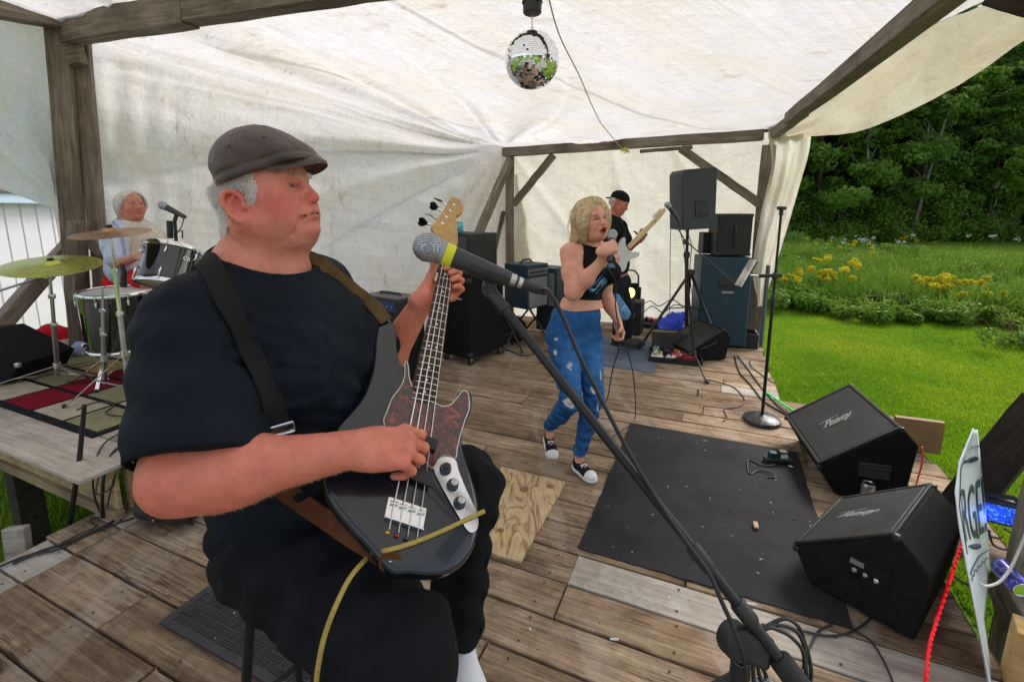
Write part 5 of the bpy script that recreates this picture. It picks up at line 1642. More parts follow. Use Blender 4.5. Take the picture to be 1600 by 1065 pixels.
def tort():
 m,nt,ns,ln,b=new_mat('tortoiseshell')
 v=coords(nt,rand=False);n1=noise_tex(nt,v,42,6,.7,1.5);n2=noise_tex(nt,v,120,3,.6,.8)
 r1=ramp(nt,[(.42,(.028,.006,.007)),(.5,(.075,.010,.012)),(.60,(.20,.022,.018)),(.68,(.32,.06,.03))]);ln.new(n1,r1.inputs[0])
 r2=ramp(nt,[(.35,(.5,.5,.5)),(.65,(1.2,1.2,1.2))]);ln.new(n2,r2.inputs[0])
 c=mixc(nt,.7,r1.outputs[0],r2.outputs[0],'MULTIPLY');ln.new(c,b.inputs['Base Color'])
 b.inputs['Roughness'].default_value=.16;b.inputs['Coat Weight'].default_value=.8;b.inputs['Coat Roughness'].default_value=.05
 return m
TORT=tort()
MAPLE=wood_mat('maple_neck',(.50,.30,.11),(.60,.38,.16),(.66,.45,.21))
ROSE=wood_mat('rosewood',(.035,.018,.012),(.07,.036,.022),(.11,.06,.04))
WPLY=M('white_ply',(.62,.60,.54),.4,bump=0)
STRINGM=M('string',(.62,.61,.58),.3,1.0,bump=0)
outline_px=[(612,893),(640,895),(672,898),(702,893),(728,876),(743,850),(750,815),(747,775),(736,735),(725,700),(724,672),(733,650),(739,632),(738,612),(730,605),(718,609),(711,622),(702,630),(688,632),(668,622),(652,612),(640,598),(636,575),(625,560),(620,535),(621,515),(613,500),(601,496),(590,507),(584,530),(582,560),(576,590),(563,620),(545,642),(527,662),(512,690),(505,722),(507,755),(520,788),(545,820),(575,852)]
ol=[GP(x,y)for x,y in outline_px]
olc=[(q.x,q.y)for q in catmull(ol,5,closed=True)]
TH=.042
def ring_inset(poly,d):
 n=len(poly);out=[]
 ar=sum(poly[i][0]*poly[(i+1)%n][1]-poly[(i+1)%n][0]*poly[i][1]for i in range(n));sg=1 if ar>0 else-1
 for i in range(n):
  a,b_=Vector(poly[(i-2)%n]),Vector(poly[(i+2)%n]);t=(b_-a)
  if t.length<1e-9:t=Vector((1,0))
  t.normalize();nrm=Vector((-t.y,t.x))*sg
  out.append((poly[i][0]+nrm.x*d,poly[i][1]+nrm.y*d))
 return out
m_=MB();prof=[(.012,0),(.008,-.0008),(.004,-.003),(.0012,-.007),(0,-.012),(0,-.030),(.0012,-.035),(.004,-.039),(.008,-.0415),(.012,-TH)]
rings=[[GW(a,b_,z)-GO for a,b_ in ring_inset(olc,d)]for d,z in prof]
n=len(olc);vs=[q for r_ in rings for q in r_];fs=[]
for i in range(len(rings)-1):
 for j in range(n):fs.append((i*n+j,i*n+(j+1)%n,(i+1)*n+(j+1)%n,(i+1)*n+j))
fs.append(tuple(range(n)));fs.append(tuple((len(rings)-1)*n+j for j in range(n))[::-1])
m_.add(vs,fs)
gb=m_.build('body',GBODY,bg_,smooth=50)
import bmesh
bm_=bmesh.new();bm_.from_mesh(gb.data);bmesh.ops.recalc_face_normals(bm_,faces=bm_.faces);bm_.to_mesh(gb.data);bm_.free()
finish(gb.data,50)
def plate(name,pts,off,th,mat,parent,smooth_n=0,px=True,bevel=.0008):
 c_=[GP(x,y,off)for x,y in pts]if px else pts
 if smooth_n:c_=[(q.x,q.y)for q in catmull(c_,smooth_n,closed=True)]
 m_=MB();m_.prism(c_,GW(0,0,off)-GO,e1,gw,th)
 o=m_.build(name,mat,parent,smooth=30)
 bm_=bmesh.new();bm_.from_mesh(o.data);bmesh.ops.triangulate(bm_,faces=[f for f in bm_.faces if len(f.verts)>4]);bmesh.ops.recalc_face_normals(bm_,faces=bm_.faces);bm_.to_mesh(o.data);bm_.free()
 return o
pg=[(599,662),(605,640),(612,622),(624,606),(631,590),(632,572),(634,564),(638,570),(640,590),(645,605),(652,614),(672,624),(690,634),(703,632),(713,622),(722,611),(730,612),(733,622),(733,640),(726,660),(719,682),(715,700),(712,716),(700,712),(688,716),(676,732),(664,722),(648,712),(634,705),(618,690)]
plate('pickguard_edge',pg,.0016,.002,WPLY,bg_,4)
pgc=[GP(x,y,.003)for x,y in pg];pgc=[(q.x,q.y)for q in catmull(pgc,4,closed=True)]
plate('pickguard',ring_inset(pgc,.0022),.0030,.0020,TORT,bg_,0,px=False)
def screw_heads(lst,off,mat,parent,r=.0024):
 for(x,y)in lst:
  a,b_=GP(x,y,off)
  MB().lathe([(r,-.0005),(r*.9,.0006),(r*.3,.0010)],10,axis=tuple(gn)).build('screw',mat,parent,loc=GW(a,b_,off)-GO)
screw_heads([(615,633),(631,596),(604,658),(655,620),(705,638),(728,616),(729,648),(721,668),(675,726)],.003,CHROME,bg_)
cpl=[(676,730),(688,716),(701,714),(712,720),(716,735),(728,765),(742,795),(747,815),(744,828),(736,832),(728,826),(716,806),(698,775)]
cp_=plate('control_plate',cpl,.0022,.0022,CHROME,bg_,3)
screw_heads([(709,727),(684,734),(738,824)],.0022,STEEL,bg_,.002)
KNOB=M('black_knob',(.012,.012,.013),.3,bump=.05)
for k,(x,y)in enumerate(((697,731),(708,756),(719,784))):
 a,b_=GP(x,y,.010)
 kn=MB().lathe([(.0125,0),(.0125,.004),(.0105,.0055),(.0095,.014),(.0080,.0152),(0.0001,.0154)],24,axis=tuple(gn)).build('knob',KNOB,bg_,loc=GW(a,b_,.0022)-GO)
 MB().lathe([(.0068,0),(.0068,.004),(.0055,.0048),(.0001,.0050)],20,axis=tuple(gn)).build('knob_cap',STEEL if k else KNOB,kn,loc=tuple(gn*.0150))
 for q in range(10):
  a2=2*math.pi*q/10;MB().box((0,0,0),(.0012,.0012,.008)).build('ridge',KNOB,kn,smooth=0,loc=tuple((e1*math.cos(a2)+gw*math.sin(a2))*.0101+gn*.009),rot=gn.to_track_quat('Z','Y').to_euler())
br_=[(607,776),(666,795),(660,830),(600,810)]
bq=plate('bridge',br_,.003,.003,CHROME,bg_,0)
a0,b0=GP(600,810,.003);a1,b1=GP(660,830,.003);pA,pB=GW(a0,b0,.009)-GO,GW(a1,b1,.009)-GO
MB().bar(pA,pB,.0025,.014,upv=tuple(gn)).build('bridge_wall',CHROME,bg_,smooth=0,bevel=.0005)
sad=[];BALLS=[(.5,.32,.03),(.35,.01,.02),(.05,.05,.05),(.0,.12,.05)]
for k in range(4):
 f=(k+.5)/4
 x,y=609+(665-609)*f,783+(802-783)*f
 a,b_=GP(x,y,.010);sad.append((a,b_))
 MB().tube([GW(a,b_-.0075,.009)-GO,GW(a,b_+.0075,.009)-GO],.0036,12).build('saddle',CHROME,bg_)
 MB().tube([GW(a,b_,.006)-GO,GW(a-.040,b_,.006)-GO],.0012,6).build('intonation_screw',CHROME,bg_)
 MB().lathe([(.0045,0),(.0045,.004),(.002,.005)],10,axis=tuple(-e1)).build('string_ball',M('string_ball_end',BALLS[k],.3,.4,bump=0),bg_,loc=GW(a-.049,b_-.002,.004)-GO)
PICK=M('pickup_black',(.010,.010,.011),.35,bump=.05)
for pts in([(622,720),(674,742),(672,762),(618,740)],[(650,676),(684,690),(680,706),(646,692)]):
 pk=plate('pickup',pts,.008,.008,PICK,bg_,0)
 for k in range(8):
  f=(k+.7)/8.4;u=Vector(pts[0]).lerp(Vector(pts[1]),f);v_=Vector(pts[3]).lerp(Vector(pts[2]),f);c_=u.lerp(v_,.5)
  a,b_=GP(c_.x,c_.y,.008)
  MB().lathe([(.0022,0),(.0022,.001),(.0001,.0012)],8,axis=tuple(gn)).build('pole_piece',STEEL,pk,loc=GW(a,b_,.008)-GO)
L=(NUT-GO).length
aj,bj=GP(672,622,.006)
cx0=GP(645,612,.006);cx1=GP(687,632,.006)
an,bn=GP(706,397,.010)
bc0=(GP(648,600,.006)[1]+GP(690,612,.006)[1])/2
def neck_c(a):
 f=(a-A0)/(A1-A0)
 return B0+(B1_-B0)*f,W0+(W1-W0)*f
A0=GP(664,622,.006)[0];A1=L
l0,r0=GP(643,606,.006)[1],GP(683,620,.006)[1]
B0,W0=(l0+r0)/2,abs(r0-l0)/2
l1,r1=GP(691,405,.006)[1],GP(711,405,.006)[1]
B1_,W1=(l1+r1)/2,max(abs(r1-l1)/2,.019)
W0=min(W0,.031);W1=min(W1,.021)
rows=[];fb=[]
for i in range(25):
 a=A0-.02+(A1-A0+.03)*i/24;b_,w_=neck_c(a)
 row_=[]
 for k in range(13):
  th=math.pi*k/12
  row_.append(GW(a,b_-w_*math.cos(th),-.002-.019*math.sin(th)**.8)-GO)
 rows.append(row_)
m_=MB();m_.grid(rows);nr=len(rows)
m_.f.append(tuple(range(13)));m_.mi.append(0);m_.f.append(tuple((nr-1)*13+k for k in range(13))[::-1]);m_.mi.append(0)
for i in range(nr-1):m_.f.append((i*13,(i+1)*13,(i+1)*13+12,i*13+12));m_.mi.append(0)
nk=m_.build('neck',MAPLE,bg_,smooth=50)
rows=[]
for i in range(25):
 a=A0-.012+(A1-A0+.012)*i/24;b_,w_=neck_c(a)
 rows.append([GW(a,b_-w_,-.0015)-GO,GW(a,b_-w_,.0035)-GO,GW(a,b_-w_*.5,.0058)-GO,GW(a,b_,.0062)-GO,GW(a,b_+w_*.5,.0058)-GO,GW(a,b_+w_,.0035)-GO,GW(a,b_+w_,-.0015)-GO])
m_=MB();m_.grid([r_[::-1]for r_ in rows]);nr=len(rows)
for e_ in(0,nr-1):m_.f.append(tuple(e_*7+k for k in range(7)));m_.mi.append(0)
fbo=m_.build('fingerboard',ROSE,bg_,smooth=50)
SCL=L
dots={3,5,7,9,12,15,17,19}
for k in range(1,21):
 a=SCL*2**(-k/12.0)
 if a<A0-.008:break
 b_,w_=neck_c(a)
 MB().tube([GW(a,b_-w_*.99,.0045)-GO,GW(a,b_-w_*.4,.0070)-GO,GW(a,b_+w_*.4,.0070)-GO,GW(a,b_+w_*.99,.0045)-GO],.0012,6).build('fret',CHROME,bg_,smooth=180)
 ap=SCL*2**(-(k-1)/12.0)
 if k in dots:
  for off_ in((-.35,.35)if k==12 else(0,)):
   MB().lathe([(.0034,0),(.0034,.0006),(.0001,.0007)],14,axis=tuple(gn)).build('inlay_dot',WPLY,bg_,loc=GW((a+ap)/2,b_+w_*off_,.0060)-GO)
MB().bar(GW(A1+.002,B1_-W1,.004)-GO,GW(A1+.002,B1_+W1,.004)-GO,.005,.012,upv=tuple(gn)).build('nut',WPLY,bg_,smooth=0,bevel=.0006)
hs_px=[(692,386),(673,361),(678,353),(690,336),(700,318),(705,314),(713,315),(720,323),(722,333),(716,340),(711,342),(712,350),(713,370),(712,388)]
HSO=.002
pts=[GP(x,y,-HSO)for x,y in hs_px]
def hsq(x,y,off=0.0):return GP(x,y,-HSO+off)
hs_=plate('headstock',hs_px,-HSO,.015,MAPLE,bg_,3)
tun=[]
for k,(x,y)in enumerate(((691,352),(697,342),(703,332),(709,323))):
 a,b_=hsq(x,y,.006);tun.append((a,b_))
 MB().lathe([(.0085,0),(.0085,.002),(.0058,.003),(.0050,.008),(.0066,.012),(.0066,.016),(.0040,.0165)],18,axis=tuple(gn)).build('tuning_post',CHROME,bg_,loc=GW(a,b_,-HSO)-GO)
for k,(x,y)in enumerate(((664,345),(672,333),(681,321),(688,311))):
 a,b_=hsq(x,y);c_=GW(a,b_,-HSO-.008)-GO;ta,tb_=tun[k];pst=GW(ta,tb_,-HSO-.008)-GO
 d_=(c_-pst).normalized()
 tk=MB().tube([pst,c_-d_*.008],.0035,8).build('tuner_shaft',CHROME,bg_)
 m_=MB()
 tlt=(gn*.75+e1*.5).normalized()if k in(1,3)else(gn*.2+e1*.95).normalized()
 for(u_,v_)in((0,0),(.009,.009),(-.009,.009)):
  cc=c_+d_*v_*1.0+d_.cross(tlt)*u_
  m_.lathe([(.0001,-.0030),(.0110,-.0024),(.0122,0),(.0110,.0024),(.0001,.0030)],16,c=tuple(cc),axis=tuple(tlt))
 m_.build('tuner_button',STEEL if k in(1,)else M('dark_nickel',(.05,.055,.06),.25,.9,bump=0),tk if False else bg_,smooth=60)
for k in range(4):
 f=(k-1.5)/1.5
 a,b_=sad[k];pn=GW(A1,B1_+W1*.72*f,.0085)-GO
 r_=(.0014,.0012,.0010,.0008)[k]
 MB().tube([GW(a-.046,b_,.006)-GO,GW(a,b_,.0135)-GO,pn,GW(tun[k][0],tun[k][1],.006)-GO],r_,6,cap=False).build('string',STRINGM,bg_)
STRAPB=cloth_mat('black_webbing',(.012,.012,.013),.2,1500,.4,.8,.1)
LEATH=M('brown_leather',(.105,.036,.014),.75,spec=.15,var=.35,vs=25,bump=.35,bs=120,dist=.002)
LEATH2=M('worn_olive_leather',(.10,.06,.022),.75,spec=.15,var=.35,vs=20,bump=.3,dist=.002)
def strap_on(px_list,fn,lift=.004):
 P_,N_=[],[]
 for i_,(x,y)in enumerate(px_list):
  p=trace(x,y,fn)
  if p is None:p=P_[-1]+np.array([.01,0,-.01])if P_ else None
  if p is None:continue
  nn=normal_at(fn,p,.02);P_.append(p+nn*(lift if i_<5 else lift+.0035*(i_-4)));N_.append(nn)
 return P_,N_
P_,N_=strap_on([(322,408),(335,430),(352,465),(370,505),(388,545),(404,585),(420,625),(433,662),(444,700),(450,730)],shirt_fn)
o=ribbon('strap',[P_[0]+np.array([-.085,.05,-.09]),P_[0]+np.array([-.045,.03,-.028])]+P_,[N_[0],N_[0]]+N_,.046,.004,STRAPB,bg_)
pb=P_[7];nb=N_[7];tb=P_[8]-P_[6];tb/=np.linalg.norm(tb);xb=np.cross(tb,nb)
m_=MB();c_=pb+nb*.006
for s1,s2 in((-1,1),):
 cs=[c_+xb*.029*i+tb*.010*j for i,j in((-1,-1),(1,-1),(1,1),(-1,1))]
 m_.tube([cs[0],cs[1]],.0030,8);m_.tube([cs[1],cs[2]],.0022,8);m_.tube([cs[2],cs[3]],.0030,8);m_.tube([cs[3],cs[0]],.0022,8)
m_.bar(tuple((cs[0]+cs[3])/2+nb*.001),tuple((cs[1]+cs[2])/2+nb*.001),.018,.0015,upv=tuple(nb))
rel(m_.build('strap_buckle',CHROME,bg_,bevel=0),bg_)
sb_a,sb_b=GP(613,870,-.02)
sbp=np.array(tuple(PL(612,870,GO-gn*.012,gn)))
belly_pts=[]
for(x,y)in((440,760),(480,790)):
 p=trace(x,y,lambda q:np.minimum(shirt_fn(q),trou_fn(q)));nn=normal_at(lambda q:np.minimum(shirt_fn(q),trou_fn(q)),p,.02);belly_pts.append((p+nn*.006,nn))
tailn=np.array(tuple((gn*.55-e1*.8).normalized()))
tail_o=np.array(tuple((-e1*.9-gw*.35).normalized()))
sbp=sbp+tail_o*.004
p2=[b_[0]for b_ in belly_pts]+[np.array(tuple(W(530,824,.79))),np.array(tuple(W(575,852,.765))),sbp+tailn*.006]
fl_=np.array([.2,-.88,.35]);n2=[fl_]*2+[fl_,fl_,tailn]
ribbon('strap_end',[belly_pts[0][0]+np.array([-.03,-.0,.03])]+p2,[n2[0]]+n2,.040,.0035,LEATH,bg_)
m_=MB();m_.lathe([(.020,-.0015),(.020,.0015),(.014,.0022),(.0001,.0022)],20,axis=tuple(tailn));o=m_.build('strap_tab',LEATH,bg_,loc=tuple(Vector(tuple(sbp+tailn*.007))-GO))
MB().lathe([(.0075,0),(.0070,.003),(.0035,.0045),(.0035,.0055),(.0001,.0056)],18,axis=tuple(tailn)).build('strap_button',CHROME,bg_,loc=tuple(Vector(tuple(sbp+tailn*.009))-GO))
P_,N_=strap_on([(482,400),(500,413),(520,430),(545,450),(568,468)],shirt_fn,.005)
_e=np.array(tuple(GW(*GP(603,503,.0),.003)));P_+=[P_[-1]*.45+_e*.55+np.array([0,-.01,.012]),_e];N_=[np.array([.25,-.75,.6])]*(len(P_)-1)+[np.array([.3,-.6,.75])]
ribbon('strap_front',P_,N_,.036,.004,LEATH2,bg_)
def weave_mat():
 m,nt,ns,ln,b=new_mat('yellow_woven_jacket')
 v=coords(nt,rand=False);vo=nd(nt,'ShaderNodeTexVoronoi');vo.inputs['Scale'].default_value=800;ln.new(v,vo.inputs['Vector'])
 rp=ramp(nt,[(.30,(.60,.46,.10)),(.6,(.42,.30,.06)),(.9,(.16,.12,.03))]);ln.new(vo.outputs['Distance'],rp.inputs[0]);ln.new(rp.outputs[0],b.inputs['Base Color'])
 b.inputs['Roughness'].default_value=.7;add_bump(nt,b,vo.outputs['Distance'],.6,.002);return m
YC=weave_mat()
def gpt(x,y,off):a,b_=GP(x,y,off);return GW(a,b_,off)
yp=[gpt(757,798,.012),gpt(735,808,.008),gpt(700,825,.006),gpt(660,842,.006),gpt(625,854,.006),gpt(600,860,.001)]
yp+=[Vector(W(585,862,.775)),Vector(W(565,880,.735)),Vector(W(545,905,.70)),Vector(W(525,945,.665)),Vector(W(508,990,.655)),Vector(W(499,1030,.65)),Vector(W(494,1075,.655)),Vector(W(492,1180,.70)),Vector(W(505,1420,.80)),G(560,1700)+Vector((0,0,.01))]
cable('instrument_cable',yp,.0043,YC,'thick yellow woven cable looped across the bass body and hanging to the floor','cable',n=12)
st=thing('stool','black metal stool under the seated bassist, only its thin legs showing','stool',(-.55,1.06,0))
sx=.0
MB().lathe([(.150,0),(.165,.012),(.165,.040),(.140,.052),(.0001,.055)],32).build('seat',RUBBER,st,loc=(.03,0,.625))
for a in(35,125,215,305):
 c_,s_=math.cos(R(a)),math.sin(R(a))
 MB().tube([(c_*.11,s_*.11,.60),(c_*.19,s_*.19,.012)],.012,12).build('leg',BLACKMETAL,st)
MB().tube([(math.cos(R(a))*.165,math.sin(R(a))*.165,.21)for a in range(35,396,15)],.008,8).build('foot_ring',BLACKMETAL,st)
def mic_build(name,label,cat,pos,axis,sc=1.0,tape=None,detail=True,grille=None,parent=None):
 """axis: unit vector from the tail to the ball; pos = centre of the ball"""
 root=thing(name,label,cat,pos)
 ax=-Vector(axis).normalized()
 r=.0265*sc
 g=grille or GRILLE
 prof=[(.0001,-r*.99),(r*.30,-r*.96),(r*.55,-r*.85),(r*.78,-r*.64),(r*.93,-r*.38),(r,-r*.10)]
 MB().lathe(prof,40,axis=tuple(ax)).build('grille',g,root)
 MB().lathe([(r*1.0,-r*.10),(r*1.03,-r*.08),(r*1.03,r*.12),(r*1.0,r*.14)],40,axis=tuple(ax),closed=True).build('grille_band',GREYM,root)
 MB().lathe([(r,r*.14),(r*.95,r*.42),(r*.82,r*.78),(r*.76,r*.95)],40,axis=tuple(ax),closed=True).build('grille',g,root)
 MB().lathe([(r*.80,r*.88),(r*.84,r*.94),(r*.84,r*1.16),(r*.78,r*1.2)],40,axis=tuple(ax)).build('collar',GREYM,root)
 z0=r*1.18
 if tape:
  MB().lathe([(r*.775,z0),(r*.80,z0+.001),(r*.785,z0+.0175*sc),(r*.76,z0+.018*sc)],40,axis=tuple(ax),closed=True).build('tape_ring',tape,root)
 MB().lathe([(r*.74,z0-.001),(r*.755,z0+.002),(r*.72,z0+.03*sc),(r*.55,z0+.105*sc),(r*.50,z0+.128*sc),(r*.46,z0+.130*sc)],36,axis=tuple(ax)).build('handle',MICBODY,root)
 return root,ax,z0
def grille_mat():
 m,nt,ns,ln,b=new_mat('wire_mesh_grille')
 ge=coords(nt,(1,1,1),rand=False)
 vo=nd(nt,'ShaderNodeTexVoronoi');vo.inputs['Scale'].default_value=330;vo.inputs['Randomness'].default_value=.12;ln.new(ge,vo.inputs['Vector'])
 rp=ramp(nt,[(.33,(.02,.02,.022)),(.46,(.42,.44,.48))]);ln.new(vo.outputs['Distance'],rp.inputs[0]);ln.new(rp.outputs[0],b.inputs['Base Color'])
 b.inputs['Metallic'].default_value=.75;b.inputs['Roughness'].default_value=.42
 add_bump(nt,b,vo.outputs['Distance'],.8,.0015)
 return m
GRILLE=grille_mat()
GREYM=M('grey_grille_ring',(.28,.30,.34),.45,.5,bump=.05)
MICBODY=M('mic_handle_paint',(.035,.036,.040),.42,.1,bump=.05,bs=300)
YTAPE=M('yellow_tape',(.62,.60,.015),.55,var=.06,bump=.05)
SILV=M('connector_silver',(.55,.54,.50),.3,.9,bump=0)
mball=W(668,386,.845);mtail=W(788,432,.86)
maxis=(mball-mtail).normalized()
mk,ax,z0=mic_build('microphone','large silver-headed microphone with a yellow ring, close in front of the bassist','microphone',mball,maxis,1.0,YTAPE)
zc=z0+.130
MB().lathe([(.0115,zc-.002),(.0118,zc+.010),(.0100,zc+.012)],24,axis=tuple(ax)).build('socket_ring',SILV,mk)
clipc=mball+Vector(ax)*(z0+.088)
stand=thing('mic_stand','black boom microphone stand slanting through the foreground','microphone stand',G(1205,1130))
so=stand.location
def SB(p):return Vector(p)-so
up=Vector((0,-.2,1));up=(up-Vector(ax)*up.dot(Vector(ax))).normalized();side_=Vector(ax).cross(up)
m_=MB();rows=[]
for i in range(13):
 a=R(-20+220*i/12)+math.pi
 d_=side_*math.cos(a)+up*math.sin(a)
 rows.append([SB(mball)+Vector(ax)*(z0+zz)+d_*rr for zz,rr in((.052,.0185),(.060,.0200),(.120,.0175),(.128,.0155),(.128,.0130),(.052,.0160))])
m_.grid(rows)
m_.build('mic_clip',BLACKPLASTIC,stand,smooth=40)
jt=mball+Vector(ax)*(z0+.100)-up*.030
m_=MB();m_.tube([SB(mball+Vector(ax)*(z0+.095)-up*.014),SB(jt)],.0105,12).tube([SB(jt-side_*.016),SB(jt+side_*.016)],.0135,16)
m_.build('clip_joint',BLACKPLASTIC,stand)
m_=MB();m_.tube([SB(jt-side_*.022),SB(jt-side_*.016)],.008,10);m_.build('joint_screw',CHROME,stand)
b0=jt-up*.004;b1=W(1102,875,.70);b2=W(1170,965,.665);b3=W(1250,1072,.625);
d1=(b2-b0).normalized()
MB().tube([SB(b0),SB(b0+d1*.012),SB(b0+d1*.05),SB(b0+d1*.052)],[.010,.0125,.0125,.009],14).build('boom_collar',BLACKPLASTIC,stand)
MB().tube([SB(b0+d1*.03),SB(b0.lerp(b2,.82))],.0085,18).build('boom_tube',BLACKMETAL,stand)
cl0=b0.lerp(b2,.80)
MB().tube([SB(cl0),SB(cl0+d1*.004),SB(cl0+d1*.045),SB(cl0+d1*.05)],[.0095,.0125,.0125,.0100],16).build('boom_clutch',BLACKPLASTIC,stand)
MB().tube([SB(cl0+d1*.045),SB(b2)],.0095,16).build('boom_tube',BLACKMETAL,stand)
MB().tube([SB(b2-d1*.03),SB(b2-d1*.026),SB(b2+d1*.006),SB(b2+d1*.01)],[.011,.0135,.0135,.011],16).build('boom_clutch',BLACKPLASTIC,stand)
d2=(b3-b2).normalized()
MB().tube([SB(b2),SB(b3)],.0095,16).build('boom_tube',BLACKMETAL,stand)
MB().tube([SB(b3-d2*.05),SB(b3-d2*.045),SB(b3+d2*.03),SB(b3+d2*.035)],[.012,.018,.019,.014],18).build('counterweight',RUBBER,stand)
sv=W(1152,1003,.66);svd=W(1185,1010,.66)
piv=W(1180,1008,.655)
m_=MB();m_.lathe([(.001,-.016),(.026,-.016),(.028,-.012),(.028,.012),(.026,.016),(.001,.016)],26,axis=(.25,-.9,.2))
m_.build('swivel',BLACKPLASTIC,stand,loc=SB(W(1150,1000,.665)))
MB().bar(SB(W(1150,1000,.662)),SB(W(1205,1022,.652)),.05,.022,upv=(.2,-1,.2)).build('swivel_body',BLACKPLASTIC,stand,bevel=.008)
cb=G(1190,1085);colt=W(1158,1030,.67)
colb=Vector((colt.x,colt.y,.05))
MB().tube([SB(colt),SB(colt-Vector((0,0,.05))),SB(Vector((colt.x,colt.y,.60)))],.0125,16).build('column',BLACKMETAL,stand)
MB().tube([SB(Vector((colt.x,colt.y,.60))),SB(Vector((colt.x,colt.y,.08)))],.0105,16).build('column',BLACKMETAL,stand)
MB().tube([SB(colt+Vector((0,0,.0))),SB(colt-Vector((0,0,.055)))],.016,16).build('column_collar',BLACKPLASTIC,stand)
m_=MB();m_.tube([SB(colt+Vector((.012,-.012,-.02))),SB(colt+Vector((.030,-.022,-.02)))],.0055,10);m_.lathe([(.008,0),(.009,.004),(.009,.014),(.006,.016)],12,c=tuple(SB(colt+Vector((.028,-.02,-.02)))),axis=(.7,-.5,0));m_.build('clamp_screw',STEEL,stand)
MB().tube([SB(colt+Vector((-.012,0,-.03))),SB(colt+Vector((-.055,-.01,-.045)))],.006,10).build('clamp_handle',BLACKPLASTIC,stand)
for a in(30,150,270):
 MB().tube([SB(Vector((colt.x,colt.y,.20))),SB(Vector((colt.x+.30*math.cos(R(a)),colt.y+.30*math.sin(R(a)),.012)))],.008,10).build('leg',BLACKMETAL,stand)
cc=W(1215,1045,.64)
pts=[]
for k in range(40):
 a=2*math.pi*k/14;rr_=.055+.004*math.sin(k*1.7)
 pts.append(cc+Vector((math.cos(a)*rr_*.8+.0007*k,.02*math.sin(a)+.0006*k,math.sin(a)*rr_)))
cable('cable_coil',pts,.0032,CABLEM,'coil of black cable hooked over the boom end of the front stand','cable')
tailp=mball+Vector(ax)*(zc+.012)
pl=thing('mic_cable','black cable running from the foreground microphone down along its boom','cable',tailp)
MB().tube([Vector((0,0,0)),Vector(ax)*.006,Vector(ax)*.045,Vector(ax)*.062],[.0095,.0100,.0095,.0055],20).build('plug',BLACKPLASTIC,pl)
MB().tube([Vector(ax)*.004,Vector(ax)*.012],.0103,20).build('plug_ring',SILV,pl)
cp_pts=[tailp+Vector(ax)*.055,W(858,455,.80),W(880,495,.79),W(905,555,.775),W(940,625,.76),W(985,710,.74),W(1030,785,.72),W(1075,850,.695),W(1108,895,.675),W(1128,940,.655),W(1148,985,.64),W(1165,1040,.63),W(1168,1120,.64)]
rel(MB().tube(catmull(cp_pts,8),.0037,10).build('cord',CABLEM,pl),pl)
for(x,y,yy)in((1088,862,.69),(1130,925,.668)):
 pass
def strands_follow(center,rad):
 c=np.array(center);r_=np.array(rad)
 def f(P_,D_):
  q=(P_-c)/r_;inside=(q**2).sum(1)<1.05
  n=q/r_;n/=np.linalg.norm(n,axis=1,keepdims=True)+1e-9
  dn=(D_*n).sum(1)
  D2=D_-n*np.minimum(dn,0)[:,None]*inside[:,None]+n*(.04*inside)[:,None]
  D2=D2-n*(np.maximum(dn,0)*.35)[:,None]
  return D2
 return f
V3=lambda v:np.array(tuple(v),float)
sg=thing('person','blonde woman in black crop top and ripped blue jeans singing into a handheld microphone','person',G(892,725))
SF=np.array([.56,-.83,0]);SM=frame_from(SF)
sHO=V3(W(926,345,2.70));sHM=frame_from((.40,-.91,.08),(-.16,.02,1))
sHS=.95
nb=V3(W(924,392,2.76));
sR,sL=V3(W(892,396,2.66)),V3(W(953,402,2.86))
sRe,sLe=V3(W(896,456,2.53)),V3(W(944,458,2.86))
sRw,sLw=V3(W(941,408,2.47)),V3(W(965,501,2.76))
pel=V3(W(898,508,2.76));hR,hL=V3(W(879,528,2.73)),V3(W(917,528,2.80))
kR,kL=V3(W(893,626,2.60)),V3(W(928,620,2.70))
aR,aL=V3(W(859,676,2.88)),V3(W(905,716,2.62))
def s_torso(S_,g=0.0):
 c1_=V3(W(924,425,2.76));c2_=V3(W(908,478,2.76))
 S_.at(c1_,SM).ell((-.01,0,.02),(.098+g,.150+g,.135+g),k=0)
 for y in(-1,1):S_.ell((.070,y*.070,.0),(.068+g,.072+g,.068+g),k=.035)
 S_.at(c2_,SM).ell((0,0,.0),(.105+g,.140+g,.11+g),k=.09)
 S_.at(c2_,SM).ell((.02,0,-.055),(.108+g,.150+g,.065+g),k=.04)
 for y in(-1,1):S_.ell((.0,y*.10,-.055),(.085+g,.062+g,.052+g),k=.04)
 S_.at(pel,SM).ell((0,0,0),(.115+g,.160+g,.12+g),k=.05)
 S_.at()
 S_.cone(nb,sR,.052+g,.052+g,k=.05).cone(nb,sL,.052+g,.050+g,k=.05)
 return S_
je=Sdf();je.at(pel,SM).ell((0,0,-.02),(.118,.165,.12),k=0).ell((-.035,0,-.055),(.115,.155,.10),k=.05).ell((.012,0,.04),(.120,.162,.08),k=.04).ell((.012,0,.085),(.118,.156,.06),k=.04).at()
je.cone(hR,kR,.098,.062,k=.05).cone(hL,kL,.098,.060,k=.05)
kR2=kR;je.cone(kR,aR+np.array([.0,0,.05]),.058,.040,k=.03).cone(kL,aL+np.array([0,0,.03]),.056,.039,k=.03)
je.cone(kR+(aR-kR)*.3+np.array([-.01,.015,0]),kR+(aR-kR)*.45,.050,.046,k=.03).cone(kL+(aL-kL)*.3+np.array([-.005,.02,0]),kL+(aL-kL)*.45,.050,.045,k=.03)
sb_=Sdf();s_torso(sb_)
sb_.cone(sHO+np.array([-.02,0,-.04])@np.eye(3)-sHM[0]*.02,nb+np.array([0,0,-.01]),.050,.060,k=.03)
sbt=Sdf();sbt.ops=list(sb_.ops);sb_=Sdf()
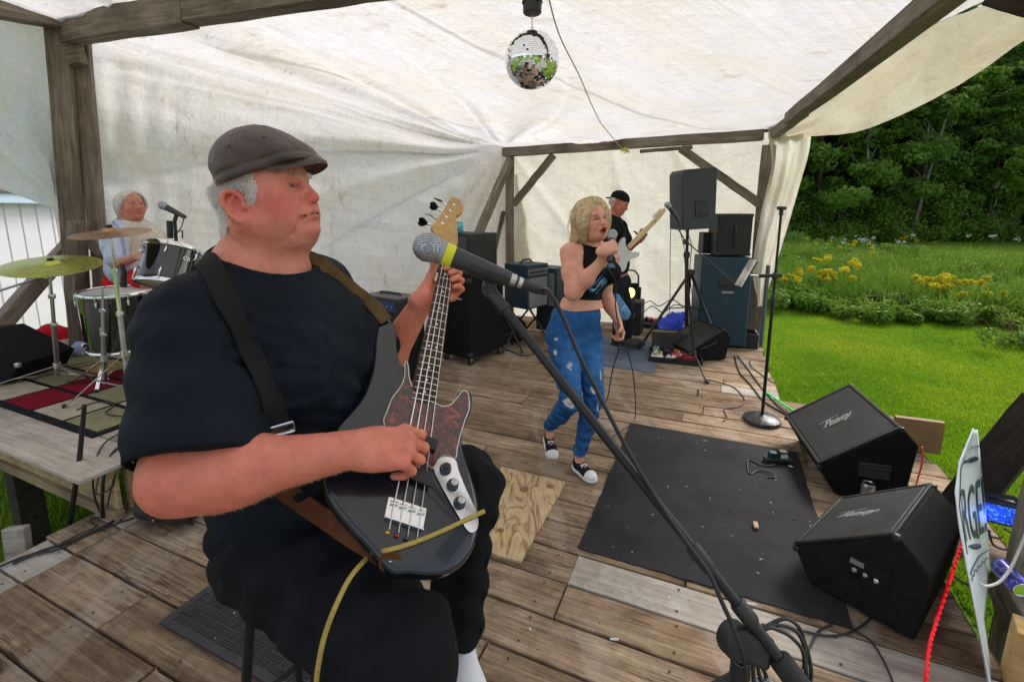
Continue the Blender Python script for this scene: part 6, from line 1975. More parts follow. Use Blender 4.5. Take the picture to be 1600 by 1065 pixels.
sb_.cone(sR,sR*.5+sRe*.5,.060,.055,k=.04).cone(sR*.5+sRe*.5,sRe,.056,.044,k=.03).cone(sRe,sRe*.55+sRw*.45,.044,.041,k=.03).cone(sRe*.55+sRw*.45,sRw,.041,.026,k=.03)
sb_.cone(sL,sLe,.056,.042,k=.04).cone(sLe,sLe*.5+sLw*.5,.042,.037,k=.03).cone(sLe*.5+sLw*.5,sLw,.037,.024,k=.03)
sbt.at().cone(aR+np.array([.01,0,.12]),aR+np.array([0,0,-.02]),.030,.027,k=.02).cone(aL+np.array([.0,0,.12]),aL+np.array([0,0,-.02]),.030,.027,k=.02)
mball2=W(957,366,2.50);maxis2=(mball2-W(953,398,2.44)).normalized()
xh=np.array([.80,.30,.30]);zh=np.cross(xh/np.linalg.norm(xh),V3(maxis2));RHs=hand_frame(xh,zh)
hand(sb_,V3(mball2-maxis2*.085)-RHs[0]*.060-RHs[2]*-.026,RHs,.86,curls=[(66,80,50),(70,82,50),(72,80,50),(70,76,46)],spread=(3,1,-1,-3),thumb=((18,0),(30,-16),(16,-24)))
sb_.at();rw2=V3(mball2-maxis2*.085)-RHs[0]*.060-RHs[2]*-.026
sb_.cone(sRw,rw2,.026,.025,k=.02)
LHs=hand_frame((.25,-.18,-.95),(.75,.4,.1),left=True)
hand(sb_,sLw,LHs,.86,curls=[(38,55,30),(42,60,30),(46,62,30),(44,60,30)],thumb=((14,0),(20,-10),(12,-14)))
sb_.at()
sarm=sb_
class _U:
 def __call__(self,p,cull=True):
  d=sbt(p,cull);L_=(p-pel)@SM.T
  m_=(L_[:,2]<.110)&(p[:,2]>np.where(p[:,1]>2.74,aR[2],aL[2])+.05)
  d=np.where(m_,np.maximum(d,je(p,cull)+.010),d);e=sarm(p,cull);k=.03
  h=np.maximum(k-np.abs(d-e),0)/k;return np.minimum(d,e)-h*h*k*.25*(p[:,2]>1.15)
 def bounds(self):
  a,b_=sbt.bounds();c,d=sarm.bounds();return np.minimum(a,c),np.maximum(b_,d)
sb_=_U()
shd=Sdf();add_head(shd,sHO,sHM,sHS,fat=.35,mouth=1.0,nose=.9,frown=.9,chin=.9,squint=.95,female=True)
shd.at();shd.cone(sHO+np.array([-.02,0,-.04])-sHM[0]*.02,nb+np.array([0,0,-.01]),.050,.060,k=.03)
def s_cols(V):
 base=np.tile(np.array([.70,.36,.245]),(len(V),1));L_=head_local(V,sHO,sHM,sHS);inh=V[:,2]>1.42
 def mix(w_,c):base[:]=base*(1-w_[:,None])+np.array(c)*w_[:,None]
 for y in(-1,1):
  mix(.75*gauss(L_,(.062,y*.045,-.022),(.03,.026,.026))*inh,(.60,.17,.14))
  mix(np.minimum(1,1.5*gauss(L_,(.088,y*.032,.0085),(.016,.018,.0034)))*inh,(.05,.022,.018));mix(.6*gauss(L_,(.088,y*.032,.0125),(.014,.019,.006))*inh,(.30,.14,.13))
  mix(.45*gauss(L_,(.085,y*.032,.017),(.02,.022,.010))*inh,(.35,.17,.14))
  mix(np.minimum(1,1.3*gauss(L_,(.088,y*.034,.031),(.016,.020,.0034)))*inh,(.20,.11,.07));mix(.5*gauss(L_,(.10,y*.012,-.030),(.01,.006,.005))*inh,(.25,.08,.06));mix(.4*gauss(L_,(.085,y*.018,.004),(.014,.006,.02))*inh,(.50,.20,.15))  # brows, then shade at nostrils and nose sides painted into the skin colour
 rl=np.sqrt(((L_[:,1])/.0225)**2+((L_[:,2]+.0600)/.0215)**2);inm=(np.abs(L_[:,0]-.10)<.03)&inh
 mix(np.clip(1-np.abs(rl-.92)/.20,0,1)**.5*inm*(L_[:,0]>.092),(.48,.012,.018))
 mix(np.clip((.78-rl)/.08,0,1)*inm,(.07,.008,.008))
 teeth=inm&(np.abs(L_[:,1])<.0135)&(L_[:,2]>-.0545)&(L_[:,2]<-.047)&(rl<.74)
 base[teeth]=(.70,.66,.60)
 mix(.35*(V[:,2]<1.35)*np.clip(.6+.4*fnoise(V,14,3),0,1),(.72,.31,.19))
 ts=V3(W(924,400,2.7))
 return base
lo,hi=sb_.bounds()
headcut=sHO[2]-.115
o=body_mesh('body',[(lambda p:sb_(p)+.0004*fnoise(p,60,2),lo,np.array([hi[0],hi[1],hi[2]]),.0042),(lambda p:np.maximum(shd(p),(nb[2]+.005)-p[:,2]),sHO-np.array([.14,.14,.2]),sHO+np.array([.14,.14,.14]),.0026)],SKIN,sg,s_cols,it=1);rel(o,sg)
ct=Sdf();s_torso(ct,.007)
def top_fn(p):
 d=ct(p);L_=(p-V3(W(924,425,2.76)))@SM.T
 d=d-.0018*fnoise(p,32,1)-.003*np.sin(L_[:,2]*70+L_[:,1]*22+1.5*np.sin(L_[:,1]*18))*np.exp(-((L_[:,2]+.09)/.05)**2)
 hem=-(L_[:,2]+.160+.10*L_[:,1])
 d=np.maximum(d,hem)
 for sh_,el_ in((sR,sRe),(sL,sLe)):
  a=sh_+(sh_-nb)*.10+np.array([0,0,.08]);b_=sh_+(sh_-nb)*.22+np.array([0,0,-.13]);ab=b_-a
  h=np.clip((p-a)@ab/(ab@ab),0,1);d=np.maximum(d,.088-np.linalg.norm(p-a-h[:,None]*ab,axis=1))
 a=nb+np.array([0,0,-.035]);b_=nb+np.array([0,0,.2]);ab=b_-a;h=np.clip((p-a)@ab/(ab@ab),0,1)
 return np.maximum(d,.070-np.linalg.norm(p-a-h[:,None]*ab,axis=1))
def top_cols(V):
 c0=V3(W(924,425,2.76));L_=(V-c0)@SM.T
 base=np.tile(np.array([.006,.006,.0075]),(len(V),1));x=L_[:,1];z=L_[:,2];fr=L_[:,0]>.03
 def mix(m_,c):base[fr&m_]=c
 s1=(np.abs(z-.048)<.011)&(np.abs(x-.005)<.055)&(np.sin(x*520+3*np.sin(z*300))>-.15);mix(s1,(.12,.33,.42))
 s0=(np.abs(z-.070)<.008)&(np.abs(x-.025)<.018)&(np.sin(x*420)>-.3);mix(s0,(.03,.12,.25))
 rr_=np.hypot(x+.035,(z+.060));an=np.arctan2(z+.06,x+.035)
 sw=(rr_<.062)&(np.sin(rr_*150+an*2.0)>.1);mix(sw,(.06,.22,.48))
 sw2=(rr_<.040)&(np.sin(rr_*210+an*3.0)>.55);mix(sw2,(.42,.62,.72))
 return base
def vcol_cloth(name,rough=.85):
 m,nt,ns,ln,b=new_mat(name);at=ns.new('ShaderNodeAttribute');at.attribute_name='Col'
 v=coords(nt,rand=False);n1=noise_tex(nt,v,30,6,.7);r1=ramp(nt,[(.3,(.72,.72,.74)),(.7,(1.25,1.25,1.22))]);ln.new(n1,r1.inputs[0])
 c=mixc(nt,.8,at.outputs['Color'],r1.outputs[0],'MULTIPLY');ln.new(c,b.inputs['Base Color']);b.inputs['Roughness'].default_value=rough
 b.inputs['Specular IOR Level'].default_value=.18
 n2=noise_tex(nt,v,700,2);ad=ns.new('ShaderNodeMath');ad.operation='MULTIPLY_ADD';ad.inputs[1].default_value=.3;ln.new(n2,ad.inputs[0]);ln.new(n1,ad.inputs[2])
 add_bump(nt,b,ad.outputs[0],.4,.004);return m
VCLOTH=vcol_cloth('printed_cotton');DENIM=vcol_cloth('blue_denim',.8)
lo,hi=ct.bounds();o=body_mesh('crop_top',[(top_fn,lo,hi,.0038)],VCLOTH,sg,top_cols);rel(o,sg)
def je_fn(p):
 d=je(p)
 w=wrap(p,hR,kR,95,.0022,.3,.7)+wrap(p,kR,aR,120,.0036,1.3,.5)+wrap(p,hL,kL,90,.0022,2.1,-.6)+wrap(p,kL,aL,120,.0036,.2,.4)+.0015*fnoise(p,40,.2)
 for kk in(kR,kL):
  w=w+.004*np.sin((p[:,2]-kk[2])*170)*np.exp(-((p-kk)**2).sum(1)/.006)
 d=d-w
 L_=(p-pel)@SM.T
 d=np.maximum(d,L_[:,2]-.118+.08*L_[:,0]-.02*np.abs(L_[:,1]))
 d=d+.0022*np.exp(-((L_[:,1]-.004)/.003)**2)*(L_[:,0]>.02)*(L_[:,2]>-.10)
 for y in(-1,1):
  q=np.abs(L_[:,2]+.012-1.3*(np.abs(L_[:,1])-.10));d=d+.0022*np.exp(-(q/.004)**2)*(L_[:,0]>.0)*(np.abs(L_[:,1])>.07)*(L_[:,2]>-.07)*(L_[:,2]<.04)
 for an in(aR,aL):
  near=((p-an)**2).sum(1)<.04;d=np.where(near,np.maximum(d,an[2]+.022-p[:,2]+.004*np.sin(p[:,0]*300)),d)
 return d
def je_cols(V):
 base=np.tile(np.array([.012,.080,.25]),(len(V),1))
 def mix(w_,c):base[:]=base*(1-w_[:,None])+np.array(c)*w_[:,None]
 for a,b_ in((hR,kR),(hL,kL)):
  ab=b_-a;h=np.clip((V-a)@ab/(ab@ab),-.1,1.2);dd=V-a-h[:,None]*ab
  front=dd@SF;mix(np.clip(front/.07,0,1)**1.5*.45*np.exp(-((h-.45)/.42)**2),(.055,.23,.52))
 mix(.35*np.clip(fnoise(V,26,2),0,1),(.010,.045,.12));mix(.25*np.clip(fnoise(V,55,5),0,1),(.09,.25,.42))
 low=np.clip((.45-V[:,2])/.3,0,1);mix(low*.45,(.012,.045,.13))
 def rip(px,py,Y,r_,n=1.0):
  c=V3(W(px,py,Y));q=V-c;e_=(np.abs(q[:,0])/r_[0])**2+(np.abs(q[:,2])/r_[1])**2+(q[:,1]/.09)**2+.35*fnoise(V,95,px)
  m_=np.clip((1-e_)/.25,0,1);st=np.sin(V[:,2]*900)>-.2
  mix(m_*n,(.60,.62,.66));mix(m_*(~st)*.5*n,(.45,.42,.42))
 rip(893,577,2.52,(.036,.042));rip(893,630,2.53,(.048,.032));rip(930,613,2.60,(.028,.030));rip(869,531,2.62,(.012,.010));rip(868,552,2.62,(.010,.020));rip(941,590,2.64,(.009,.040),.7);rip(936,640,2.6,(.008,.05),.5)
 c=V3(W(893,632,2.53));q=V-c;m_=np.exp(-(q[:,0]/.022)**2-(q[:,2]/.010)**2-(q[:,1]/.07)**2);mix(m_*.8,(.55,.30,.24))
 for an in(aR,aL):
  near=(((V-an)[:,:2])**2).sum(1)<.01;mix(near*np.clip(1-np.abs(V[:,2]-an[2]-.029)/.008,0,1)*.7,(.30,.38,.48))
 return base
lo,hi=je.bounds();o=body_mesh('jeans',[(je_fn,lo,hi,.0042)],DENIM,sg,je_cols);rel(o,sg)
CANVAS=cloth_mat('black_canvas',(.012,.014,.022),.2,1500,.4)
WRUB=M('white_rubber',(.66,.66,.64),.5,var=.05,bump=0)
LACE=M('white_lace',(.72,.72,.72),.8,bump=0)
def sneaker(ankle,toe_dir,parent,sc=.92,pitch=0):
 a=V3(ankle);d=np.array([toe_dir[0],toe_dir[1],0.0]);d/=np.linalg.norm(d);d[2]=math.tan(R(pitch));Mx=frame_from(d)
 root_o=a
 u=Sdf().at(a,Mx,sc).ell((-.012,0,-.035),(.040,.033,.045),k=0).ell((.06,0,-.050),(.080,.036,.030),k=.035).ell((.118,.003,-.055),(.050,.040,.022),k=.03)
 op=Sdf().at(a,Mx,sc).ell((.002,0,.0),(.036,.024,.035),k=0)
 fn=lambda p:np.maximum(np.maximum(u(p),-.072*sc-((p-a)@Mx[2])),-op(p))
 lo,hi=u.bounds();o=body_mesh('shoe',[(fn,lo,hi,.0038)],CANVAS,parent);rel(o,parent)
 t_=lambda p:np.maximum(np.maximum(u(p)-.0022,.112*sc-((p-a)@Mx[0])),-.072*sc-((p-a)@Mx[2]))
 body_mesh('toe_cap',[(t_,lo,hi,.0038)],WRUB,o)
 s_=Sdf().at(a,Mx,sc).ell((-.008,0,-.07),(.052,.039,.05),k=0).ell((.065,0,-.07),(.09,.041,.05),k=.03).ell((.12,.003,-.07),(.054,.044,.05),k=.02)
 f2=lambda p:np.maximum(s_(p),np.abs(((p-a)@Mx[2])+.072*sc)-.0105*sc)
 lo,hi=s_.bounds();body_mesh('sole',[(f2,lo,hi,.0038)],WRUB,o)
 m_=MB()
 for k in range(4):
  x0=.045+.018*k;zz=-.0155-.009*k
  def q(x,y,z):return tuple(a+(np.array((x,y,z))*sc)@Mx)
  m_.tube([q(x0,-.022,zz-.004),q(x0+.008,0,zz+.0045),q(x0+.016,.022,zz-.008)],.0028,6)
  m_.tube([q(x0,.022,zz-.004),q(x0+.008,0,zz+.0055),q(x0+.016,-.022,zz-.008)],.0028,6)
 m_.build('laces',LACE,o)
 return o
sneaker(aR+np.array([0,0,-.010]),(.12,-1.0),sg,pitch=-24)
sneaker(aL+np.array([0,0,-.002]),(.42,-.85),sg)
BLOND=hair_mat('blonde_hair',(.62,.43,.20),(.95,.78,.50),.35)
BLOND2=hair_mat('blonde_hair_base',(.34,.22,.10),(.58,.42,.22),.6)
hv=Sdf().at(sHO,sHM,sHS)
hv.ell((-.014,0,.046),(.106,.090,.098),k=0).ell((-.055,0,-.010),(.062,.082,.085),k=.03)
for y in(-1,1):hv.cone((-.012,y*.078,.03),(-.010,y*.088,-.085),.026,.022,k=.03)
hv.cone((-.070,-.03,.0),(-.085,-.050,-.105),.045,.034,k=.03)
hv.cone((-.035,-.070,.02),(-.045,-.125,-.100),.042,.026,k=.03).cone((-.04,.07,.02),(-.05,.095,-.10),.035,.024,k=.03)
face_cut=Sdf().at(sHO,sHM,sHS).ell((.100,.006,-.022),(.088,.074,.100),k=0)
hvf=lambda p:np.maximum(hv(p)+.0022*np.abs(np.sin(((p-sHO)@sHM[1])*260+6*np.sin(((p-sHO)@sHM[0])*26))),-face_cut(p)+.0)
lo,hi=hv.bounds();o=body_mesh('hair',[(hvf,lo,hi,.0036)],BLOND2,sg);rel(o,sg)
P_,N_=scatter_on(lambda p:hv(p,False),lambda L_:(L_[:,2]>.02)&((L_[:,0]<.070)|(L_[:,2]>.09)),3200,(-.12,-.10,.02),(.10,.10,.15),sHM,sHO,sHS,2)
Lr=head_local(P_,sHO,sHM,sHS)
sidev=np.sign(Lr[:,1]+.012)[:,None]*sHM[1]
dirs=sidev*.75-sHM[2]*(.25+.5*(Lr[:,2]<.08))[:,None]-sHM[0]*.22+N_*.05
fol=strands_follow(sHO+np.array((-.012,0,.035))@sHM*sHS,(.110*sHS,.100*sHS,.112*sHS))
rel(hair_strands('hair_strands',P_,dirs,BLOND,sg,L=.20,r=.0012,grav=5.0,n=12,curl=.12,seed=6,lvar=.3,follow=fol),sg)
wis=P_[(Lr[:,1]<-.05)][:70]
rel(hair_strands('wisps',wis,np.tile(np.array([-.7,.1,-.3]),(len(wis),1)),BLOND,sg,L=.13,r=.0006,grav=1.2,n=9,curl=.5,seed=9,follow=fol),sg)
BROWN_=M('dark_brow',(.10,.055,.03),.8,bump=0)
m_=MB()
def hp_(x,y,z):return tuple(sHO+(np.array((x,y,z))*sHS)@sHM)
for y in(-1,1):
 m_.tube([hp_(.094,y*.014,.026),hp_(.0925,y*.026,.036),hp_(.086,y*.040,.037),hp_(.077,y*.050,.031)],[.0012,.0020,.0017,.0008],6)
rel(m_.build('eyebrows',BROWN_,sg),sg)
m_=MB()
for y in(-1,1):
 m_.tube([hp_(.0855,y*.0175,.0095),hp_(.0890,y*.028,.0070),hp_(.0865,y*.038,.0068),hp_(.0775,y*.0470,.0105)],[.0007,.0015,.0017,.0009],6)
rel(m_.build('eyelashes',M('black_lashes',(.012,.009,.009),.8,bump=0),sg),sg)
BRAC=M('silver_bracelet',(.35,.37,.30),.4,.7,bump=.3,bs=300)
wd=(rw2-sRe);wd/=np.linalg.norm(wd);wc=sRe+(sRw-sRe)*.93
m_=MB()
for k in range(3):
 ring=[wc+wd*(.004*k)+(np.cross(wd,[0,0,1.])*math.cos(a)+np.cross(wd,np.cross(wd,[0,0,1.]))*math.sin(a))*.031 for a in np.linspace(0,2*math.pi,20)]
 m_.tube([tuple(q)for q in ring],.0028,6)
rel(m_.build('bracelet',BRAC,sg),sg)
mk2,ax2,z2=mic_build('microphone','handheld microphone with dark ball held to the blonde woman\'s lips','microphone',mball2,maxis2,1.0)
tl=mball2+Vector(ax2)*(z2+.128)
cable('microphone_cable',[tl,tl+Vector(ax2)*.04,W(962,440,2.50),W(962,480,2.55),V3(sLw)+V3((.01,-.03,-.06)),W(972,530,2.70),W(984,560,2.80),W(991,600,2.85),G(992,655)+Vector((0,0,.012)),G(975,672)+Vector((0,0,.012)),G(935,690)+Vector((0,0,.012)),G(900,668)+Vector((0,0,.012))],.0036,CABLEM,'black cable from the singer\'s microphone looping through her hand to the floor',n=8)
cable('microphone_cable',[V3(sLw)+V3((.015,-.02,-.09)),W(966,548,2.72),W(958,575,2.75),W(953,600,2.8),W(948,625,2.85),G(938,632)+Vector((0,0,.012))],.0036,CABLEM,'black slack cable loop hanging straight down from the singer\'s lowered hand',n=8)
def limb_cols(HO_,HM_,HS_,base_c,red_c,zc):
 def f(V):
  base=np.tile(np.array(base_c),(len(V),1));L_=head_local(V,HO_,HM_,HS_);inh=V[:,2]>zc
  def mix(w_,c):base[:]=base*(1-w_[:,None])+np.array(c)*w_[:,None]
  for y in(-1,1):
   mix(.8*gauss(L_,(.060,y*.048,-.030),(.03,.03,.03))*inh,red_c)
   mix(.6*gauss(L_,(-.010,y*.085,.002),(.032,.02,.042))*inh,red_c)
  mix(.7*gauss(L_,(.108,0,-.020),(.02,.02,.018))*inh,red_c)
  mix(.8*gauss(L_,(.100,0,-.054),(.016,.026,.004))*inh,(.20,.06,.05))
  return base
 return f
gp_=thing('person','man in black cap bent over a white electric guitar behind the singer','person',G(985,540))
GF=np.array([.82,-.57,0]);GMx=frame_from(GF);Yg=5.05
gHO=V3(W(966,318,Yg));gHM=frame_from((.90,-.28,-.42),(.35,0,1));gHS=1.0
gnb=V3(W(957,345,Yg+.02));gRs,gLs=V3(W(944,358,Yg-.14)),V3(W(968,354,Yg+.20))
gpe=V3(W(962,440,Yg+.05));gRe,gLe=V3(W(943,398,Yg-.22)),V3(W(984,386,Yg+.12))
gRw,gLw=V3(W(965,392,Yg-.20)),V3(W(1001,374,Yg-.02))
gk=[V3(W(968,487,Yg-.12)),V3(W(980,485,Yg+.10))];ga_=[V3(W(966,528,Yg-.05)),V3(W(978,527,Yg+.12))]
gs=Sdf();
def g_torso(S_,g=0):
 S_.at(V3(W(958,378,Yg+.03)),GMx).ell((0,0,.02),(.125+g,.175+g,.20+g),k=0)
 S_.at(V3(W(961,412,Yg+.04)),GMx).ell((.01,0,0),(.13+g,.165+g,.17+g),k=.08).at()
 S_.cone(gnb,gRs,.065+g,.065+g,k=.05).cone(gnb,gLs,.065+g,.065+g,k=.05)
g_torso(gs);gs.ell(gpe,(.15,.15,.13),k=.08)
gs.cone(gHO-gHM[0]*.01+np.array([0,0,-.03]),gnb,.056,.066,k=.03)
gs.cone(gRs,gRe,.050,.040,k=.03).cone(gRe,gRw,.040,.026,k=.02).cone(gLs,gLe,.050,.040,k=.03).cone(gLe,gLw,.040,.027,k=.02)
hand(gs,gRw,hand_frame((.85,-.35,-.25),(.3,-.8,.5)),.98,curls=[(30,50,30)]*4)
hand(gs,gLw,hand_frame((.35,-.25,.80),(.55,.75,-.1),left=True),.98,curls=[(60,75,40)]*4,thumb=((15,0),(20,10),(20,10)))
add_head(gs,gHO,gHM,gHS,fat=.3,nose=1.1,squint=.5);gs.at()
lo,hi=gs.bounds();o=body_mesh('body',[(lambda p:gs(p),lo,hi,.0055)],SKIN,gp_,limb_cols(gHO,gHM,gHS,(.50,.20,.135),(.55,.12,.09),1.5));rel(o,gp_)
gsh=Sdf();g_torso(gsh,.014);gsh.cone(gRs,gRs*.4+gRe*.6,.066,.070,k=.04).cone(gLs,gLs*.4+gLe*.6,.066,.070,k=.04)
gshf=lambda p:np.maximum(gsh(p)-.004*fnoise(p,16,.4)-.002*fnoise(p,40,.1),gpe[2]-.06-p[:,2])
BLKC=cloth_mat('black_cotton',(.009,.009,.010),.2,900,.3)
lo,hi=gsh.bounds();o=body_mesh('shirt',[(gshf,lo,hi,.008)],BLKC,gp_);rel(o,gp_)
gt=Sdf().ell(gpe,(.165,.165,.14),k=0)
for i_,sgn in enumerate((-1,1)):
 hp=gpe+GMx[1]*.09*(1 if i_ else-1)+np.array([0,0,-.03])
 gt.cone(hp,gk[i_],.098,.075,k=.05).cone(gk[i_],ga_[i_]+np.array([0,0,.03]),.074,.066,k=.03)
gtf=lambda p:gt(p)-.004*fnoise(p,22,1.4)
GTR=cloth_mat('charcoal_trousers',(.014,.018,.024),.3,700,.3)
lo,hi=gt.bounds();o=body_mesh('trousers',[(gtf,lo,hi,.008)],GTR,gp_);rel(o,gp_)
BOOT=M('dark_boot',(.014,.012,.011),.6,bump=.3)
shoe('boot',ga_[0]+np.array([0,0,.02]),ga_[0]+np.array([.3,-.12,0]),gp_,BOOT,RUBBER,1.12)
shoe('boot',ga_[1]+np.array([0,0,.02]),ga_[1]+np.array([.3,-.05,0]),gp_,BOOT,RUBBER,1.12)
cp2=Sdf().at(gHO,gHM,gHS).ell((-.006,0,.055),(.104,.086,.084),k=0)
cpf=lambda p:np.maximum(cp2(p)-.0015*fnoise(p,60,1),.034*gHS+.25*(-((p-gHO)@gHM[0]))*-.2-((p-gHO)@gHM[2]))
lo,hi=cp2.bounds();o=body_mesh('black_cap',[(cpf,lo,hi,.0045)],BLKC,gp_);rel(o,gp_)
m_=MB();bk=[gHO+np.array((-.085-.055*r_,math.sin(a)*.055,.030-.022*r_))@gHM for a in(-1.2,-.6,0,.6,1.2)for r_ in(0,1)]
m_.add([tuple(q)for q in bk]+[tuple(q-gHM[2]*.006)for q in bk],[(2*i,2*i+1,2*i+3,2*i+2)for i in range(4)]+[(10+2*i,12+2*i,13+2*i,11+2*i)for i in range(4)]+[(1+2*i,11+2*i,13+2*i,3+2*i)for i in range(4)])
rel(m_.build('cap_brim',BLKC,gp_),gp_)
P_,N_=scatter_on(lambda p:gs(p,False),lambda L_:(L_[:,0]<.0)&(np.abs(L_[:,2]-.01)<.035)&(np.abs(L_[:,1])<.086)&~((np.abs(L_[:,0]+.015)<.03)&(np.abs(L_[:,1])>.07)),1200,(-.12,-.09,-.03),(.0,.09,.05),gHM,gHO,gHS,5)
rel(hair_strands('hair',P_,N_*.5-gHM[2],GREYHAIR,gp_,L=.035,r=.0012,grav=.6,n=4,curl=.4),gp_)
m_=MB();q0=gHO+np.array((.084,0,.016))@gHM
for y in(-1,1):
 m_.tube([tuple(gHO+np.array((.096,y*.012,.010))@gHM),tuple(gHO+np.array((.094,y*.030,.022))@gHM),tuple(gHO+np.array((.086,y*.050,.014))@gHM),tuple(gHO+np.array((-.01,y*.082,.016))@gHM)],.0022,5)
rel(m_.build('glasses',BLACKPLASTIC,gp_),gp_)
PATT=M('blue_white_print',(.06,.20,.42),.7,var=.9,vs=38,bump=.2,dirt=(.6,.66,.7))
sc2=Sdf().cone(V3(W(962,466,Yg-.22)),V3(W(975,490,Yg-.24)),.050,.070,k=0)
lo,hi=sc2.bounds();o=body_mesh('patterned_cloth',[(lambda p:sc2(p)-.008*fnoise(p,30,2),lo,hi,.009)],PATT,gp_);rel(o,gp_)
eg=thing('electric_guitar','white electric guitar with maple neck held by the man behind the singer','electric guitar',W(966,402,Yg-.26))
g0=W(962,404,Yg-.24);gN=W(1012,354,Yg-.10);ge=(gN-g0).normalized();gnn=Vector((.25,-.93,.2));gnn=(gnn-ge*gnn.dot(ge)).normalized();gx=ge.cross(gnn)
WPAINT=gloss('white_lacquer',(.50,.51,.47),.5,.3)
o2=[(-.17,0),(-.165,.09),(-.12,.15),(-.05,.165),(.02,.125),(.08,.12),(.14,.15),(.20,.165),(.225,.14),(.20,.10),(.15,.05),(.15,-.05),(.18,-.09),(.21,-.135),(.18,-.15),(.12,-.135),(.06,-.115),(0,-.13),(-.06,-.165),(-.12,-.155),(-.165,-.09)]
o2=[(q.x,q.y)for q in catmull(o2,4,closed=True)]
def fixn(o):
 bm_=bmesh.new();bm_.from_mesh(o.data);bmesh.ops.triangulate(bm_,faces=[f for f in bm_.faces if len(f.verts)>4]);bmesh.ops.recalc_face_normals(bm_,faces=bm_.faces);bm_.to_mesh(o.data);bm_.free();return o
o2=[(a*.84,b_*.80)for a,b_ in o2]
fixn(MB().prism(o2,(0,0,0),ge,gx,.045).build('body',WPAINT,eg,smooth=30,bevel=.006))
sgn_n=1 if ge.cross(gx).dot(gnn)>0 else-1
fixn(MB().prism([(a*.8,b_*.62-.02)for a,b_ in o2],gnn*.003,ge,gx,.002).build('pickguard',WPLY,eg,smooth=30))
MB().bar(ge*.15+gnn*.006,ge*.56+gnn*.006,.050,.024,upv=tuple(gnn)).build('neck',M('pale_maple',(.58,.42,.22),.35,var=.1,bump=0),eg,bevel=.005)
eg_scale=.82
hs2=[(0,-.022),(.03,-.035),(.12,-.045),(.18,-.03),(.17,.005),(.12,.012),(.05,.022),(0,.022)]
fixn(MB().prism([(a+.56,b_)for a,b_ in hs2],gnn*.008,ge,gx,.015).build('headstock',bpy.data.materials['pale_maple'],eg,smooth=30,bevel=.002))
for k in range(6):MB().lathe([(.006,0),(.006,.018),(.0001,.02)],8,axis=tuple(gx*-1)).build('tuner',CHROME,eg,loc=tuple(ge*(.585+.022*k)-gx*.036+gnn*.002))
for k in range(3):MB().bar(ge*(.0+.045*k)-gx*.035+gnn*.008,ge*(.0+.045*k)+gx*.035+gnn*.008,.016,.006,upv=tuple(gnn)).build('pickup',WPLY,eg)
MB().bar(ge*-.06-gx*.035+gnn*.006,ge*-.06+gx*.035+gnn*.006,.03,.01,upv=tuple(gnn)).build('bridge',CHROME,eg)
P_=[V3(g0+ge*.2+gx*(-.1)),gLs+np.array([.05,-.10,.02]),gLs*.5+gnb*.5+np.array([0,-.02,.09])]
rel(MB().tube([tuple(q)for q in P_],.016,6).build('strap',STRAPB,eg),eg)
dm=thing('person','long white-haired man in glasses and pale shirt seated behind the drum kit','person',(-3.0,4.1,RZ))
Yd=4.05
dHO=V3(W(205,322,Yd));dHM=frame_from((.90,-.42,.03));dHS=1.02
DF=np.array([.80,-.60,0]);DMx=frame_from(DF)
dnb=V3(W(203,352,Yd+.02));dRs,dLs=V3(W(183,372,Yd-.16)),V3(W(240,366,Yd+.14))
dpe=V3(W(203,440,Yd+.1));dRe,dLe=V3(W(183,413,Yd-.24)),V3(W(252,400,Yd+.05))
dRw,dLw=V3(W(216,400,Yd-.34)),V3(W(248,402,Yd-.20))
dk=[V3(W(235,438,Yd-.40)),V3(W(262,436,Yd-.1))];dan=[V3(W(235,520,Yd-.35)),V3(W(262,520,Yd-.1))]
ds=Sdf()
def d_torso(S_,g=0):
 S_.at(V3(W(206,385,Yd+.03)),DMx).ell((0,0,.02),(.14+g,.195+g,.21+g),k=0)
 S_.at(V3(W(208,418,Yd+.04)),DMx).ell((.03,0,0),(.17+g,.19+g,.15+g),k=.08).at()
 S_.cone(dnb,dRs,.07+g,.07+g,k=.05).cone(dnb,dLs,.07+g,.07+g,k=.05)
d_torso(ds)
ds.cone(dHO+np.array([-.01,0,-.04]),dnb,.060,.070,k=.03).cone(dRs,dRe,.055,.045,k=.03).cone(dRe,dRw,.045,.028,k=.02).cone(dLs,dLe,.055,.045,k=.03).cone(dLe,dLw,.045,.028,k=.02)
for i_ in range(2):ds.cone(dpe,dk[i_],.09,.065,k=.04).cone(dk[i_],dan[i_],.062,.04,k=.03)
hand(ds,dRw,hand_frame((.9,-.3,-.1),(.1,-.4,.9)),1.0,curls=[(50,65,40)]*4);hand(ds,dLw,hand_frame((.9,-.2,-.2),(.1,-.3,.9),left=True),1.0,curls=[(50,65,40)]*4)
add_head(ds,dHO,dHM,dHS,fat=.6,nose=1.2,squint=.4);ds.at()
lo,hi=ds.bounds();o=body_mesh('body',[(lambda p:ds(p),lo,hi,.0055)],SKIN,dm,limb_cols(dHO,dHM,dHS,(.54,.22,.15),(.55,.13,.10),1.4));rel(o,dm)
dsh=Sdf();d_torso(dsh,.016);dsh.cone(dRs,dRs*.25+dRe*.75,.075,.082,k=.04).cone(dLs,dLs*.25+dLe*.75,.075,.082,k=.04)
def dshf(p):
 d=dsh(p)-.006*fnoise(p,13,.4)-.003*fnoise(p,34,.1)
 a=dnb+np.array([.01,-.02,.0]);q=p-a;return np.maximum(np.maximum(d,dpe[2]-.02-p[:,2]),.075-np.sqrt((q[:,:2]**2).sum(1)+np.maximum(-q[:,2]-.0,0)**2*.6))
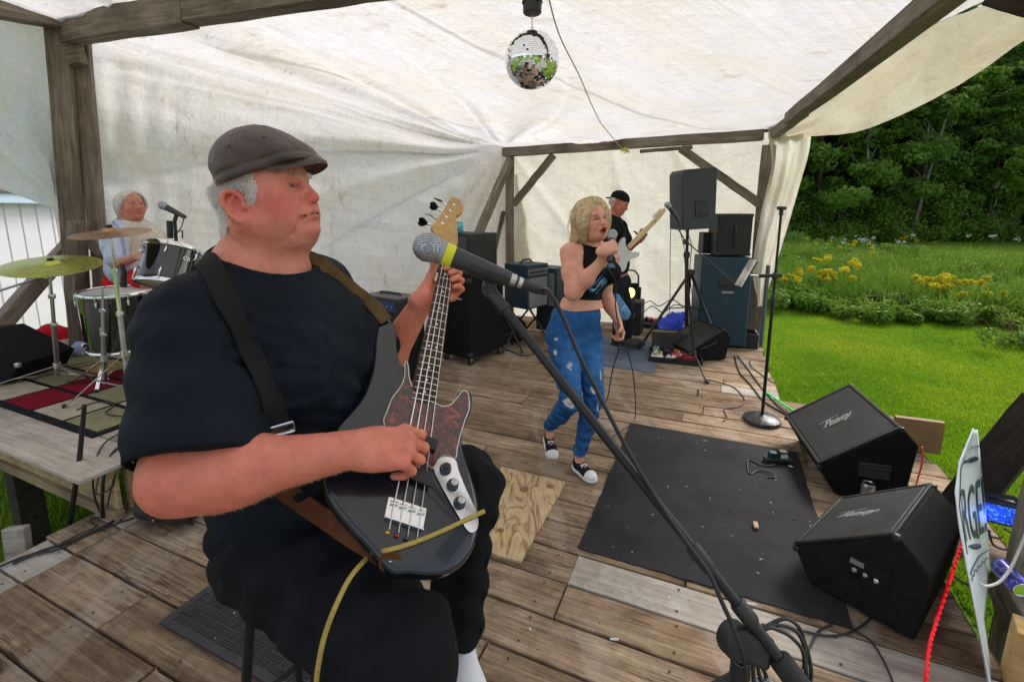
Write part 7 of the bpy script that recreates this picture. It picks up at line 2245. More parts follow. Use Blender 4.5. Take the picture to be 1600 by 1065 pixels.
def dcol(V):
 base=np.tile(np.array([.62,.58,.52]),(len(V),1));L_=(V-dnb)@DMx.T
 blue=(L_[:,1]<-.055-.1*L_[:,0]);base[blue]=(.50,.56,.72)
 base[(np.abs(L_[:,1]+.12)<.012)&blue]=(.30,.36,.55)
 return base
lo,hi=dsh.bounds();o=body_mesh('shirt',[(dshf,lo,hi,.0065)],vcol_cloth('panelled_shirt_cloth'),dm,dcol);rel(o,dm)
m_=MB()
for y in(-1,1):
 c0=dnb+DMx[0]*.055+DMx[1]*y*.035+np.array([0,0,.0]);m_.add([tuple(c0+q)for q in(np.array([0,0,.03]),DMx[0]*.035+np.array([0,0,-.03]),DMx[0]*.04+DMx[1]*y*.05+np.array([0,0,-.04]),DMx[1]*y*.06+np.array([0,0,.02]))],[(0,1,2,3)])
o=m_.build('collar',bpy.data.materials['white_lace'],dm);rel(o,dm);so_=o.modifiers.new('thick','SOLIDIFY');so_.thickness=.005
REDS=cloth_mat('red_shorts_cloth',(.52,.008,.014),.2,700,.3)
dsr=Sdf().ell(dpe,(.19,.19,.13),k=0)
for i_ in range(2):dsr.cone(dpe,dk[i_]*.9+dpe*.1,.115,.095,k=.05)
lo,hi=dsr.bounds();o=body_mesh('red_shorts',[(lambda p:dsr(p)-.005*fnoise(p,18,.8),lo,hi,.008)],REDS,dm);rel(o,dm)
P_,N_=scatter_on(lambda p:ds(p,False),lambda L_:((L_[:,0]<.02)&(L_[:,2]>-.02)|(L_[:,2]>.095-.2*L_[:,0])&(L_[:,0]<.065))&(np.abs(L_[:,1])<.084)&~((np.abs(L_[:,0]+.012)<.03)&(np.abs(L_[:,1])>.075)),3800,(-.12,-.09,-.03),(.08,.09,.14),dHM,dHO,dHS,6)
Lr=head_local(P_,dHO,dHM,dHS)
fol=strands_follow(dHO+np.array((-.008,0,.03))@dHM,(.108,.090,.104))
rel(hair_strands('hair',P_,np.sign(Lr[:,1])[:,None]*dHM[1]*.4-dHM[0]*.55-dHM[2]*.3+N_*.2,GREYHAIR,dm,L=.17,r=.0015,grav=3.6,n=9,curl=.16,seed=3,follow=fol),dm)
m_=MB()
for y in(-1,1):
 ring=[tuple(dHO+np.array((.100-abs(yy)*.12,yy,.012+math.sin(a)*.016))@dHM)for a in np.linspace(0,2*math.pi,15)for yy in(y*.031+math.cos(a)*.020,)]
 m_.tube(ring,.0016,5);m_.tube([tuple(dHO+np.array((.092,y*.052,.016))@dHM),tuple(dHO+np.array((-.01,y*.086,.018))@dHM)],.0018,5)
m_.tube([tuple(dHO+np.array((.101,-.011,.016))@dHM),tuple(dHO+np.array((.101,.011,.016))@dHM)],.0014,5)
rel(m_.build('glasses',SILV,dm),dm)
MB().lathe([(.001,0),(.15,0),(.16,.02),(.16,.05),(.14,.07),(.001,.075)],24).build('seat',RUBBER,tag(thing('drum_stool','round black stool the drummer sits on, half hidden by drums','stool',(dpe[0],dpe[1],RZ)),None),loc=(0,0,dpe[2]-RZ-.17))
ds_o=bpy.data.objects['drum_stool']
MB().tube([(0,0,.02),(0,0,dpe[2]-RZ-.17)],.02,12).build('post',CHROME,ds_o)
for a in(0,120,240):MB().tube([(0,0,.2),(.22*math.cos(R(a)),.22*math.sin(R(a)),.012)],.01,8).build('leg',CHROME,ds_o)
BC=Vector((.098,2.46,2.29));BR=.133
ball=thing('disco_ball','mirror-tiled disco ball hanging under the white roof tarp','disco ball',BC)
MB().lathe([(max(.0001,(BR-.002)*math.sin(a)),(BR-.002)*math.cos(a))for a in np.linspace(0,math.pi,33)],48).build('core',M('ball_core',(.12,.12,.11),.6),ball,smooth=180)
MIRR=M('mirror_tile',(.88,.90,.92),.035,1.0,var=.02,bump=0)
MIRR.node_tree.nodes['Principled BSDF'].inputs['Base Color'].default_value=(.9,.92,.94,1)
V,F=[],[];bg2=random.Random(8);ts=.0098;nrow=int(math.pi*BR/ts)
for i in range(1,nrow):
 th=math.pi*i/nrow;z_=math.cos(th);rr_=math.sin(th);n_=max(4,int(2*math.pi*BR*rr_/ts))
 for j in range(n_):
  if bg2.random()<.012 or(i<3):continue
  ph=2*math.pi*(j+.5*(i%2)*0)/n_+.15*(i//9)
  n=Vector((rr_*math.cos(ph),rr_*math.sin(ph),z_))
  u=Vector((-math.sin(ph),math.cos(ph),0));w=n.cross(u)
  n2=(n+u*bg2.gauss(0,.03)+w*bg2.gauss(0,.03)).normalized();u2=(u-n2*u.dot(n2)).normalized();w2=n2.cross(u2)
  c=n*(BR+.0006);h_=ts*.46;wh=math.pi*BR*rr_/n_*.93
  k=len(V);V+=[tuple(c+u2*a*wh+w2*b_*h_)for a,b_ in((-1,-1),(1,-1),(1,1),(-1,1))]
  F+=[(k,k+1,k+2,k+3)]
o=np_mesh('mirror_tiles',V,F,MIRR,ball,smooth=0);o['kind']='stuff'
MB().lathe([(.022,0),(.022,.004),(.004,.008)],20).build('top_cap',BLACKPLASTIC,ball,loc=(0,0,BR-.002))
m_=MB()
for k in range(5):
 c_=Vector((0,0,BR+.012+.013*k));a=k%2*math.pi/2
 m_.tube([c_+Vector((math.cos(a)*.005*math.cos(t),math.sin(a)*.005*math.cos(t),.009*math.sin(t)))for t in np.linspace(0,2*math.pi,13)],.0013,5)
m_.build('chain',M('brass_chain',(.55,.45,.16),.3,.9,bump=0),ball)
mz=BR+.078
MB().lathe([(.040,0),(.044,.004),(.046,.045),(.050,.048),(.050,.054),(.03,.056)],28).build('motor',BLACKPLASTIC,ball,loc=(0,0,mz))
m_=MB()
for a in(20,110,200,290):
 c_=Vector((math.cos(R(a))*.046,math.sin(R(a))*.046,mz+.05));m_.tube([c_,c_+Vector((0,0,.14))],.0022,6).tube([c_-Vector((.004,0,.012)),c_+Vector((0,0,.006))],.004,6)
m_.build('hanger',BLACKMETAL,ball)
YROPE=M('yellow_green_cord',(.38,.38,.06),.7,bump=.3,bs=500)
cable('yellow_cord',[W(845,-60,2.5),W(858,0,2.75),W(876,60,3.15),W(905,118,3.9),W(938,190,5.0),W(975,236,6.22)],.0045,YROPE,'thin yellow-green cord running from the roof to the back beam','cord',n=8)
m_=MB();kn=W(975,236,6.2)
for k in range(7):
 a=k*.9;m_.tube([kn+Vector((.05*math.cos(a),-.07,.04*math.sin(a))),kn+Vector((.0,-.09,.0)),kn+Vector((-.06*math.cos(a*1.7),-.06,-.035*math.sin(a*1.3)))],.007,6)
o=m_.build('cord_knot',M('bright_yellow_cord',(.65,.55,.03),.7,bump=.2),loc=(0,0,0));tag(o,'bright yellow knot of cord tied round the back beam','knot')
def boxpart(name,d,mat,parent,loc=(0,0,0),bevel=.006,rot=None,seg=2):
 return MB().box((0,0,0),d).build(name,mat,parent,smooth=40,bevel=bevel,seg=seg,loc=loc,rot=rot)
def flat_thing(name,label,cat,s0,s1,t0,t1,th,mat,z=.002,wob=.006,sub=30,group=None):
 rr_=random.Random(int(s0*100+t0*7));m_=MB();P_=[]
 for i in range(sub+1):
  row_=[]
  for j in range(sub+1):
   f,g=i/sub,j/sub;e_=(wob*rr_.uniform(-1,1)if i in(0,sub)or j in(0,sub)else 0)
   row_.append(S(s0+(s1-s0)*f+e_*.6,t0+(t1-t0)*g+e_*.6,z+th+.0015*math.sin(f*9+g*4)+.001*math.sin(g*17)))
  P_.append(row_)
 m_.grid(P_);nrr=sub+1
 base=len(m_.v);edge=[i*nrr for i in range(nrr)]+[(nrr-1)*nrr+j for j in range(1,nrr)]+[i*nrr+nrr-1 for i in range(nrr-2,-1,-1)]+[j for j in range(nrr-2,0,-1)]
 for e_ in edge:v_=m_.v[e_];m_.v.append((v_[0],v_[1],z))
 n_=len(edge)
 for k in range(n_):m_.f.append((edge[k],edge[(k+1)%n_],base+(k+1)%n_,base+k));m_.mi.append(0)
 o=fixn(m_.build(name,mat,None,smooth=50));return tag(o,label,cat,group)
def rubber_mat():
 m,nt,ns,ln,b=new_mat('dusty_black_rubber')
 v=coords(nt,rand=False);n1=noise_tex(nt,v,3,8,.7);n2=noise_tex(nt,v,60,6,.7);n3=noise_tex(nt,v,9,9,.8,.5)
 r1=ramp(nt,[(.35,(.009,.009,.011)),(.65,(.022,.022,.026))]);ln.new(n1,r1.inputs[0])
 r3=ramp(nt,[(.58,(0,0,0)),(.78,(1,1,1))]);ln.new(n3,r3.inputs[0]);mu=ns.new('ShaderNodeMath');mu.operation='MULTIPLY';mu.inputs[1].default_value=.5;ln.new(r3.outputs[0],mu.inputs[0])
 c=mixc(nt,mu.outputs[0],r1.outputs[0],(.055,.050,.044))
 ln.new(c,b.inputs['Base Color']);b.inputs['Roughness'].default_value=.8;b.inputs['Specular IOR Level'].default_value=.25;add_bump(nt,b,n2,.5,.003);return m
RUBM=rubber_mat()
flat_thing('floor_mat','large dusty black rubber mat in front of the two wedge monitors','mat',2.31,3.38,2.99,4.42,.006,RUBM)
flat_thing('carpet_piece','blue-grey carpet offcut under the guitarist\'s boots','carpet',1.56,2.32,.70,1.78,.006,M('blue_grey_carpet',(.13,.16,.22),.95,var=.25,vs=8,bump=.6,bs=260,spec=.1))
def ply_mat():
 m,nt,ns,ln,b=new_mat('plywood_sheet')
 v=coords(nt,(1,1,1),rand=False);mp=ns.new('ShaderNodeMapping');mp.inputs['Rotation'].default_value=(0,0,.45);mp.inputs['Scale'].default_value=(7,2.0,1);ln.new(v,mp.inputs['Vector'])
 n=noise_tex(nt,mp.outputs[0],1.6,3,.5,1.2);mu=ns.new('ShaderNodeMath');mu.operation='MULTIPLY';mu.inputs[1].default_value=11;ln.new(n,mu.inputs[0])
 fr=ns.new('ShaderNodeMath');fr.operation='PINGPONG';fr.inputs[1].default_value=1;ln.new(mu.outputs[0],fr.inputs[0])
 r1=ramp(nt,[(.0,(.20,.11,.045)),(.25,(.40,.27,.13)),(.7,(.50,.37,.20))]);ln.new(fr.outputs[0],r1.inputs[0])
 n2=noise_tex(nt,v,12,8,.7);r2=ramp(nt,[(.3,(.7,.7,.7)),(.7,(1.15,1.15,1.1))]);ln.new(n2,r2.inputs[0]);c=mixc(nt,.8,r1.outputs[0],r2.outputs[0],'MULTIPLY')
 for(x,y,r_)in((1.905,4.10,.030),(1.93,4.47,.020),(2.03,4.02,.022)):
  p=S(x,y,.02);su=ns.new('ShaderNodeVectorMath');su.operation='DISTANCE';su.inputs[1].default_value=p;ln.new(v,su.inputs[0])
  rk=ramp(nt,[(0,(.10,.055,.025)),(.5,(.22,.12,.055)),(1,(0,0,0))]);dv2=ns.new('ShaderNodeMath');dv2.operation='DIVIDE';dv2.inputs[1].default_value=r_;ln.new(su.outputs['Value'],dv2.inputs[0])
  rm=ramp(nt,[(.75,(1,1,1)),(1,(0,0,0))]);ln.new(dv2.outputs[0],rm.inputs[0]);ln.new(dv2.outputs[0],rk.inputs[0]);c=mixc(nt,rm.outputs[0],c,rk.outputs[0])
 ln.new(c,b.inputs['Base Color']);b.inputs['Roughness'].default_value=.7;add_bump(nt,b,n2,.4,.003);return m
flat_thing('plywood_patch','square plywood patch with knots screwed over the deck beside the bass','plywood',1.69,2.10,3.94,4.62,.014,ply_mat(),wob=.003)
MATB=M('charcoal_rubber',(.022,.023,.028),.6,var=.3,vs=10,bump=.3,bs=300,dirt=(.06,.055,.05))
dmat=thing('door_mat','black door mat with raised basket pattern on the deck behind the stool','door mat',S(1.33,5.21,0),STROT)
boxpart('backing',(.76,.50,.006),MATB,dmat,(0,0,.006),.003)
m_=MB()
gx=np.arange(-.335,.335,.0335)
for i,x in enumerate(gx):
 for j,y in enumerate(np.arange(-.205,.205,.0335)):
  for q in(-.0085,0,.0085):
   if(i//2+j)%2:m_.box((x+q,y,.0105),(.0055,.030,.004))
   else:m_.box((x,y+q,.0105),(.030,.0055,.004))
o=m_.build('relief',MATB,dmat,smooth=0);o['kind']='stuff'
m_=MB();m_.box((0,.235,.009),(.76,.03,.006)).box((0,-.235,.009),(.76,.03,.006)).box((.365,0,.009),(.03,.44,.006)).box((-.365,0,.009),(.03,.44,.006));m_.build('rim',MATB,dmat,smooth=0)
def logo(parent,loc,rot,size,mat,name='brand_emblem'):
 t=text_mesh(name,'Peavey',size,mat,parent,.7,.0012,size*.012,.80,1,1.2)
 t.location=loc;t.rotation_euler=rot
 m_=MB()
 for(x0,y0,x1,y1,w0)in((-1.35,.42,.5,.60,.10),(.9,-.50,-.7,-.40,.09),(-1.05,.45,-1.25,-.55,.09),(1.30,.20,1.00,-.62,.10)):
  m_.add([(x0*size,y0*size,.0012),(x1*size,(y1-w0/2)*size,.0012),(x1*size,(y1+w0/2)*size,.0012),(x0*size,(y0+w0*.4)*size,.0012)],[(0,1,2,3)])
 m_.build('emblem_stroke',mat,t,smooth=0)
 return t
LOGOM=M('silver_emblem',(.60,.62,.62),.3,.7,bump=0)
GRILC=M('black_grille_cloth',(.011,.0115,.013),.62,var=.3,vs=5,bump=.7,bs=700,dirt=(.03,.03,.03),dist=.0015)
def wedge(label,O,yaw,prof,L,lx=.5,flip=False,handle=True,jacks=False,logo_on=True,name='stage_monitor',group=None,sz=.070):
 """profile in the x-z plane (x to the right), extruded away along +y by L; prof: d (low grille edge), c (high grille edge), back points, bottom points"""
 w=thing(name,label,'stage monitor',O,yaw,group)
 m_=MB();n_=len(prof)
 vs=[(x,0,z)for x,z in prof]+[(x,L,z)for x,z in prof]
 fs=[tuple(range(n_)),tuple(range(2*n_-1,n_-1,-1))]+[(i,i+n_,(i+1)%n_+n_,(i+1)%n_)for i in range(n_)]
 m_.add(vs,fs);o=fixn(m_.build('cabinet',CARPETBLK,w,smooth=30,bevel=.010,seg=3))
 d=Vector((prof[0][0],0,prof[0][1]));c=Vector((prof[1][0],0,prof[1][1]));dr_=(c-d);H_=dr_.length;dr_.normalize();nn=Vector((-dr_.z,0,dr_.x))
 ang=math.atan2(dr_.z,dr_.x)
 boxpart('grille',(H_-.05,L-.05,.014),GRILC,w,d+dr_*H_/2+Vector((0,L/2,0))+nn*.002,.004,(0,-ang,0))
 m_=MB()
 for yy in(.012,L-.012):
  m_.box(d+dr_*H_/2+Vector((0,yy,0))+nn*.006,(H_-.01,.018,.012),(0,-ang,0))
 for hh in(.012,H_-.012):m_.box(d+dr_*hh+Vector((0,L/2,0))+nn*.006,(.018,L-.03,.012),(0,-ang,0))
 m_.build('grille_frame',TOLEX,w,smooth=30,bevel=.003)
 if logo_on:
  p=d+dr_*H_*lx+Vector((0,L*.5,0))+nn*.0105
  q=Matrix((dr_,Vector((0,1,0)),nn)).transposed().to_euler()if not flip else Matrix((-dr_,Vector((0,-1,0)),nn)).transposed().to_euler()
  logo(w,p,q,sz,LOGOM)
 xs_=[x for x,z in prof];xm=(min(xs_)+max(xs_))/2+.02
 if handle:
  m_=MB();m_.box((xm+.02,-.001,.17),(.15,.012,.085));m_.build('handle_cup',BLACKPLASTIC,w,bevel=.006)
  MB().tube([(xm-.045,-.010,.19),(xm+.085,-.010,.19)],.009,8).build('handle',RUBBER,w)
 if jacks:
  boxpart('jack_plate',(.14,.006,.10),CARPETBLK,w,(xm+.02,-.003,.17),.002)
  for k in range(3):
   MB().lathe([(.009,0),(.009,.004),(.0055,.006),(.0055,.010),(.0001,.010)],14,axis=(0,-1,0)).build('jack',CHROME if k==2 else STEEL,w,loc=(xm-.02+.035*k,-.006,.165))
  boxpart('spec_label',(.045,.001,.022),M('printed_label',(.16,.17,.17),.6,var=.5,vs=150,bump=0),w,(xm-.015,-.0068,.198),0)
 for(x,z)in(prof[0],prof[1]):
  for yy in(0,L):MB().box((0,0,0),(.026,.022,.026)).build('corner_cap',BLACKPLASTIC,w,bevel=.006,loc=(x*.96+xm*.04,yy+(.008 if yy==0 else-.008),z-.010))
 return w
profA=[(0,.16),(.37,.43),(.45,.34),(.42,0),(.10,0)]
wedge('black wedge monitor with silver emblem, farther back of the two at the stage edge',S(3.41,3.45,.004),STROT+R(8),profA,.66,.5)
profB=[(0,.13),(.33,.375),(.44,.27),(.42,0),(.07,0)]
wedge('black wedge monitor with jack plate and cable, nearest the lawn sign',S(3.20,4.20,.012),STROT+R(-29),profB,.54,.42,handle=False,jacks=True,sz=.066)
profC=[(0,.10),(.40,.33),(.47,.24),(.42,0),(.05,0)]
wc=wedge('black wedge monitor standing in front of the blue speaker cabinet',S(2.62,1.28,.004),STROT+R(34),profC,.50,.5,logo_on=False,handle=False)
MB().tube([(.12,-.012,.13),(.30,-.012,.20)],.010,8).build('handle',RUBBER,wc)
profD=[(0,.30),(-.36,.10),(-.30,0),(-.02,0),(.06,.10)]
w=thing('stage_monitor','black wedge speaker on the rug at the far left edge','stage monitor',G(34,604,.31)+Vector((0,0,.004)),STROT+R(20))
m_=MB();pr=[(0,.16),(-.10,.02),(-.16,0),(-.62,0),(-.62,.34),(-.40,.36)];n_=len(pr)
m_.add([(x,0,z)for x,z in pr]+[(x,.42,z)for x,z in pr],[tuple(range(n_)),tuple(range(2*n_-1,n_-1,-1))]+[(i,i+n_,(i+1)%n_+n_,(i+1)%n_)for i in range(n_)])
fixn(m_.build('cabinet',CARPETBLK,w,smooth=30,bevel=.01));boxpart('corner_cap',(.035,.03,.035),STEEL,w,(-.012,.01,.155),.008)
def can(label,pos,mats,rot=(0,0,0),name='drink_can'):
 c=thing(name,label,'can',pos,rot=rot)
 MB().lathe([(.024,0),(.031,.006),(.0330,.012),(.0330,.104),(.0285,.115)],32,closed=True).build('body',mats[0],c,smooth=60)
 MB().lathe([(.0285,.115),(.0285,.118),(.0265,.1175),(.0255,.112),(.0001,.112)],32).build('lid',CHROME,c,smooth=60)
 MB().box((0,0,0),(.018,.010,.0012)).build('tab',CHROME,c,smooth=0,loc=(.004,0,.1135))
 MB().lathe([(.0001,.001),(.022,.001),(.024,0)],24).build('base',CHROME,c)
 return c
SILCAN=M('silver_can_print',(.50,.52,.55),.25,.8,var=.35,vs=30,bump=0)
BLUCAN=M('light_blue_can_print',(.10,.38,.48),.25,.6,var=.7,vs=40,bump=0)
PURCAN=M('purple_blue_can_print',(.05,.05,.30),.25,.5,var=.8,vs=35,bump=0,dirt=(.5,.5,.6))
can('silver drink can standing between the two wedge monitors',G(1353,785,.004),(SILCAN,0))
m_=MB();dg=random.Random(5)
def bit(p,w_,l_,c_):
 a=dg.uniform(0,6.28);u=Vector((math.cos(a),math.sin(a),0));v_=Vector((-u.y,u.x,0));z_=Vector((0,0,dg.uniform(.001,.006)))
 m_.cur=c_;m_.add([p-u*l_,p+v_*w_+z_,p+u*l_+z_*.5,p-v_*w_],[(0,1,2,3)])
for k in range(46):
 s_,t_=dg.uniform(2.35,3.35),dg.uniform(3.05,4.4);bit(S(s_,t_,.012),dg.uniform(.0012,.004),dg.uniform(.003,.011),dg.choice([0,0,1,2]))
for k in range(110):
 s_,t_=dg.uniform(.3,4.0),dg.uniform(2.2,6.0);
 if not(2.28<s_<3.4 and 2.95<t_<4.45)and not(3.3<s_ and t_<3.9):bit(S(s_,t_,.005),dg.uniform(.001,.004),dg.uniform(.003,.010),dg.choice([0,1,1,2]))
for k in range(28):
 s_,t_=dg.uniform(.98,1.68),dg.uniform(5.0,5.42);bit(S(s_,t_,.014),.002,dg.uniform(.003,.007),dg.choice([1,2]))
LT=[M('dry_leaf',(.22,.12,.04),.8,var=.4,bump=0),M('pale_litter',(.45,.42,.36),.8,bump=0),M('white_litter',(.6,.62,.6),.7,bump=0)]
o=m_.build('litter',LT,None,smooth=0);tag(o,'scattered dry leaf bits and crumbs on mat and deck','litter',kind='stuff')
for(px,py,lab,L_,r_)in((960,998,'white cigarette end lying on the deck boards in the foreground',.030,.004),(1174,943,'white paper stub at the near edge of the black mat',.035,.004),(1102,688,'thin pale stick near the far edge of the black mat',.028,.002)):
 p=G(px,py,.012);a=dg.uniform(-.6,.2);u=Vector((math.cos(a),math.sin(a),0))
 o=MB().tube([-u*L_/2,u*L_/2],r_,8).build('paper_stub',LT[2],loc=p);tag(o,lab,'litter')
o=boxpart('wood_chip',(.05,.022,.012),M('tan_chip',(.42,.27,.18),.8),None,G(1181,820,.018),.003,(0,0,1.2));tag(o,'tan wood chip lying in the middle of the black mat','wood chip')
ps=thing('power_strip','black power cord with plugged-in adapters at the back of the black mat','power strip',G(1215,722,.010),STROT+.3)
boxpart('body',(.16,.05,.03),BLACKPLASTIC,ps,(0,0,.016),.005);boxpart('adapter',(.05,.045,.05),BLACKPLASTIC,ps,(.03,.01,.05),.006);boxpart('adapter',(.045,.04,.04),M('teal_black',(.01,.05,.055),.4),ps,(-.03,.01,.045),.006)
boxpart('adapter_label',(.040,.002,.026),LT[2],ps,(.03,-.014,.048),0);boxpart('adapter_label',(.026,.020,.001),LT[2],ps,(.055,-.05,.006),0,(0,.2,.5))
cable('extension_lead',[G(1212,726,.02),G(1190,726,.016),G(1170,718,.014),G(1168,730,.012),G(1172,740,.012),G(1185,735,.014),G(1205,738,.02),G(1212,745,.014),G(1200,745,.013)],.004,CABLEM,'short black power cord coiled beside the adapters on the mat')
def floor_cable(pix,r=.0042,lab='',z=.008,mat=None,group='black cables lying on the deck'):
 return cable('floor_cable',[G(x,y,z)for x,y in pix],r,mat or CABLEM,lab,'cable',group=group)
floor_cable([(1100,592),(1120,596),(1145,604),(1160,618),(1163,628),(1150,636),(1133,638),(1133,645),(1136,652),(1130,658)],.0045,'thin black cable wandering over the boards from the tripod foot')
floor_cable([(1148,555),(1155,580),(1172,600),(1192,625),(1215,640),(1238,652)],.007,'thick black cable running down the right edge of the stage')
floor_cable([(1152,555),(1170,578),(1190,605),(1222,640),(1240,648)],.006,'second black cable beside the thick one at the stage edge')
floor_cable([(1172,562),(1174,572),(1190,585),(1210,598)],.005,'short black cable leading to the green rope light')
floor_cable([(1392,900),(1388,925),(1370,955),(1345,978),(1320,990),(1290,992),(1255,985),(1220,977),(1190,975)],.0042,'black cable curving from the wedge monitor across the front boards')
floor_cable([(1300,975),(1280,985),(1265,1010),(1256,1040),(1250,1080)],.0042,'black cable curling down the front boards near the stand')
floor_cable([(1337,985),(1360,1000),(1380,1030),(1395,1065),(1400,1090)],.0035,'thin black cable at the front right of the deck')
cable('monitor_lead',[S(3.40,4.22,.20)+Vector((-.05,-.05,0)),G(1400,905,.10),G(1392,925,.03),G(1388,935,.01),G(1395,960,.01)],.004,CABLEM,'black lead hanging from the jack plate of the near wedge monitor','cable')
o=floor_cable([(20,880),(60,862),(110,845),(150,828),(175,815),(195,800)],.007,'black cables bundled along the left edge of the deck, thick one');floor_cable([(-20,893),(40,868),(90,858),(130,838),(170,822),(210,808)],.005,'black cables bundled along the left edge of the deck, outer one')
floor_cable([(60,866),(120,836),(150,822),(140,812),(165,806),(190,812)],.0035,'thin black lead looped at the left edge of the deck')
def rope_light(name,label,pts,c,e,r=.009,step=.028,bead=.0055):
 t=thing(name,label,'rope light',pts[0]);P_=catmull(pts,10)
 m0=MB().tube([p-P_[0]for p in P_],r*.8,8);m,nt,ns,ln,b=new_mat(name+'_tube');b.inputs['Base Color'].default_value=tuple(c)+(1,);b.inputs['Roughness'].default_value=.2;b.inputs['Emission Color'].default_value=tuple(c)+(1,);b.inputs['Emission Strength'].default_value=e*.04
 m0.build('tube',m,t)
 em=emit_mat(name+'_bulb',c,e);acc=0;proto=None
 for i in range(1,len(P_)):
  acc+=(P_[i]-P_[i-1]).length
  if acc>step:
   acc=0
   if proto is None:proto=MB().lathe([(.0001,-bead),(bead*.8,-bead*.6),(bead,0),(bead*.8,bead*.6),(.0001,bead)],10).build('bulb',em,t);q=proto
   else:q=proto.copy();link(q,t)
   q.location=P_[i]-P_[0]+Vector((0,-.004,.004))
 return t
rope_light('red_rope_light','red glowing rope light hanging down beside the lawn sign',[W(1502,848,1.62),W(1492,880,1.56),W(1478,925,1.48),W(1463,970,1.42),W(1452,1010,1.37),W(1447,1060,1.33),W(1446,1120,1.30)],(1,.01,.02),.5,step=.014,r=.007,bead=.0042)
rope_light('green_rope_light','green glowing rope light on the deck near the round stand base',[G(1196,612,.02),G(1208,620,.02),G(1222,630,.02),G(1238,640,.03),G(1262,655,.03)],(.01,.8,.15),.6,step=.03)
cable('orange_cord',[W(1441,698,2.5),W(1441,722,2.5),W(1434,748,2.48),W(1430,762,2.45)],.005,M('orange_jacket',(.8,.10,.02),.5,bump=0),'orange extension cord between the far monitor and the brown board','cable')
def sheet_pt(u,v,off=0.0):
 L_=SGL[min(int(v*(len(SGL)-1)),len(SGL)-2)].lerp(SGL[min(int(v*(len(SGL)-1)),len(SGL)-2)+1],v*(len(SGL)-1)-min(int(v*(len(SGL)-1)),len(SGL)-2))
 i=min(int(v*(len(SGR)-1)),len(SGR)-2);R__=SGR[i].lerp(SGR[i+1],v*(len(SGR)-1)-i)
 bow=Vector((-.02,-.01,0))*math.sin(math.pi*u)
 return L_.lerp(R__,u)+bow+SGN*off
SGL=[W(1521,669,1.72),W(1499,722,1.62),W(1493,768,1.55),W(1499,820,1.49),W(1510,880,1.43),W(1525,955,1.36),W(1548,1072,1.27)]
SGR=[W(1527,671,1.98),W(1533,730,2.02),W(1539,790,2.0),W(1544,842,1.93),W(1546,890,1.80),W(1537,965,1.50),W(1552,1075,1.33)]
SGN=(SGR[2]-SGL[2]).cross(SGL[4]-SGL[1]).normalized()
if SGN.y>0:SGN=-SGN
sgn_=thing('lawn_sign','bent white corrugated sign with blue-black lettering at the right front corner','sign',SGL[-1])
WSIGN=M('white_sign_plastic',(.66,.72,.75),.4,var=.05,bump=.05)
INK=M('sign_ink',(.012,.03,.06),.5,bump=0)
nu,nv=10,60
P_=[[sheet_pt(i/nu,j/nv)for i in range(nu+1)]for j in range(nv+1)]
m_=MB().grid(P_);o=m_.build('panel',WSIGN,sgn_,smooth=180);rel(o,sgn_);so_=o.modifiers.new('thick','SOLIDIFY');so_.thickness=.003;so_.offset=0
def map_text(body,u0,u1,v0,v1,nm='lettering',slant=0.0,mat=None):
 cu=bpy.data.curves.new(nm,'FONT');cu.body=body;cu.size=1
 t=bpy.data.objects.new('tmp',cu);col.objects.link(t)
 dg_=bpy.context.evaluated_depsgraph_get();me=bpy.data.meshes.new_from_object(t.evaluated_get(dg_));bpy.data.objects.remove(t)
 bm_=bmesh.new();bm_.from_mesh(me);bmesh.ops.triangulate(bm_,faces=bm_.faces)
 bmesh.ops.subdivide_edges(bm_,edges=bm_.edges,cuts=1);bmesh.ops.triangulate(bm_,faces=bm_.faces)
 xs_=[v.co.x for v in bm_.verts];ys_=[v.co.y for v in bm_.verts];x0,x1,y0,y1=min(xs_),max(xs_),min(ys_),max(ys_)
 for v in bm_.verts:
  f=(v.co.x-x0)/(x1-x0);g=(v.co.y-y0)/(y1-y0)
  v.co=sheet_pt(u0+(u1-u0)*f,v1+(v0-v1)*g+slant*(1-f),.0045)
 bm_.to_mesh(me);bm_.free();me.materials.append(mat or INK)
 o=bpy.data.objects.new(nm,me);link(o,sgn_);rel(o,sgn_);return o
map_text('RGE!',.14,.96,.20,.46,slant=.10)
SQ_=[(.14,.86,.155,.125,.016,6),(.2,.7,.575,.545,.016,5),(.06,.94,.72,.60,.010,11)]
def line_on(pts,w_=.0022):
 rel(MB().tube([sheet_pt(u,v,.0035)for u,v in pts],w_,4).build('border_line',INK,sgn_),sgn_)
for(u0,u1,v0,v1,a_,n_)in SQ_:
 line_on([(u0+(u1-u0)*k/60,v0+(v1-v0)*k/60+a_*math.sin(k*n_*.62)*(.6+.4*math.sin(k*1.3)))for k in range(61)],.0013)
line_on([(.08,.62),(.04,.4),(.05,.2),(.12,.10),(.5,.075),(.95,.07)]);line_on([(.05,.70),(.3,.66),(.6,.60),(.95,.56)])
for(u,v)in((.72,.13),(.62,.50)):
 rel(MB().add([sheet_pt(u-.06,v-.012,.004),sheet_pt(u+.06,v-.016,.004),sheet_pt(u+.06,v+.008,.004),sheet_pt(u-.06,v+.012,.004)],[(0,1,2,3)]).build('square_mark',INK,sgn_,smooth=0),sgn_)
m_=MB();e0=[sheet_pt(0,j/60)for j in range(61)];rel(MB().tube(e0,.0028,6).build('edge',WSIGN,sgn_),sgn_)
lp=thing('party_light','small black lamp with glittering blue glowing lens by the front post','light',W(1565,802,1.98),rot=(0,0,R(-30)))
boxpart('housing',(.17,.06,.13),BLACKPLASTIC,lp,(0,.03,.0),.02,seg=3)
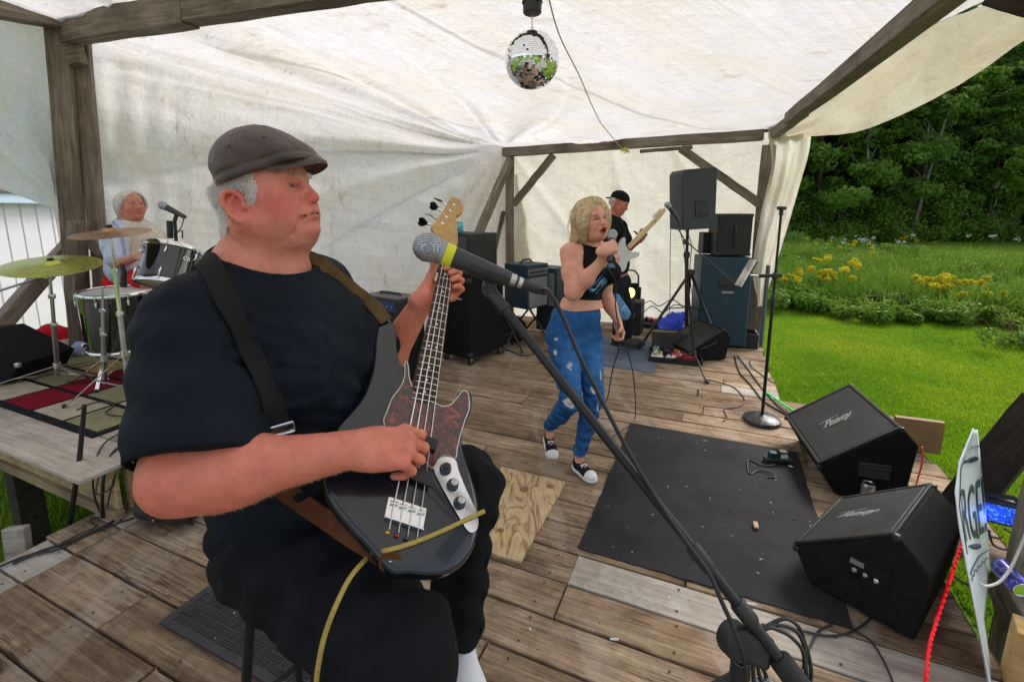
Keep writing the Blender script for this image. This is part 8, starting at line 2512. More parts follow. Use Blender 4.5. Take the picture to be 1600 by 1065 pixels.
m,nt,ns,ln,b=new_mat('blue_glitter_lens');vv=coords(nt,rand=False);vo=nd(nt,'ShaderNodeTexVoronoi');vo.inputs['Scale'].default_value=130;ln.new(vv,vo.inputs['Vector']);rp=ramp(nt,[(.2,(.0,.02,.6)),(.6,(.0,.12,1)),(.9,(.2,.6,1))]);ln.new(vo.outputs['Color'],rp.inputs[0]);ln.new(rp.outputs[0],b.inputs['Emission Color']);b.inputs['Emission Strength'].default_value=.32;b.inputs['Base Color'].default_value=(.01,.03,.3,1);add_bump(nt,b,vo.outputs['Distance'],.8,.004)
boxpart('lens',(.145,.012,.085),m,lp,(0,-.005,-.002),.008,seg=3)
bl=bpy.data.lights.new('lamp_glow','POINT');bl.energy=.12;bl.color=(.05,.2,1);bl.shadow_soft_size=.03;blo=bpy.data.objects.new('lamp_glow',bl);link(blo,lp);blo.location=(-.03,-.05,0)
MB().tube([(-.09,.02,.04),(-.05,.0,.085),(.03,0,.09),(.09,.02,.045)],.012,8).build('strap',RUBBER,lp)
can('purple and blue can lying on its side behind the lawn sign',W(1560,880,1.62),(PURCAN,0),rot=(R(98),R(0),R(-12)))
cable('pale_cable',[W(1620,790,1.50),W(1598,845,1.50),W(1580,885,1.48),W(1562,908,1.46),W(1542,915,1.45),W(1530,910,1.45)],.0045,M('pale_jacket',(.55,.54,.50),.5,bump=0),'pale grey cable looping round the front post')
cable('rope_scrap',[G(1475,890,.1),G(1490,900,.08),G(1510,912,.06),G(1530,915,.05)],.006,M('jute',(.28,.22,.16),.9),'frayed beige rope end behind the near monitor','rope')
cable('black_lead',[W(1545,828,1.9),W(1552,850,1.9),W(1575,858,1.9),W(1585,838,1.9),W(1570,826,1.9)],.005,CABLEM,'black lead bunched under the blue lamp')
st2=thing('mic_stand','straight black stand on a heavy round base at the right edge of the deck','microphone stand',G(1190,657,.004))
MB().lathe([(.0001,.055),(.02,.052),(.06,.046),(.105,.036),(.128,.022),(.132,.008),(.128,0),(.0001,0)][::-1],40).build('base',M('worn_black_base',(.03,.032,.036),.35,.3,var=.5,vs=30,bump=.5,bs=60,dirt=(.16,.14,.12)),st2)
tp2=W(1226,330,3.27);tp2=Vector((tp2.x-st2.location.x,0.0,0));
topz=W(1226,326,3.27).z
top_l=Vector((W(1226,326,3.27).x-st2.location.x,.0,topz-.0));lean=lambda z:Vector((top_l.x*z/topz,0,z))
MB().tube([lean(.04),lean(.92)],.0115,12).build('lower_tube',BLACKMETAL,st2)
MB().tube([lean(.88),lean(.885),lean(.955),lean(.96)],[.0125,.0165,.0165,.0125],12).build('clutch',BLACKPLASTIC,st2)
MB().tube([lean(.95),lean(topz-.03)],.0085,12).build('upper_tube',BLACKMETAL,st2)
MB().tube([lean(topz-.05),lean(topz-.01)],.014,12).build('top_fitting',BLACKPLASTIC,st2);boxpart('top_holder',(.055,.04,.025),BLACKPLASTIC,st2,lean(topz),.008)
az_=W(1226,433,3.27).z;c0=lean(az_)
MB().tube([c0+Vector((.045,0,.004)),c0+Vector((-.115,0,-.0))],.013,10).build('arm_grip',RUBBER,st2);boxpart('arm_clamp',(.03,.035,.045),BLACKPLASTIC,st2,c0,.006)
MB().tube([c0+Vector((-.115,0,0)),c0+Vector((-.24,0,.012))],.006,8).build('arm',CHROME,st2)
pa_,pb_=W(1153,447,3.27)-st2.location,W(1177,406,3.27)-st2.location
MB().bar(pa_,pb_,.012,.09,upv=(0,-1,0)).build('tablet_holder',CHROME,st2,bevel=.003);MB().bar(pa_+Vector((.012,0,.006)),pb_+Vector((.012,0,-.006)),.008,.08,upv=(0,-1,0)).build('holder_back',BLACKPLASTIC,st2)
st3=thing('mic_stand','black boom microphone stand behind the open pedal case','microphone stand',G(1083,572,.004));so3=st3.location
def Q3(x,y,Y):return W(x,y,Y)-so3
MB().tube([Vector((0,0,.12)),Q3(1070,395,so3.y)],.011,10).build('column',BLACKMETAL,st3)
MB().tube([Q3(1056,352,so3.y-.05),Q3(1070,375,so3.y),Q3(1152,447,so3.y+.03)],.0065,8).build('boom',BLACKMETAL,st3)
boxpart('boom_clutch',(.03,.04,.05),BLACKPLASTIC,st3,Q3(1070,378,so3.y),.006)
MB().tube([Vector((0,0,.14)),G(1104,597,.01)-so3],.0095,8).build('leg',BLACKMETAL,st3);MB().tube([G(1104,597,.01)-so3+Vector((-.01,.01,.012)),G(1104,597,.01)-so3+Vector((.012,-.02,0))],.013,8).build('foot',RUBBER,st3)
MB().tube([Vector((0,0,.14)),Vector((-.25,.12,.01))],.0095,8).build('leg',BLACKMETAL,st3);MB().tube([Vector((0,0,.14)),Vector((.16,.24,.01))],.0095,8).build('leg',BLACKMETAL,st3)
boxpart('tripod_hub',(.04,.04,.05),BLACKPLASTIC,st3,(0,0,.14),.008)
mb3=W(1043,320,so3.y-.05);mt3=W(1066,352,so3.y-.05)
mic_build('microphone','black microphone on the boom in front of the pole-mounted speaker','microphone',mb3,(mb3-mt3).normalized(),1.15)
cable('mic_lead',[W(1068,356,so3.y),W(1080,380,so3.y),W(1078,430,so3.y),W(1086,500,so3.y),W(1082,560,so3.y)],.004,CABLEM,'thin black lead hanging down the boom stand by the pedal case')
pst=thing('speaker_stand','black tripod speaker stand at the back behind the pedal case','speaker stand',Vector((G(1073,540).x,5.35,.004)));po=pst.location
def QP(x,y,Y):return W(x,y,Y)-po
hubz=QP(1072,425,po.y).z
MB().tube([Vector((0,0,.18)),QP(1073,400,po.y)],.022,12).build('lower_pole',BLACKMETAL,pst);MB().tube([QP(1073,405,po.y),QP(1075,340,po.y)],.017,12).build('upper_pole',BLACKMETAL,pst)
boxpart('pole_clamp',(.06,.06,.07),BLACKPLASTIC,pst,QP(1073,398,po.y),.01);boxpart('leg_hub',(.08,.08,.06),BLACKPLASTIC,pst,Vector((0,0,hubz)),.01);boxpart('lower_hub',(.06,.06,.05),BLACKPLASTIC,pst,Vector((0,0,hubz*.52)),.01)
for a,rr_ in((196,.62),(-60,.5),(70,.5)):
 e_=Vector((math.cos(R(a))*rr_,math.sin(R(a))*rr_,.01));MB().bar(Vector((0,0,hubz)),e_,.03,.018).build('leg',BLACKMETAL,pst);MB().bar(Vector((0,0,hubz*.52)),Vector((0,0,hubz)).lerp(e_,.48),.02,.01).build('brace',BLACKMETAL,pst)
 MB().tube([e_+Vector((0,0,.02)),e_-Vector((0,0,.008))],.02,8).build('foot',RUBBER,pst)
GREYP=M('charcoal_speaker_plastic',(.035,.040,.048),.55,var=.15,bump=.3,bs=250)
spk=thing('pa_speaker','charcoal plastic loudspeaker on the tripod pole seen from behind','speaker',W(1084,311,5.3),rot=(0,R(-4),R(8)))
m_=MB();hw,hh,dp=.205,.325,.30
pr=[(-hw,-hh),(hw*.82,-hh*1.02),(hw*.9,-hh*.9),(hw,hh*.95),(hw*.9,hh),(-hw*.85,hh*.98),(-hw,hh*.85)]
fixn(m_.prism(pr,(0,-.13,0),(1,0,0),(0,0,1),dp).build('cabinet',GREYP,spk,smooth=40,bevel=.03,seg=4))
boxpart('rear_recess',(.15,.012,.17),BLACKPLASTIC,spk,(.02,-.135,-.11),.004);boxpart('recess_lip',(.17,.010,.015),GREYP,spk,(.02,-.137,-.015),.003);boxpart('input_panel',(.09,.014,.09),M('panel_grey',(.02,.022,.026),.4),spk,(.04,-.138,-.13),.004)
boxpart('side_handle',(.02,.11,.06),BLACKPLASTIC,spk,(-hw*1.0,0,-.26),.008)
cable('speaker_cable',[W(1048,356,5.2),W(1047,400,5.25),W(1047,450,5.3),W(1046,490,5.35)],.004,CABLEM,'thin cable hanging from the left corner of the pole speaker')
cable('speaker_cable',[W(1062,356,5.2),W(1066,375,5.25),W(1071,395,5.3)],.004,CABLEM,'thin cable hanging beside the tripod pole under the speaker')
NBLUE=M('dark_blue_covering',(.006,.032,.055),.55,var=.2,bump=.4,bs=350,dist=.002)
sq=thing('speaker_cabinet','tall dark blue speaker cabinet at the right back corner','speaker cabinet',Vector((W(1132,450,5.3).x,5.42,.004)),STROT+.25)
zt=W(1132,403,5.15).z
boxpart('cabinet',(.53,.42,zt-.03),NBLUE,sq,(0,0,zt/2+.01),.012,seg=3)
boxpart('handle_recess',(.20,.015,.13),BLACKPLASTIC,sq,(.03,-.212,zt*.72),.006);MB().tube([(-.05,-.222,zt*.70),(.11,-.222,zt*.70)],.012,8).build('handle',RUBBER,sq);boxpart('badge',(.12,.006,.025),M('pale_badge',(.3,.26,.28),.5),sq,(.03,-.214,zt*.62),.001)
for x in(-.22,.22):
 for y in(-.17,.17):MB().lathe([(.02,0),(.02,.02)],10).build('foot',RUBBER,sq,loc=(x,y,-.002))
boxpart('edge_trim',(.012,.012,zt-.06),M('teal_trim',(.02,.12,.17),.5),sq,(.262,-.206,zt/2),.003)
sq2=thing('speaker_cabinet','black speaker box with vertical strap handle on top of the blue cabinet','speaker cabinet',Vector((W(1142,390,5.35).x,5.42,zt+.012)),STROT+.32)
boxpart('cabinet',(.37,.34,.47),TOLEX,sq2,(0,0,.235),.015,seg=3);MB().tube([(.0,-.172,.10),(.0,-.192,.14),(.0,-.192,.30),(.0,-.172,.34)],.009,8).build('handle',BLACKPLASTIC,sq2)
for x in(-.17,.17):
 for z in(.02,.45):boxpart('corner',(.04,.04,.04),BLACKPLASTIC,sq2,(x,-.155,z),.01)
sq3=thing('speaker_cabinet','small black box squeezed left of the top black cabinet','speaker cabinet',Vector((W(1108,392,5.5).x+.03,5.62,zt+.012)),STROT+.32)
boxpart('cabinet',(.17,.2,.25),TOLEX,sq3,(0,0,.125),.01)
bx=thing('open_box','small open black bin at the foot of the right back post','box',S(3.20,.36,.004),STROT+.1)
boxpart('side',(.20,.015,.17),TOLEX,bx,(0,-.12,.085),.003);boxpart('side',(.20,.015,.17),TOLEX,bx,(0,.12,.085),.003);boxpart('side',(.015,.24,.17),TOLEX,bx,(-.1,0,.085),.003);boxpart('side',(.015,.24,.17),M('grey_blue_panel',(.12,.15,.17),.6),bx,(.1,0,.085),.003);boxpart('bottom',(.2,.24,.012),TOLEX,bx,(0,0,.006),.002)
o=MB().tube([(0,0,0),(.0,.0,1.25)],.022,12).build('grey_pipe',M('grey_pipe_paint',(.10,.12,.13),.5),loc=S(3.36,.30,-.3));tag(o,'upright grey pipe just outside the right back post','pipe')
pc=thing('pedal_case','open black case full of colourful effect pedals on the deck','pedal case',S(2.47,1.22,.004),STROT+.12)
boxpart('base',(.52,.38,.012),BLACKPLASTIC,pc,(0,0,.012),.003);boxpart('front_wall',(.52,.012,.055),TOLEX,pc,(0,-.19,.03),.003);boxpart('side_wall',(.012,.38,.055),TOLEX,pc,(-.26,0,.03),.003);boxpart('side_wall',(.012,.38,.055),TOLEX,pc,(.26,0,.03),.003);boxpart('back_wall',(.52,.012,.055),TOLEX,pc,(0,.19,.03),.003)
lid=boxpart('lid',(.52,.02,.20),TOLEX,pc,(.02,.235,.12),.006,(R(-18),0,0))
PCOL=[('yellow',(.75,.50,.03)),('red',(.50,.01,.03)),('white',(.68,.68,.66)),('teal',(.03,.30,.26)),('cream',(.55,.48,.34)),('dark',(.03,.03,.035)),('orange',(.7,.22,.03))]
PMAT={k:M('pedal_'+k,c_,.35,.1,bump=.05)for k,c_ in PCOL}
pr_=random.Random(2)
for(x,y,k,w_,d_)in((-.19,.10,'teal',.07,.11),(-.17,-.02,'yellow',.09,.08),(-.18,-.10,'cream',.10,.07),(-.18,-.16,'white',.12,.05),(-.04,-.155,'white',.10,.045),(-.07,.09,'dark',.08,.10),(.03,.11,'orange',.07,.09),(.02,-.02,'red',.11,.07),(.10,-.10,'red',.20,.08),(.12,.02,'red',.08,.10),(.11,.12,'teal',.07,.09),(.20,.12,'cream',.07,.10),(.20,.01,'dark',.07,.10)):
 pd=boxpart('pedal',(w_,d_,.045),PMAT[k],pc,(x,y,.045),.005)
 for q in range(2):MB().lathe([(.010,0),(.009,.015),(.0001,.016)],10).build('knob',PMAT[pr_.choice(['white','dark'])],pd,loc=(-w_*.22+q*w_*.44,d_*.2,.022))
 MB().lathe([(.009,0),(.009,.014),(.0001,.015)],10).build('foot_switch',CHROME,pd,loc=(0,-d_*.25,.022))
pb2=thing('pedal_board','low dark board of pedals and leads behind the guitarist\'s boots','pedal board',G(1002,508,.0)+Vector((-.0,0,.004)),STROT)
boxpart('board',(.46,.26,.05),BLACKPLASTIC,pb2,(0,0,.03),.005)
for k in range(7):
 q=boxpart('pedal',(.055,.09,.05),PMAT[pr_.choice(['white','dark','dark','red','cream'])],pb2,(-.19+.063*k,pr_.uniform(-.06,.06),.08),.005);MB().lathe([(.010,0),(.009,.014),(.0001,.015)],10).build('knob',PMAT['white'],q,loc=(0,.02,.025))
m_=MB();c_=G(1052,510,0);P_=[]
for i in range(31):
 row_=[]
 for j in range(23):
  f,g=i/30-.5,j/22-.5;r2_=(f*2)**2+(g*2)**2
  h_=max(0.0,(1-r2_))**.5*(.07+.05*math.sin(f*7+1)+.075*abs(math.sin(f*15+g*7))+.05*abs(math.sin(g*19-f*12))+.12*math.exp(-((f-.32)/.1)**2))
  row_.append(Vector((f*.62,g*.40,.006+h_)))
 P_.append(row_)
o=m_.grid(P_).build('blue_tarpaulin',M('bright_blue_plastic',(.01,.07,.75),.35,var=.2,bump=.3,bs=20),None,smooth=60,loc=c_,rot=(0,0,STROT+.2));tag(o,'crumpled bright blue plastic sheet at the foot of the tripod stand','tarpaulin')
for k,(pts,lab)in enumerate((([(1000,480),(1015,470),(1030,478),(1050,468),(1068,480)],'tangle of thin cables at the foot of the back tarp, upper'),([(1005,488),(1020,478),(1036,488),(1055,476),(1080,482)],'tangle of thin cables at the foot of the back tarp, lower'))):
 cable('cable_tangle',[W(x,y,5.75)for x,y in pts],.006,CABLEM,lab)
sl=thing('stage_light','black can spotlight with glowing yellow lens behind the guitarist','stage light',W(984,457,5.85));
MB().lathe([(.085,-.22),(.095,-.20),(.095,.0),(.10,.01),(.10,.03),(.085,.03),(.083,.0),(.0001,-.02)],28,axis=(-.1,-1,-.05)).build('housing',BLACKMETAL,sl)
MB().lathe([(.070,0),(.05,.012),(.0001,.016)],24,axis=(-.1,-1,-.05)).build('lens',emit_mat('yellow_lamp',(1.0,.92,.12),3.0),sl,loc=(-.01,-.012,-.002))
MB().tube([(-.06,-.02,.0),(-.095,-.0,.12),(-.09,0,.26),(-.03,0,.29),(.05,0,.28),(.10,0,.22),(.11,0,.0)],.011,8).build('yoke',BLACKMETAL,sl)
for(a,b_,r_)in(((.10,-.05,.0),(.06,.004,.16),(0,0,R(-25))),((0,-.05,.10),(.17,.004,.07),(R(25),0,0)),((-.10,-.05,.0),(.05,.004,.16),(0,0,R(30)))):
 boxpart('barn_door',b_,BLACKMETAL,sl,a,.001,r_)
eb=thing('equipment_box','low black equipment box under the yellow spotlight','box',(W(985,480,5.9).x,5.95,.004),STROT);ebh=W(984,457,5.85).z-.115
boxpart('body',(.34,.30,ebh),TOLEX,eb,(0,0,ebh/2),.01);boxpart('latch',(.03,.006,.05),CHROME,eb,(-.08,-.152,ebh*.6),.002);boxpart('latch',(.03,.006,.05),CHROME,eb,(.08,-.152,ebh*.6),.002)
am=thing('combo_amp','blue combo amplifier with grey grille on a folding stand left of the singer','amplifier',W(822,478,5.35),STROT-.45+.1)
boxpart('cabinet',(.36,.36,.50),NBLUE,am,(0,0,.255),.012,seg=3)
GRG=M('grey_amp_grille',(.20,.21,.21),.8,var=.15,bump=.6,bs=500)
am2=am
boxpart('grille',(.012,.31,.33),GRG,am,(.182,0,.19),.004);boxpart('control_panel',(.010,.33,.07),M('silver_panel',(.35,.36,.36),.3,.8),am,(.183,0,.42),.002)
for k in range(6):MB().lathe([(.011,0),(.009,.018),(.0001,.019)],10,axis=(1,0,0)).build('knob',BLACKPLASTIC,am,loc=(.188,-.13+.05*k,.42))
MB().tube([(-.0,-.10,.505),(0,-.06,.545),(0,.06,.545),(0,.10,.505)],.010,8).build('handle',RUBBER,am)
for a in(.5,-.5):
 MB().bar((-.18,a*.3,-.38),(.16,a*.3,.0),.022,.014).build('stand_leg',BLACKMETAL,am);MB().bar((.18,a*.3+.02,-.38),(-.16,a*.3+.02,.0),.022,.014).build('stand_leg',BLACKMETAL,am)
am3=thing('combo_amp','second grey-fronted amplifier just behind the blue one','amplifier',W(862,476,5.75),STROT-.2)
boxpart('cabinet',(.30,.30,.48),NBLUE,am3,(0,0,.24),.01);boxpart('grille',(.24,.012,.40),GRG,am3,(0,-.152,.22),.004);boxpart('strap',(.02,.014,.42),BLACKPLASTIC,am3,(.03,-.158,.22),.002)
boxpart('base',(.28,.28,.30),TOLEX,am3,(0,0,-.155),.01)
bs_=thing('bass_cabinet','large black bass speaker cabinet on casters behind the bass neck','speaker cabinet',S(.46,2.02,0),STROT-.22)
zt2=W(725,432,4.6).z
boxpart('cabinet',(.40,.56,zt2-.075),CARPETBLK,bs_,(0,0,zt2/2+.037),.012,seg=3)
for x in(-.17,.17):
 for y in(-.24,.24):
  cs=MB().tube([(-.014,0,.035),(.014,0,.035)],.034,16).build('caster',RUBBER,bs_,loc=(x,y,0));MB().box((0,0,.055),(.04,.03,.04)).build('caster_fork',CHROME,cs,bevel=.002)
for z in(.12,zt2-.04):
 for x in(-.19,.19):boxpart('corner',(.045,.045,.045),BLACKPLASTIC,bs_,(x,-.27,z),.01)
boxpart('badge',(.08,.004,.014),LOGOM,bs_,(.06,-.282,zt2*.75),.001,(0,.12,0));
bt=thing('amp_rack','black upper cabinet with dark grey grille on top of the bass cabinet','amplifier',S(.40,2.02,zt2+.002),STROT-.22)
zt3=W(735,366,4.6).z-zt2
boxpart('cabinet',(.56,.45,zt3),TOLEX,bt,(-.05,0,zt3/2),.012);boxpart('grille',(.25,.012,zt3-.06),GRG,bt,(.08,-.228,zt3/2),.004);boxpart('panel',(.20,.012,zt3-.08),BLACKPLASTIC,bt,(-.19,-.228,zt3/2),.003)
GRG2=M('charcoal_amp_grille',(.06,.065,.07),.8,var=.15,bump=.6,bs=500);bt.children[1].data.materials[0]=GRG2
can('light blue can standing on top of the upper bass cabinet',Vector((W(716,366,4.55).x,4.72,zt2+zt3+.004)),(BLUCAN,0))
sa=thing('small_amp','small black amplifier with blue-lit panel behind the bassist\'s arm','amplifier',W(612,500,4.3),STROT-.15)
boxpart('cabinet',(.50,.30,.24),TOLEX,sa,(0,0,.12),.012);boxpart('panel',(.44,.008,.09),M('blue_panel',(.02,.05,.12),.4),sa,(0,-.153,.17),.002);MB().tube([(-.14,0,.242),(-.12,0,.262),(.12,0,.262),(.14,0,.242)],.010,8).build('handle',RUBBER,sa);boxpart('top_plate',(.46,.26,.006),M('worn_grey_top',(.10,.10,.105),.6),sa,(0,0,.242),.002)
for k in range(7):MB().lathe([(.010,0),(.008,.014),(.0001,.015)],10,axis=(0,-1,0)).build('knob',M('blue_knob',(.08,.2,.45),.3)if k==0 else bpy.data.materials['blue_knob'],sa,loc=(-.18+.06*k,-.157,.17))
sab=thing('speaker_cabinet','black cabinet under the small amplifier behind the bassist','speaker cabinet',Vector((sa.location.x,sa.location.y,0)),STROT-.15)
boxpart('cabinet',(.52,.34,sa.location.z-.01),CARPETBLK,sab,(0,0,sa.location.z/2-.002),.012)
yc=thing('tool_case','black case with yellow lid edge behind the bass cabinet','case',W(773,524,5.45),STROT-.2);yc.location.z=.004
ych=W(773,480,5.4).z
boxpart('body',(.32,.30,ych-.06),TOLEX,yc,(0,0,ych/2-.03),.01);boxpart('lid_edge',(.34,.32,.05),M('yellow_plastic',(.75,.50,.01),.4,bump=0),yc,(0,0,ych-.03),.008);boxpart('lid',(.30,.28,.02),BLACKPLASTIC,yc,(0,0,ych),.006)
bk2=thing('black_bag','black soft bag beside the yellow-edged case','bag',W(800,520,5.6),STROT);bk2.location.z=.004
o=MB().lathe([(.0001,0),(.17,.01),(.19,.08),(.17,.20),(.10,.27),(.0001,.28)],20).build('body',cloth_mat('black_nylon',(.012,.012,.013),.3,500,.5),bk2);MB().tube([(-.08,0,.25),(0,0,.36),(.08,0,.25)],.010,8).build('strap',RUBBER,bk2)
am4=thing('guitar_stand','black folding stand feet on the deck left of the singer','stand',G(800,548,.004))
for(a,b_)in(((-.10,-.1,.012),(.06,.12,.3)),((.12,-.12,.012),(-.04,.1,.3)),((.0,.2,.012),(.0,.1,.34)),((-.34,.02,.012),(.0,.08,.20))):MB().tube([a,b_],.011,8).build('leg',BLACKMETAL,am4)
cable('stage_cable',[G(765,535,.01),G(790,545,.01),G(820,555,.01),G(850,548,.01),G(862,556,.01),G(845,562,.01)],.006,CABLEM,'black cable lying on the boards under the blue amplifier')
DBLK=gloss('black_drum_wrap',(.008,.008,.010),1,.1)
HEADM=M('coated_drumhead',(.42,.36,.28),.6,var=.08,bump=.05);HEADW=M('white_drumhead',(.62,.62,.60),.5,var=.06,bump=.05)
def drum(name,label,c,axis,r,h,nl=8,bottom=True,badge=None):
 """c = centre of the bottom head"""
 rt=thing(name,label,'drum',c,rot=Vector(axis).to_track_quat('Z','X').to_euler())
 MB().lathe([(r,.02),(r,h-.02)],56,closed=True).build('shell',DBLK,rt,smooth=180)
 for z,nm,mt in((0,'bottom_head',HEADM),(h,'top_head',HEADW)):
  MB().lathe([(.0001,z+(.002 if z else-.002)),(r*.97,z+(.002 if z else-.002)),(r,z+(-.004 if z else.004))],48).build(nm,mt,rt,smooth=180)
  MB().lathe([(r*1.0,z-.012),(r*1.025,z-.014),(r*1.035,z-.008),(r*1.03,z+.010),(r*1.01,z+.014),(r*.99,z+.008)],56,closed=True).build('hoop',CHROME,rt,smooth=60)
 for k in range(nl):
  a=2*math.pi*(k+.5)/nl;d_=Vector((math.cos(a),math.sin(a),0))
  m_=MB()
  for zz in((.055,h-.055)if h>.2 else(h/2,)):
   m_.tube([d_*r*1.0+Vector((0,0,zz-.02)),d_*(r+.014)+Vector((0,0,zz-.014)),d_*(r+.014)+Vector((0,0,zz+.014)),d_*r+Vector((0,0,zz+.02))],.007,8)
  m_.tube([d_*(r+.016)+Vector((0,0,h-.055)),d_*(r+.016)+Vector((0,0,h+.012))],.0032,6).tube([d_*(r+.016)+Vector((0,0,.055)),d_*(r+.016)+Vector((0,0,-.012))],.0032,6)
  m_.build('lug',CHROME,rt,smooth=50)
 return rt
ftc=W(193,540,3.50);fth=W(193,455,3.5).z-ftc.z
ft=drum('floor_tom','large black floor tom with chrome lugs left of the bassist\'s shoulder',ftc,(.02,-.03,1),.222,fth,8)
for a in(40,160,280):
 d_=Vector((math.cos(R(a)),math.sin(R(a)),0));MB().tube([d_*.242+Vector((0,0,fth*.5)),d_*.242+Vector((0,0,-(ftc.z-RZ)+.012))],.007,8).build('leg',CHROME,ft)
rtc=W(258,444,3.12);rax=Vector((.05,.42,.90)).normalized()
rt_=drum('rack_tom','black rack tom tilted so its tan bottom head shows, beside the bassist',rtc,rax,.165,.25,6)
t=text_mesh('badge','CB',.036,LACE,rt_,0,.001,.001)
Mi=rt_.rotation_euler.to_matrix().inverted();vd=Mi@(Vector((0,0,CAM_H))-Vector(rtc));vd=Vector((vd.x,vd.y,0)).normalized();vd=Matrix.Rotation(R(28),3,'Z')@vd
t.location=vd*.1675+Vector((0,0,.165));t.rotation_euler=Matrix((Vector((0,0,1)).cross(vd),Vector((0,0,1)),vd)).transposed().to_euler()
BRZ=M('dull_bronze',(.42,.22,.12),.32,.9,var=.2,vs=20,bump=.15,bs=40);BRG=M('greenish_brass',(.48,.50,.10),.3,.85,var=.15,vs=20,bump=.15,bs=40)
def cymbal(label,c,nrm,r,mat):
 cy=thing('cymbal',label,'cymbal',c,rot=Vector(nrm).to_track_quat('Z','X').to_euler(),group=None)
 MB().lathe([(.006,.022),(.02,.022),(.035,.017),(.048,.004),(.055,.001),(r*.5,-.004),(r,-.018),(r,-.0195),(r*.5,-.0055),(.055,-.001),(.046,.002),(.033,.014),(.006,.019)],64,closed=True).build('plate',mat,cy,smooth=60)
 m_=MB()
 MB().lathe([(.006,.020),(.018,.024),(.018,.034),(.006,.036)],16).build('felt',RUBBER,cy);MB().lathe([(.004,.036),(.012,.038),(.012,.048),(.004,.05)],12).build('wing_nut',CHROME,cy)
 return cy
cymbal('reddish bronze cymbal held level in front of the drummer',W(172,360,2.98),(.0,-.14,1),.208,BRZ)
cymbal('greenish brass cymbal tilted at the far left',W(80,411,3.15),(.10,-.16,1),.268,BRG)
def cym_stand(label,top,base,legs,rl=.36,name='cymbal_stand',hubf=.3):
 stn=thing(name,label,'stand',base);tp=Vector(top)-Vector(base)
 for f0,f1,r_ in((.06,.55,.0150),(.52,.80,.0115),(.78,1.0,.0075)):MB().tube([tp*f0,tp*f1],r_,14).build('tube',STEEL if f0<.1 else CHROME,stn)
 for f in(.54,.79):
  MB().tube([tp*(f-.012),tp*(f+.012)],.021,12).build('collar',CHROME,stn);MB().tube([tp*f,tp*f+Vector((.04,-.02,0))],.006,6).build('wing_bolt',CHROME,stn)
 hb=tp*hubf;MB().tube([hb-Vector((0,0,.02)),hb+Vector((0,0,.02))],.023,12).build('leg_collar',CHROME,stn)
 for a in legs:
  e_=Vector((math.cos(R(a))*rl,math.sin(R(a))*rl,.014));MB().bar(hb,e_,.022,.007).build('leg',CHROME,stn);MB().bar(tp*.09,hb.lerp(e_,.5),.014,.005).build('brace',CHROME,stn);MB().lathe([(.014,-.012),(.016,0),(.012,.02)],10).build('foot',RUBBER,stn,loc=e_)
 return stn
b1_=G(203,628,.31);cym_stand('chrome cymbal stand with round collars holding the bronze cymbal',W(173,366,2.98),b1_,(200,330,80),.34)
b2_=G(91,596,.31);s2_=cym_stand('chrome stand holding the tilted greenish cymbal at far left',W(78,424,3.15),b2_,(215,-12,95),.46,hubf=.16)
MB().tube([W(72,428,3.16)-b2_,W(52,437,3.14)-b2_,W(-10,457,3.05)-b2_],.008,8).build('boom_arm',STEEL,s2_);boxpart('boom_joint',(.04,.03,.05),CHROME,s2_,W(74,430,3.16)-b2_,.008)
b3_=G(163,600,.31);s3_=cym_stand('short slim chrome stand between floor tom and cymbal stand',W(160,452,3.2),b3_,(190,300,60),.22,name='slim_stand',hubf=.28)
mb4=W(254,321,3.3);mt4=W(281,335,3.3);mic_build('microphone','small black vocal microphone in front of the drummer','microphone',mb4,(mb4-mt4).normalized(),1.05)
st4=thing('mic_stand','short black clamp stand holding the drummer\'s microphone','microphone stand',W(272,378,3.32));o4=st4.location
MB().tube([Vector((0,0,-.25)),W(273,342,3.32)-o4],.011,8).build('tube',BLACKMETAL,st4);MB().tube([W(265,345,3.32)-o4,W(266,372,3.32)-o4],.020,8).build('clamp',BLACKPLASTIC,st4);MB().tube([W(273,345,3.32)-o4,W(277,332,3.31)-o4],.013,8).build('clip',BLACKPLASTIC,st4);MB().tube([W(285,372,3.32)-o4,W(285,360,3.32)-o4,W(278,362,3.32)-o4],.005,6).build('thumb_screw',BLACKMETAL,st4)
cable('mic_lead',[W(283,336,3.3),W(287,341,3.3),W(283,355,3.3),W(276,366,3.3),W(275,380,3.3)],.0035,CABLEM,'thin lead looping from the drummer\'s microphone')
o=MB().tube([W(190,412,3.25),W(194,425,3.25),W(193,448,3.25)],[.012,.018,.022],10).build('drum_microphone',BLACKPLASTIC);tag(o,'black clip microphone standing over the floor tom rim','microphone')
bdc=W(310,500,3.3);drum('bass_drum','large black bass drum almost hidden behind the bassist',Vector((bdc.x,3.35,RZ+.285)),(.85,.5,0),.275,.40,8)
REDB=cloth_mat('red_nylon',(.55,.012,.02),.25,300,.3)
for i,(px,py,Y,sx_,sy_,sz_,lab)in enumerate(((62,540,4.2,.13,.10,.07,'smaller red bag on the riser edge below the white shed'),(86,532,4.25,.17,.10,.10,'larger red bag on the riser edge below the white shed'))):
 q=Sdf().ell((0,0,sz_),(sx_,sy_,sz_),k=0).ell((sx_*.6,0,sz_*.6),(sx_*.5,sy_*.8,sz_*.5),k=.04);p=G(px,py+8,.31)
 lo,hi=q.bounds();o=body_mesh('red_bag',[(lambda P__:np.maximum(q(P__)-.012*fnoise(P__,22,i+1),-P__[:,2]),lo,hi,.008)],REDB,None);o.location=p;tag(o,lab,'bag')
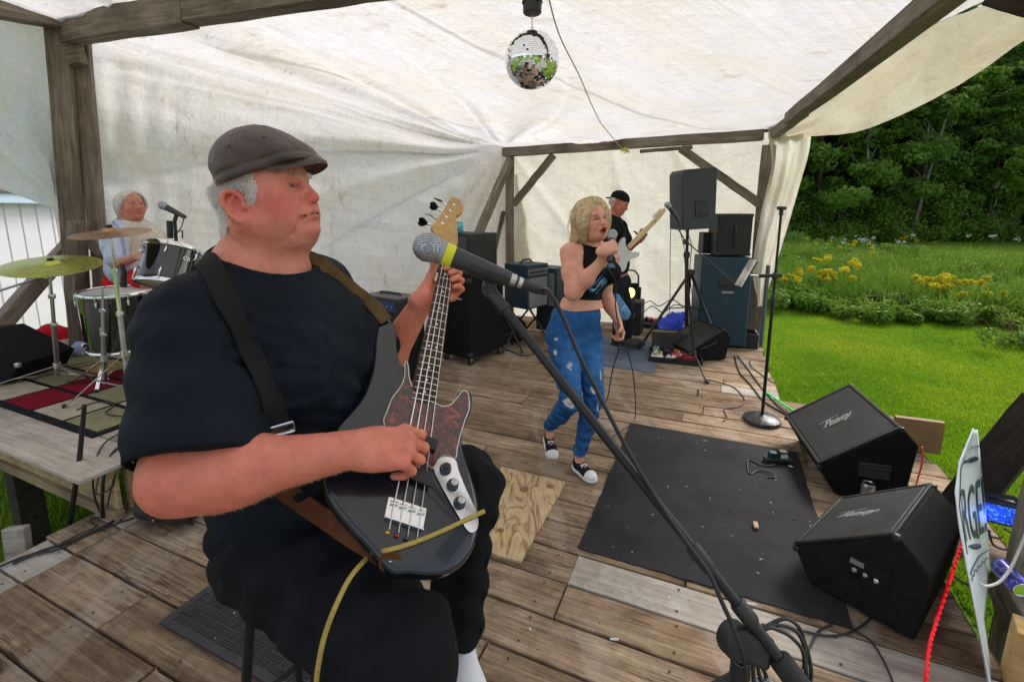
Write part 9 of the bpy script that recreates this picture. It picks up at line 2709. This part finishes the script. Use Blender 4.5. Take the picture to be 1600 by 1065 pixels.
q=Sdf().ell((0,0,.06),(.11,.07,.07),k=0).ell((.16,.01,.045),(.14,.06,.05),k=.03);lo,hi=q.bounds();o=body_mesh('folded_cloth',[(lambda P__:np.maximum(q(P__)-.010*fnoise(P__,26,4),-P__[:,2]),lo,hi,.007)],cloth_mat('pale_blue_cloth',(.38,.45,.72),.15,300,.3),None);o.location=G(132,556,.31);tag(o,'pale blue bundled cloth under the floor tom','cloth')
o=MB().tube([S(-2.62,4.30,RZ+.045),S(-2.62,3.2,RZ+.045)],.045,16).build('rolled_carpet',M('cream_carpet',(.50,.45,.36),.95,bump=.6,bs=200));tag(o,'cream carpet roll along the back edge of the riser','carpet')
lc=thing('equipment_case','black rounded equipment case leaning on the riser behind the bassist\'s elbow','case',G(238,826,.004),rot=(R(0),R(0),STROT+.10))
MB().box((0,0,0),(.36,.14,.42)).build('shell',BLACKPLASTIC,lc,smooth=60,bevel=.05,seg=5,loc=(.0,.11,.215),rot=(R(-14),R(-6),0));MB().box((0,0,0),(.37,.012,.43)).build('seam',RUBBER,lc,smooth=60,bevel=.004,loc=(.0,.11,.215),rot=(R(-14),R(-6),0))
for(x,z)in((.06,.05),(.065,.02)):MB().lathe([(.006,0),(.005,.003),(.0001,.004)],10,axis=(0,-1,0)).build('rivet',M('brass_rivet',(.6,.5,.15),.3,.8,bump=0),lc,loc=(x-.05,.0,z+.03))
o=MB().tube([W(106,838,2.16),W(124,720,2.20),W(132,632,2.23)],[.012,.012,.010],10).build('black_rod',BLACKMETAL);tag(o,'thin black rod leaning against the front of the drum riser','rod')
for k,(pts,r_,lab)in enumerate((([(200,672,2.5),(165,690,2.36),(148,725,2.2),(146,765,2.18),(156,800,2.2)],.0045,'thin cable hanging over the riser front, left one'),([(205,690,2.4),(178,705,2.28),(163,740,2.17),(160,800,2.17),(165,812,2.2)],.008,'thick cable hanging over the riser front'),([(200,700,2.35),(165,720,2.22),(150,770,2.16),(175,760,2.16),(180,735,2.17),(168,790,2.16)],.0035,'tangled thin cable on the riser front, inner one'))):
 cable('riser_cable',[W(*p)for p in pts],r_,CABLEM,lab)
cable('rug_cable',[G(120,640,.33),G(150,628,.33),G(178,632,.33),G(165,645,.33),G(190,650,.33)],.004,CABLEM,'thin black cable curled on the rug near the cymbal stand')
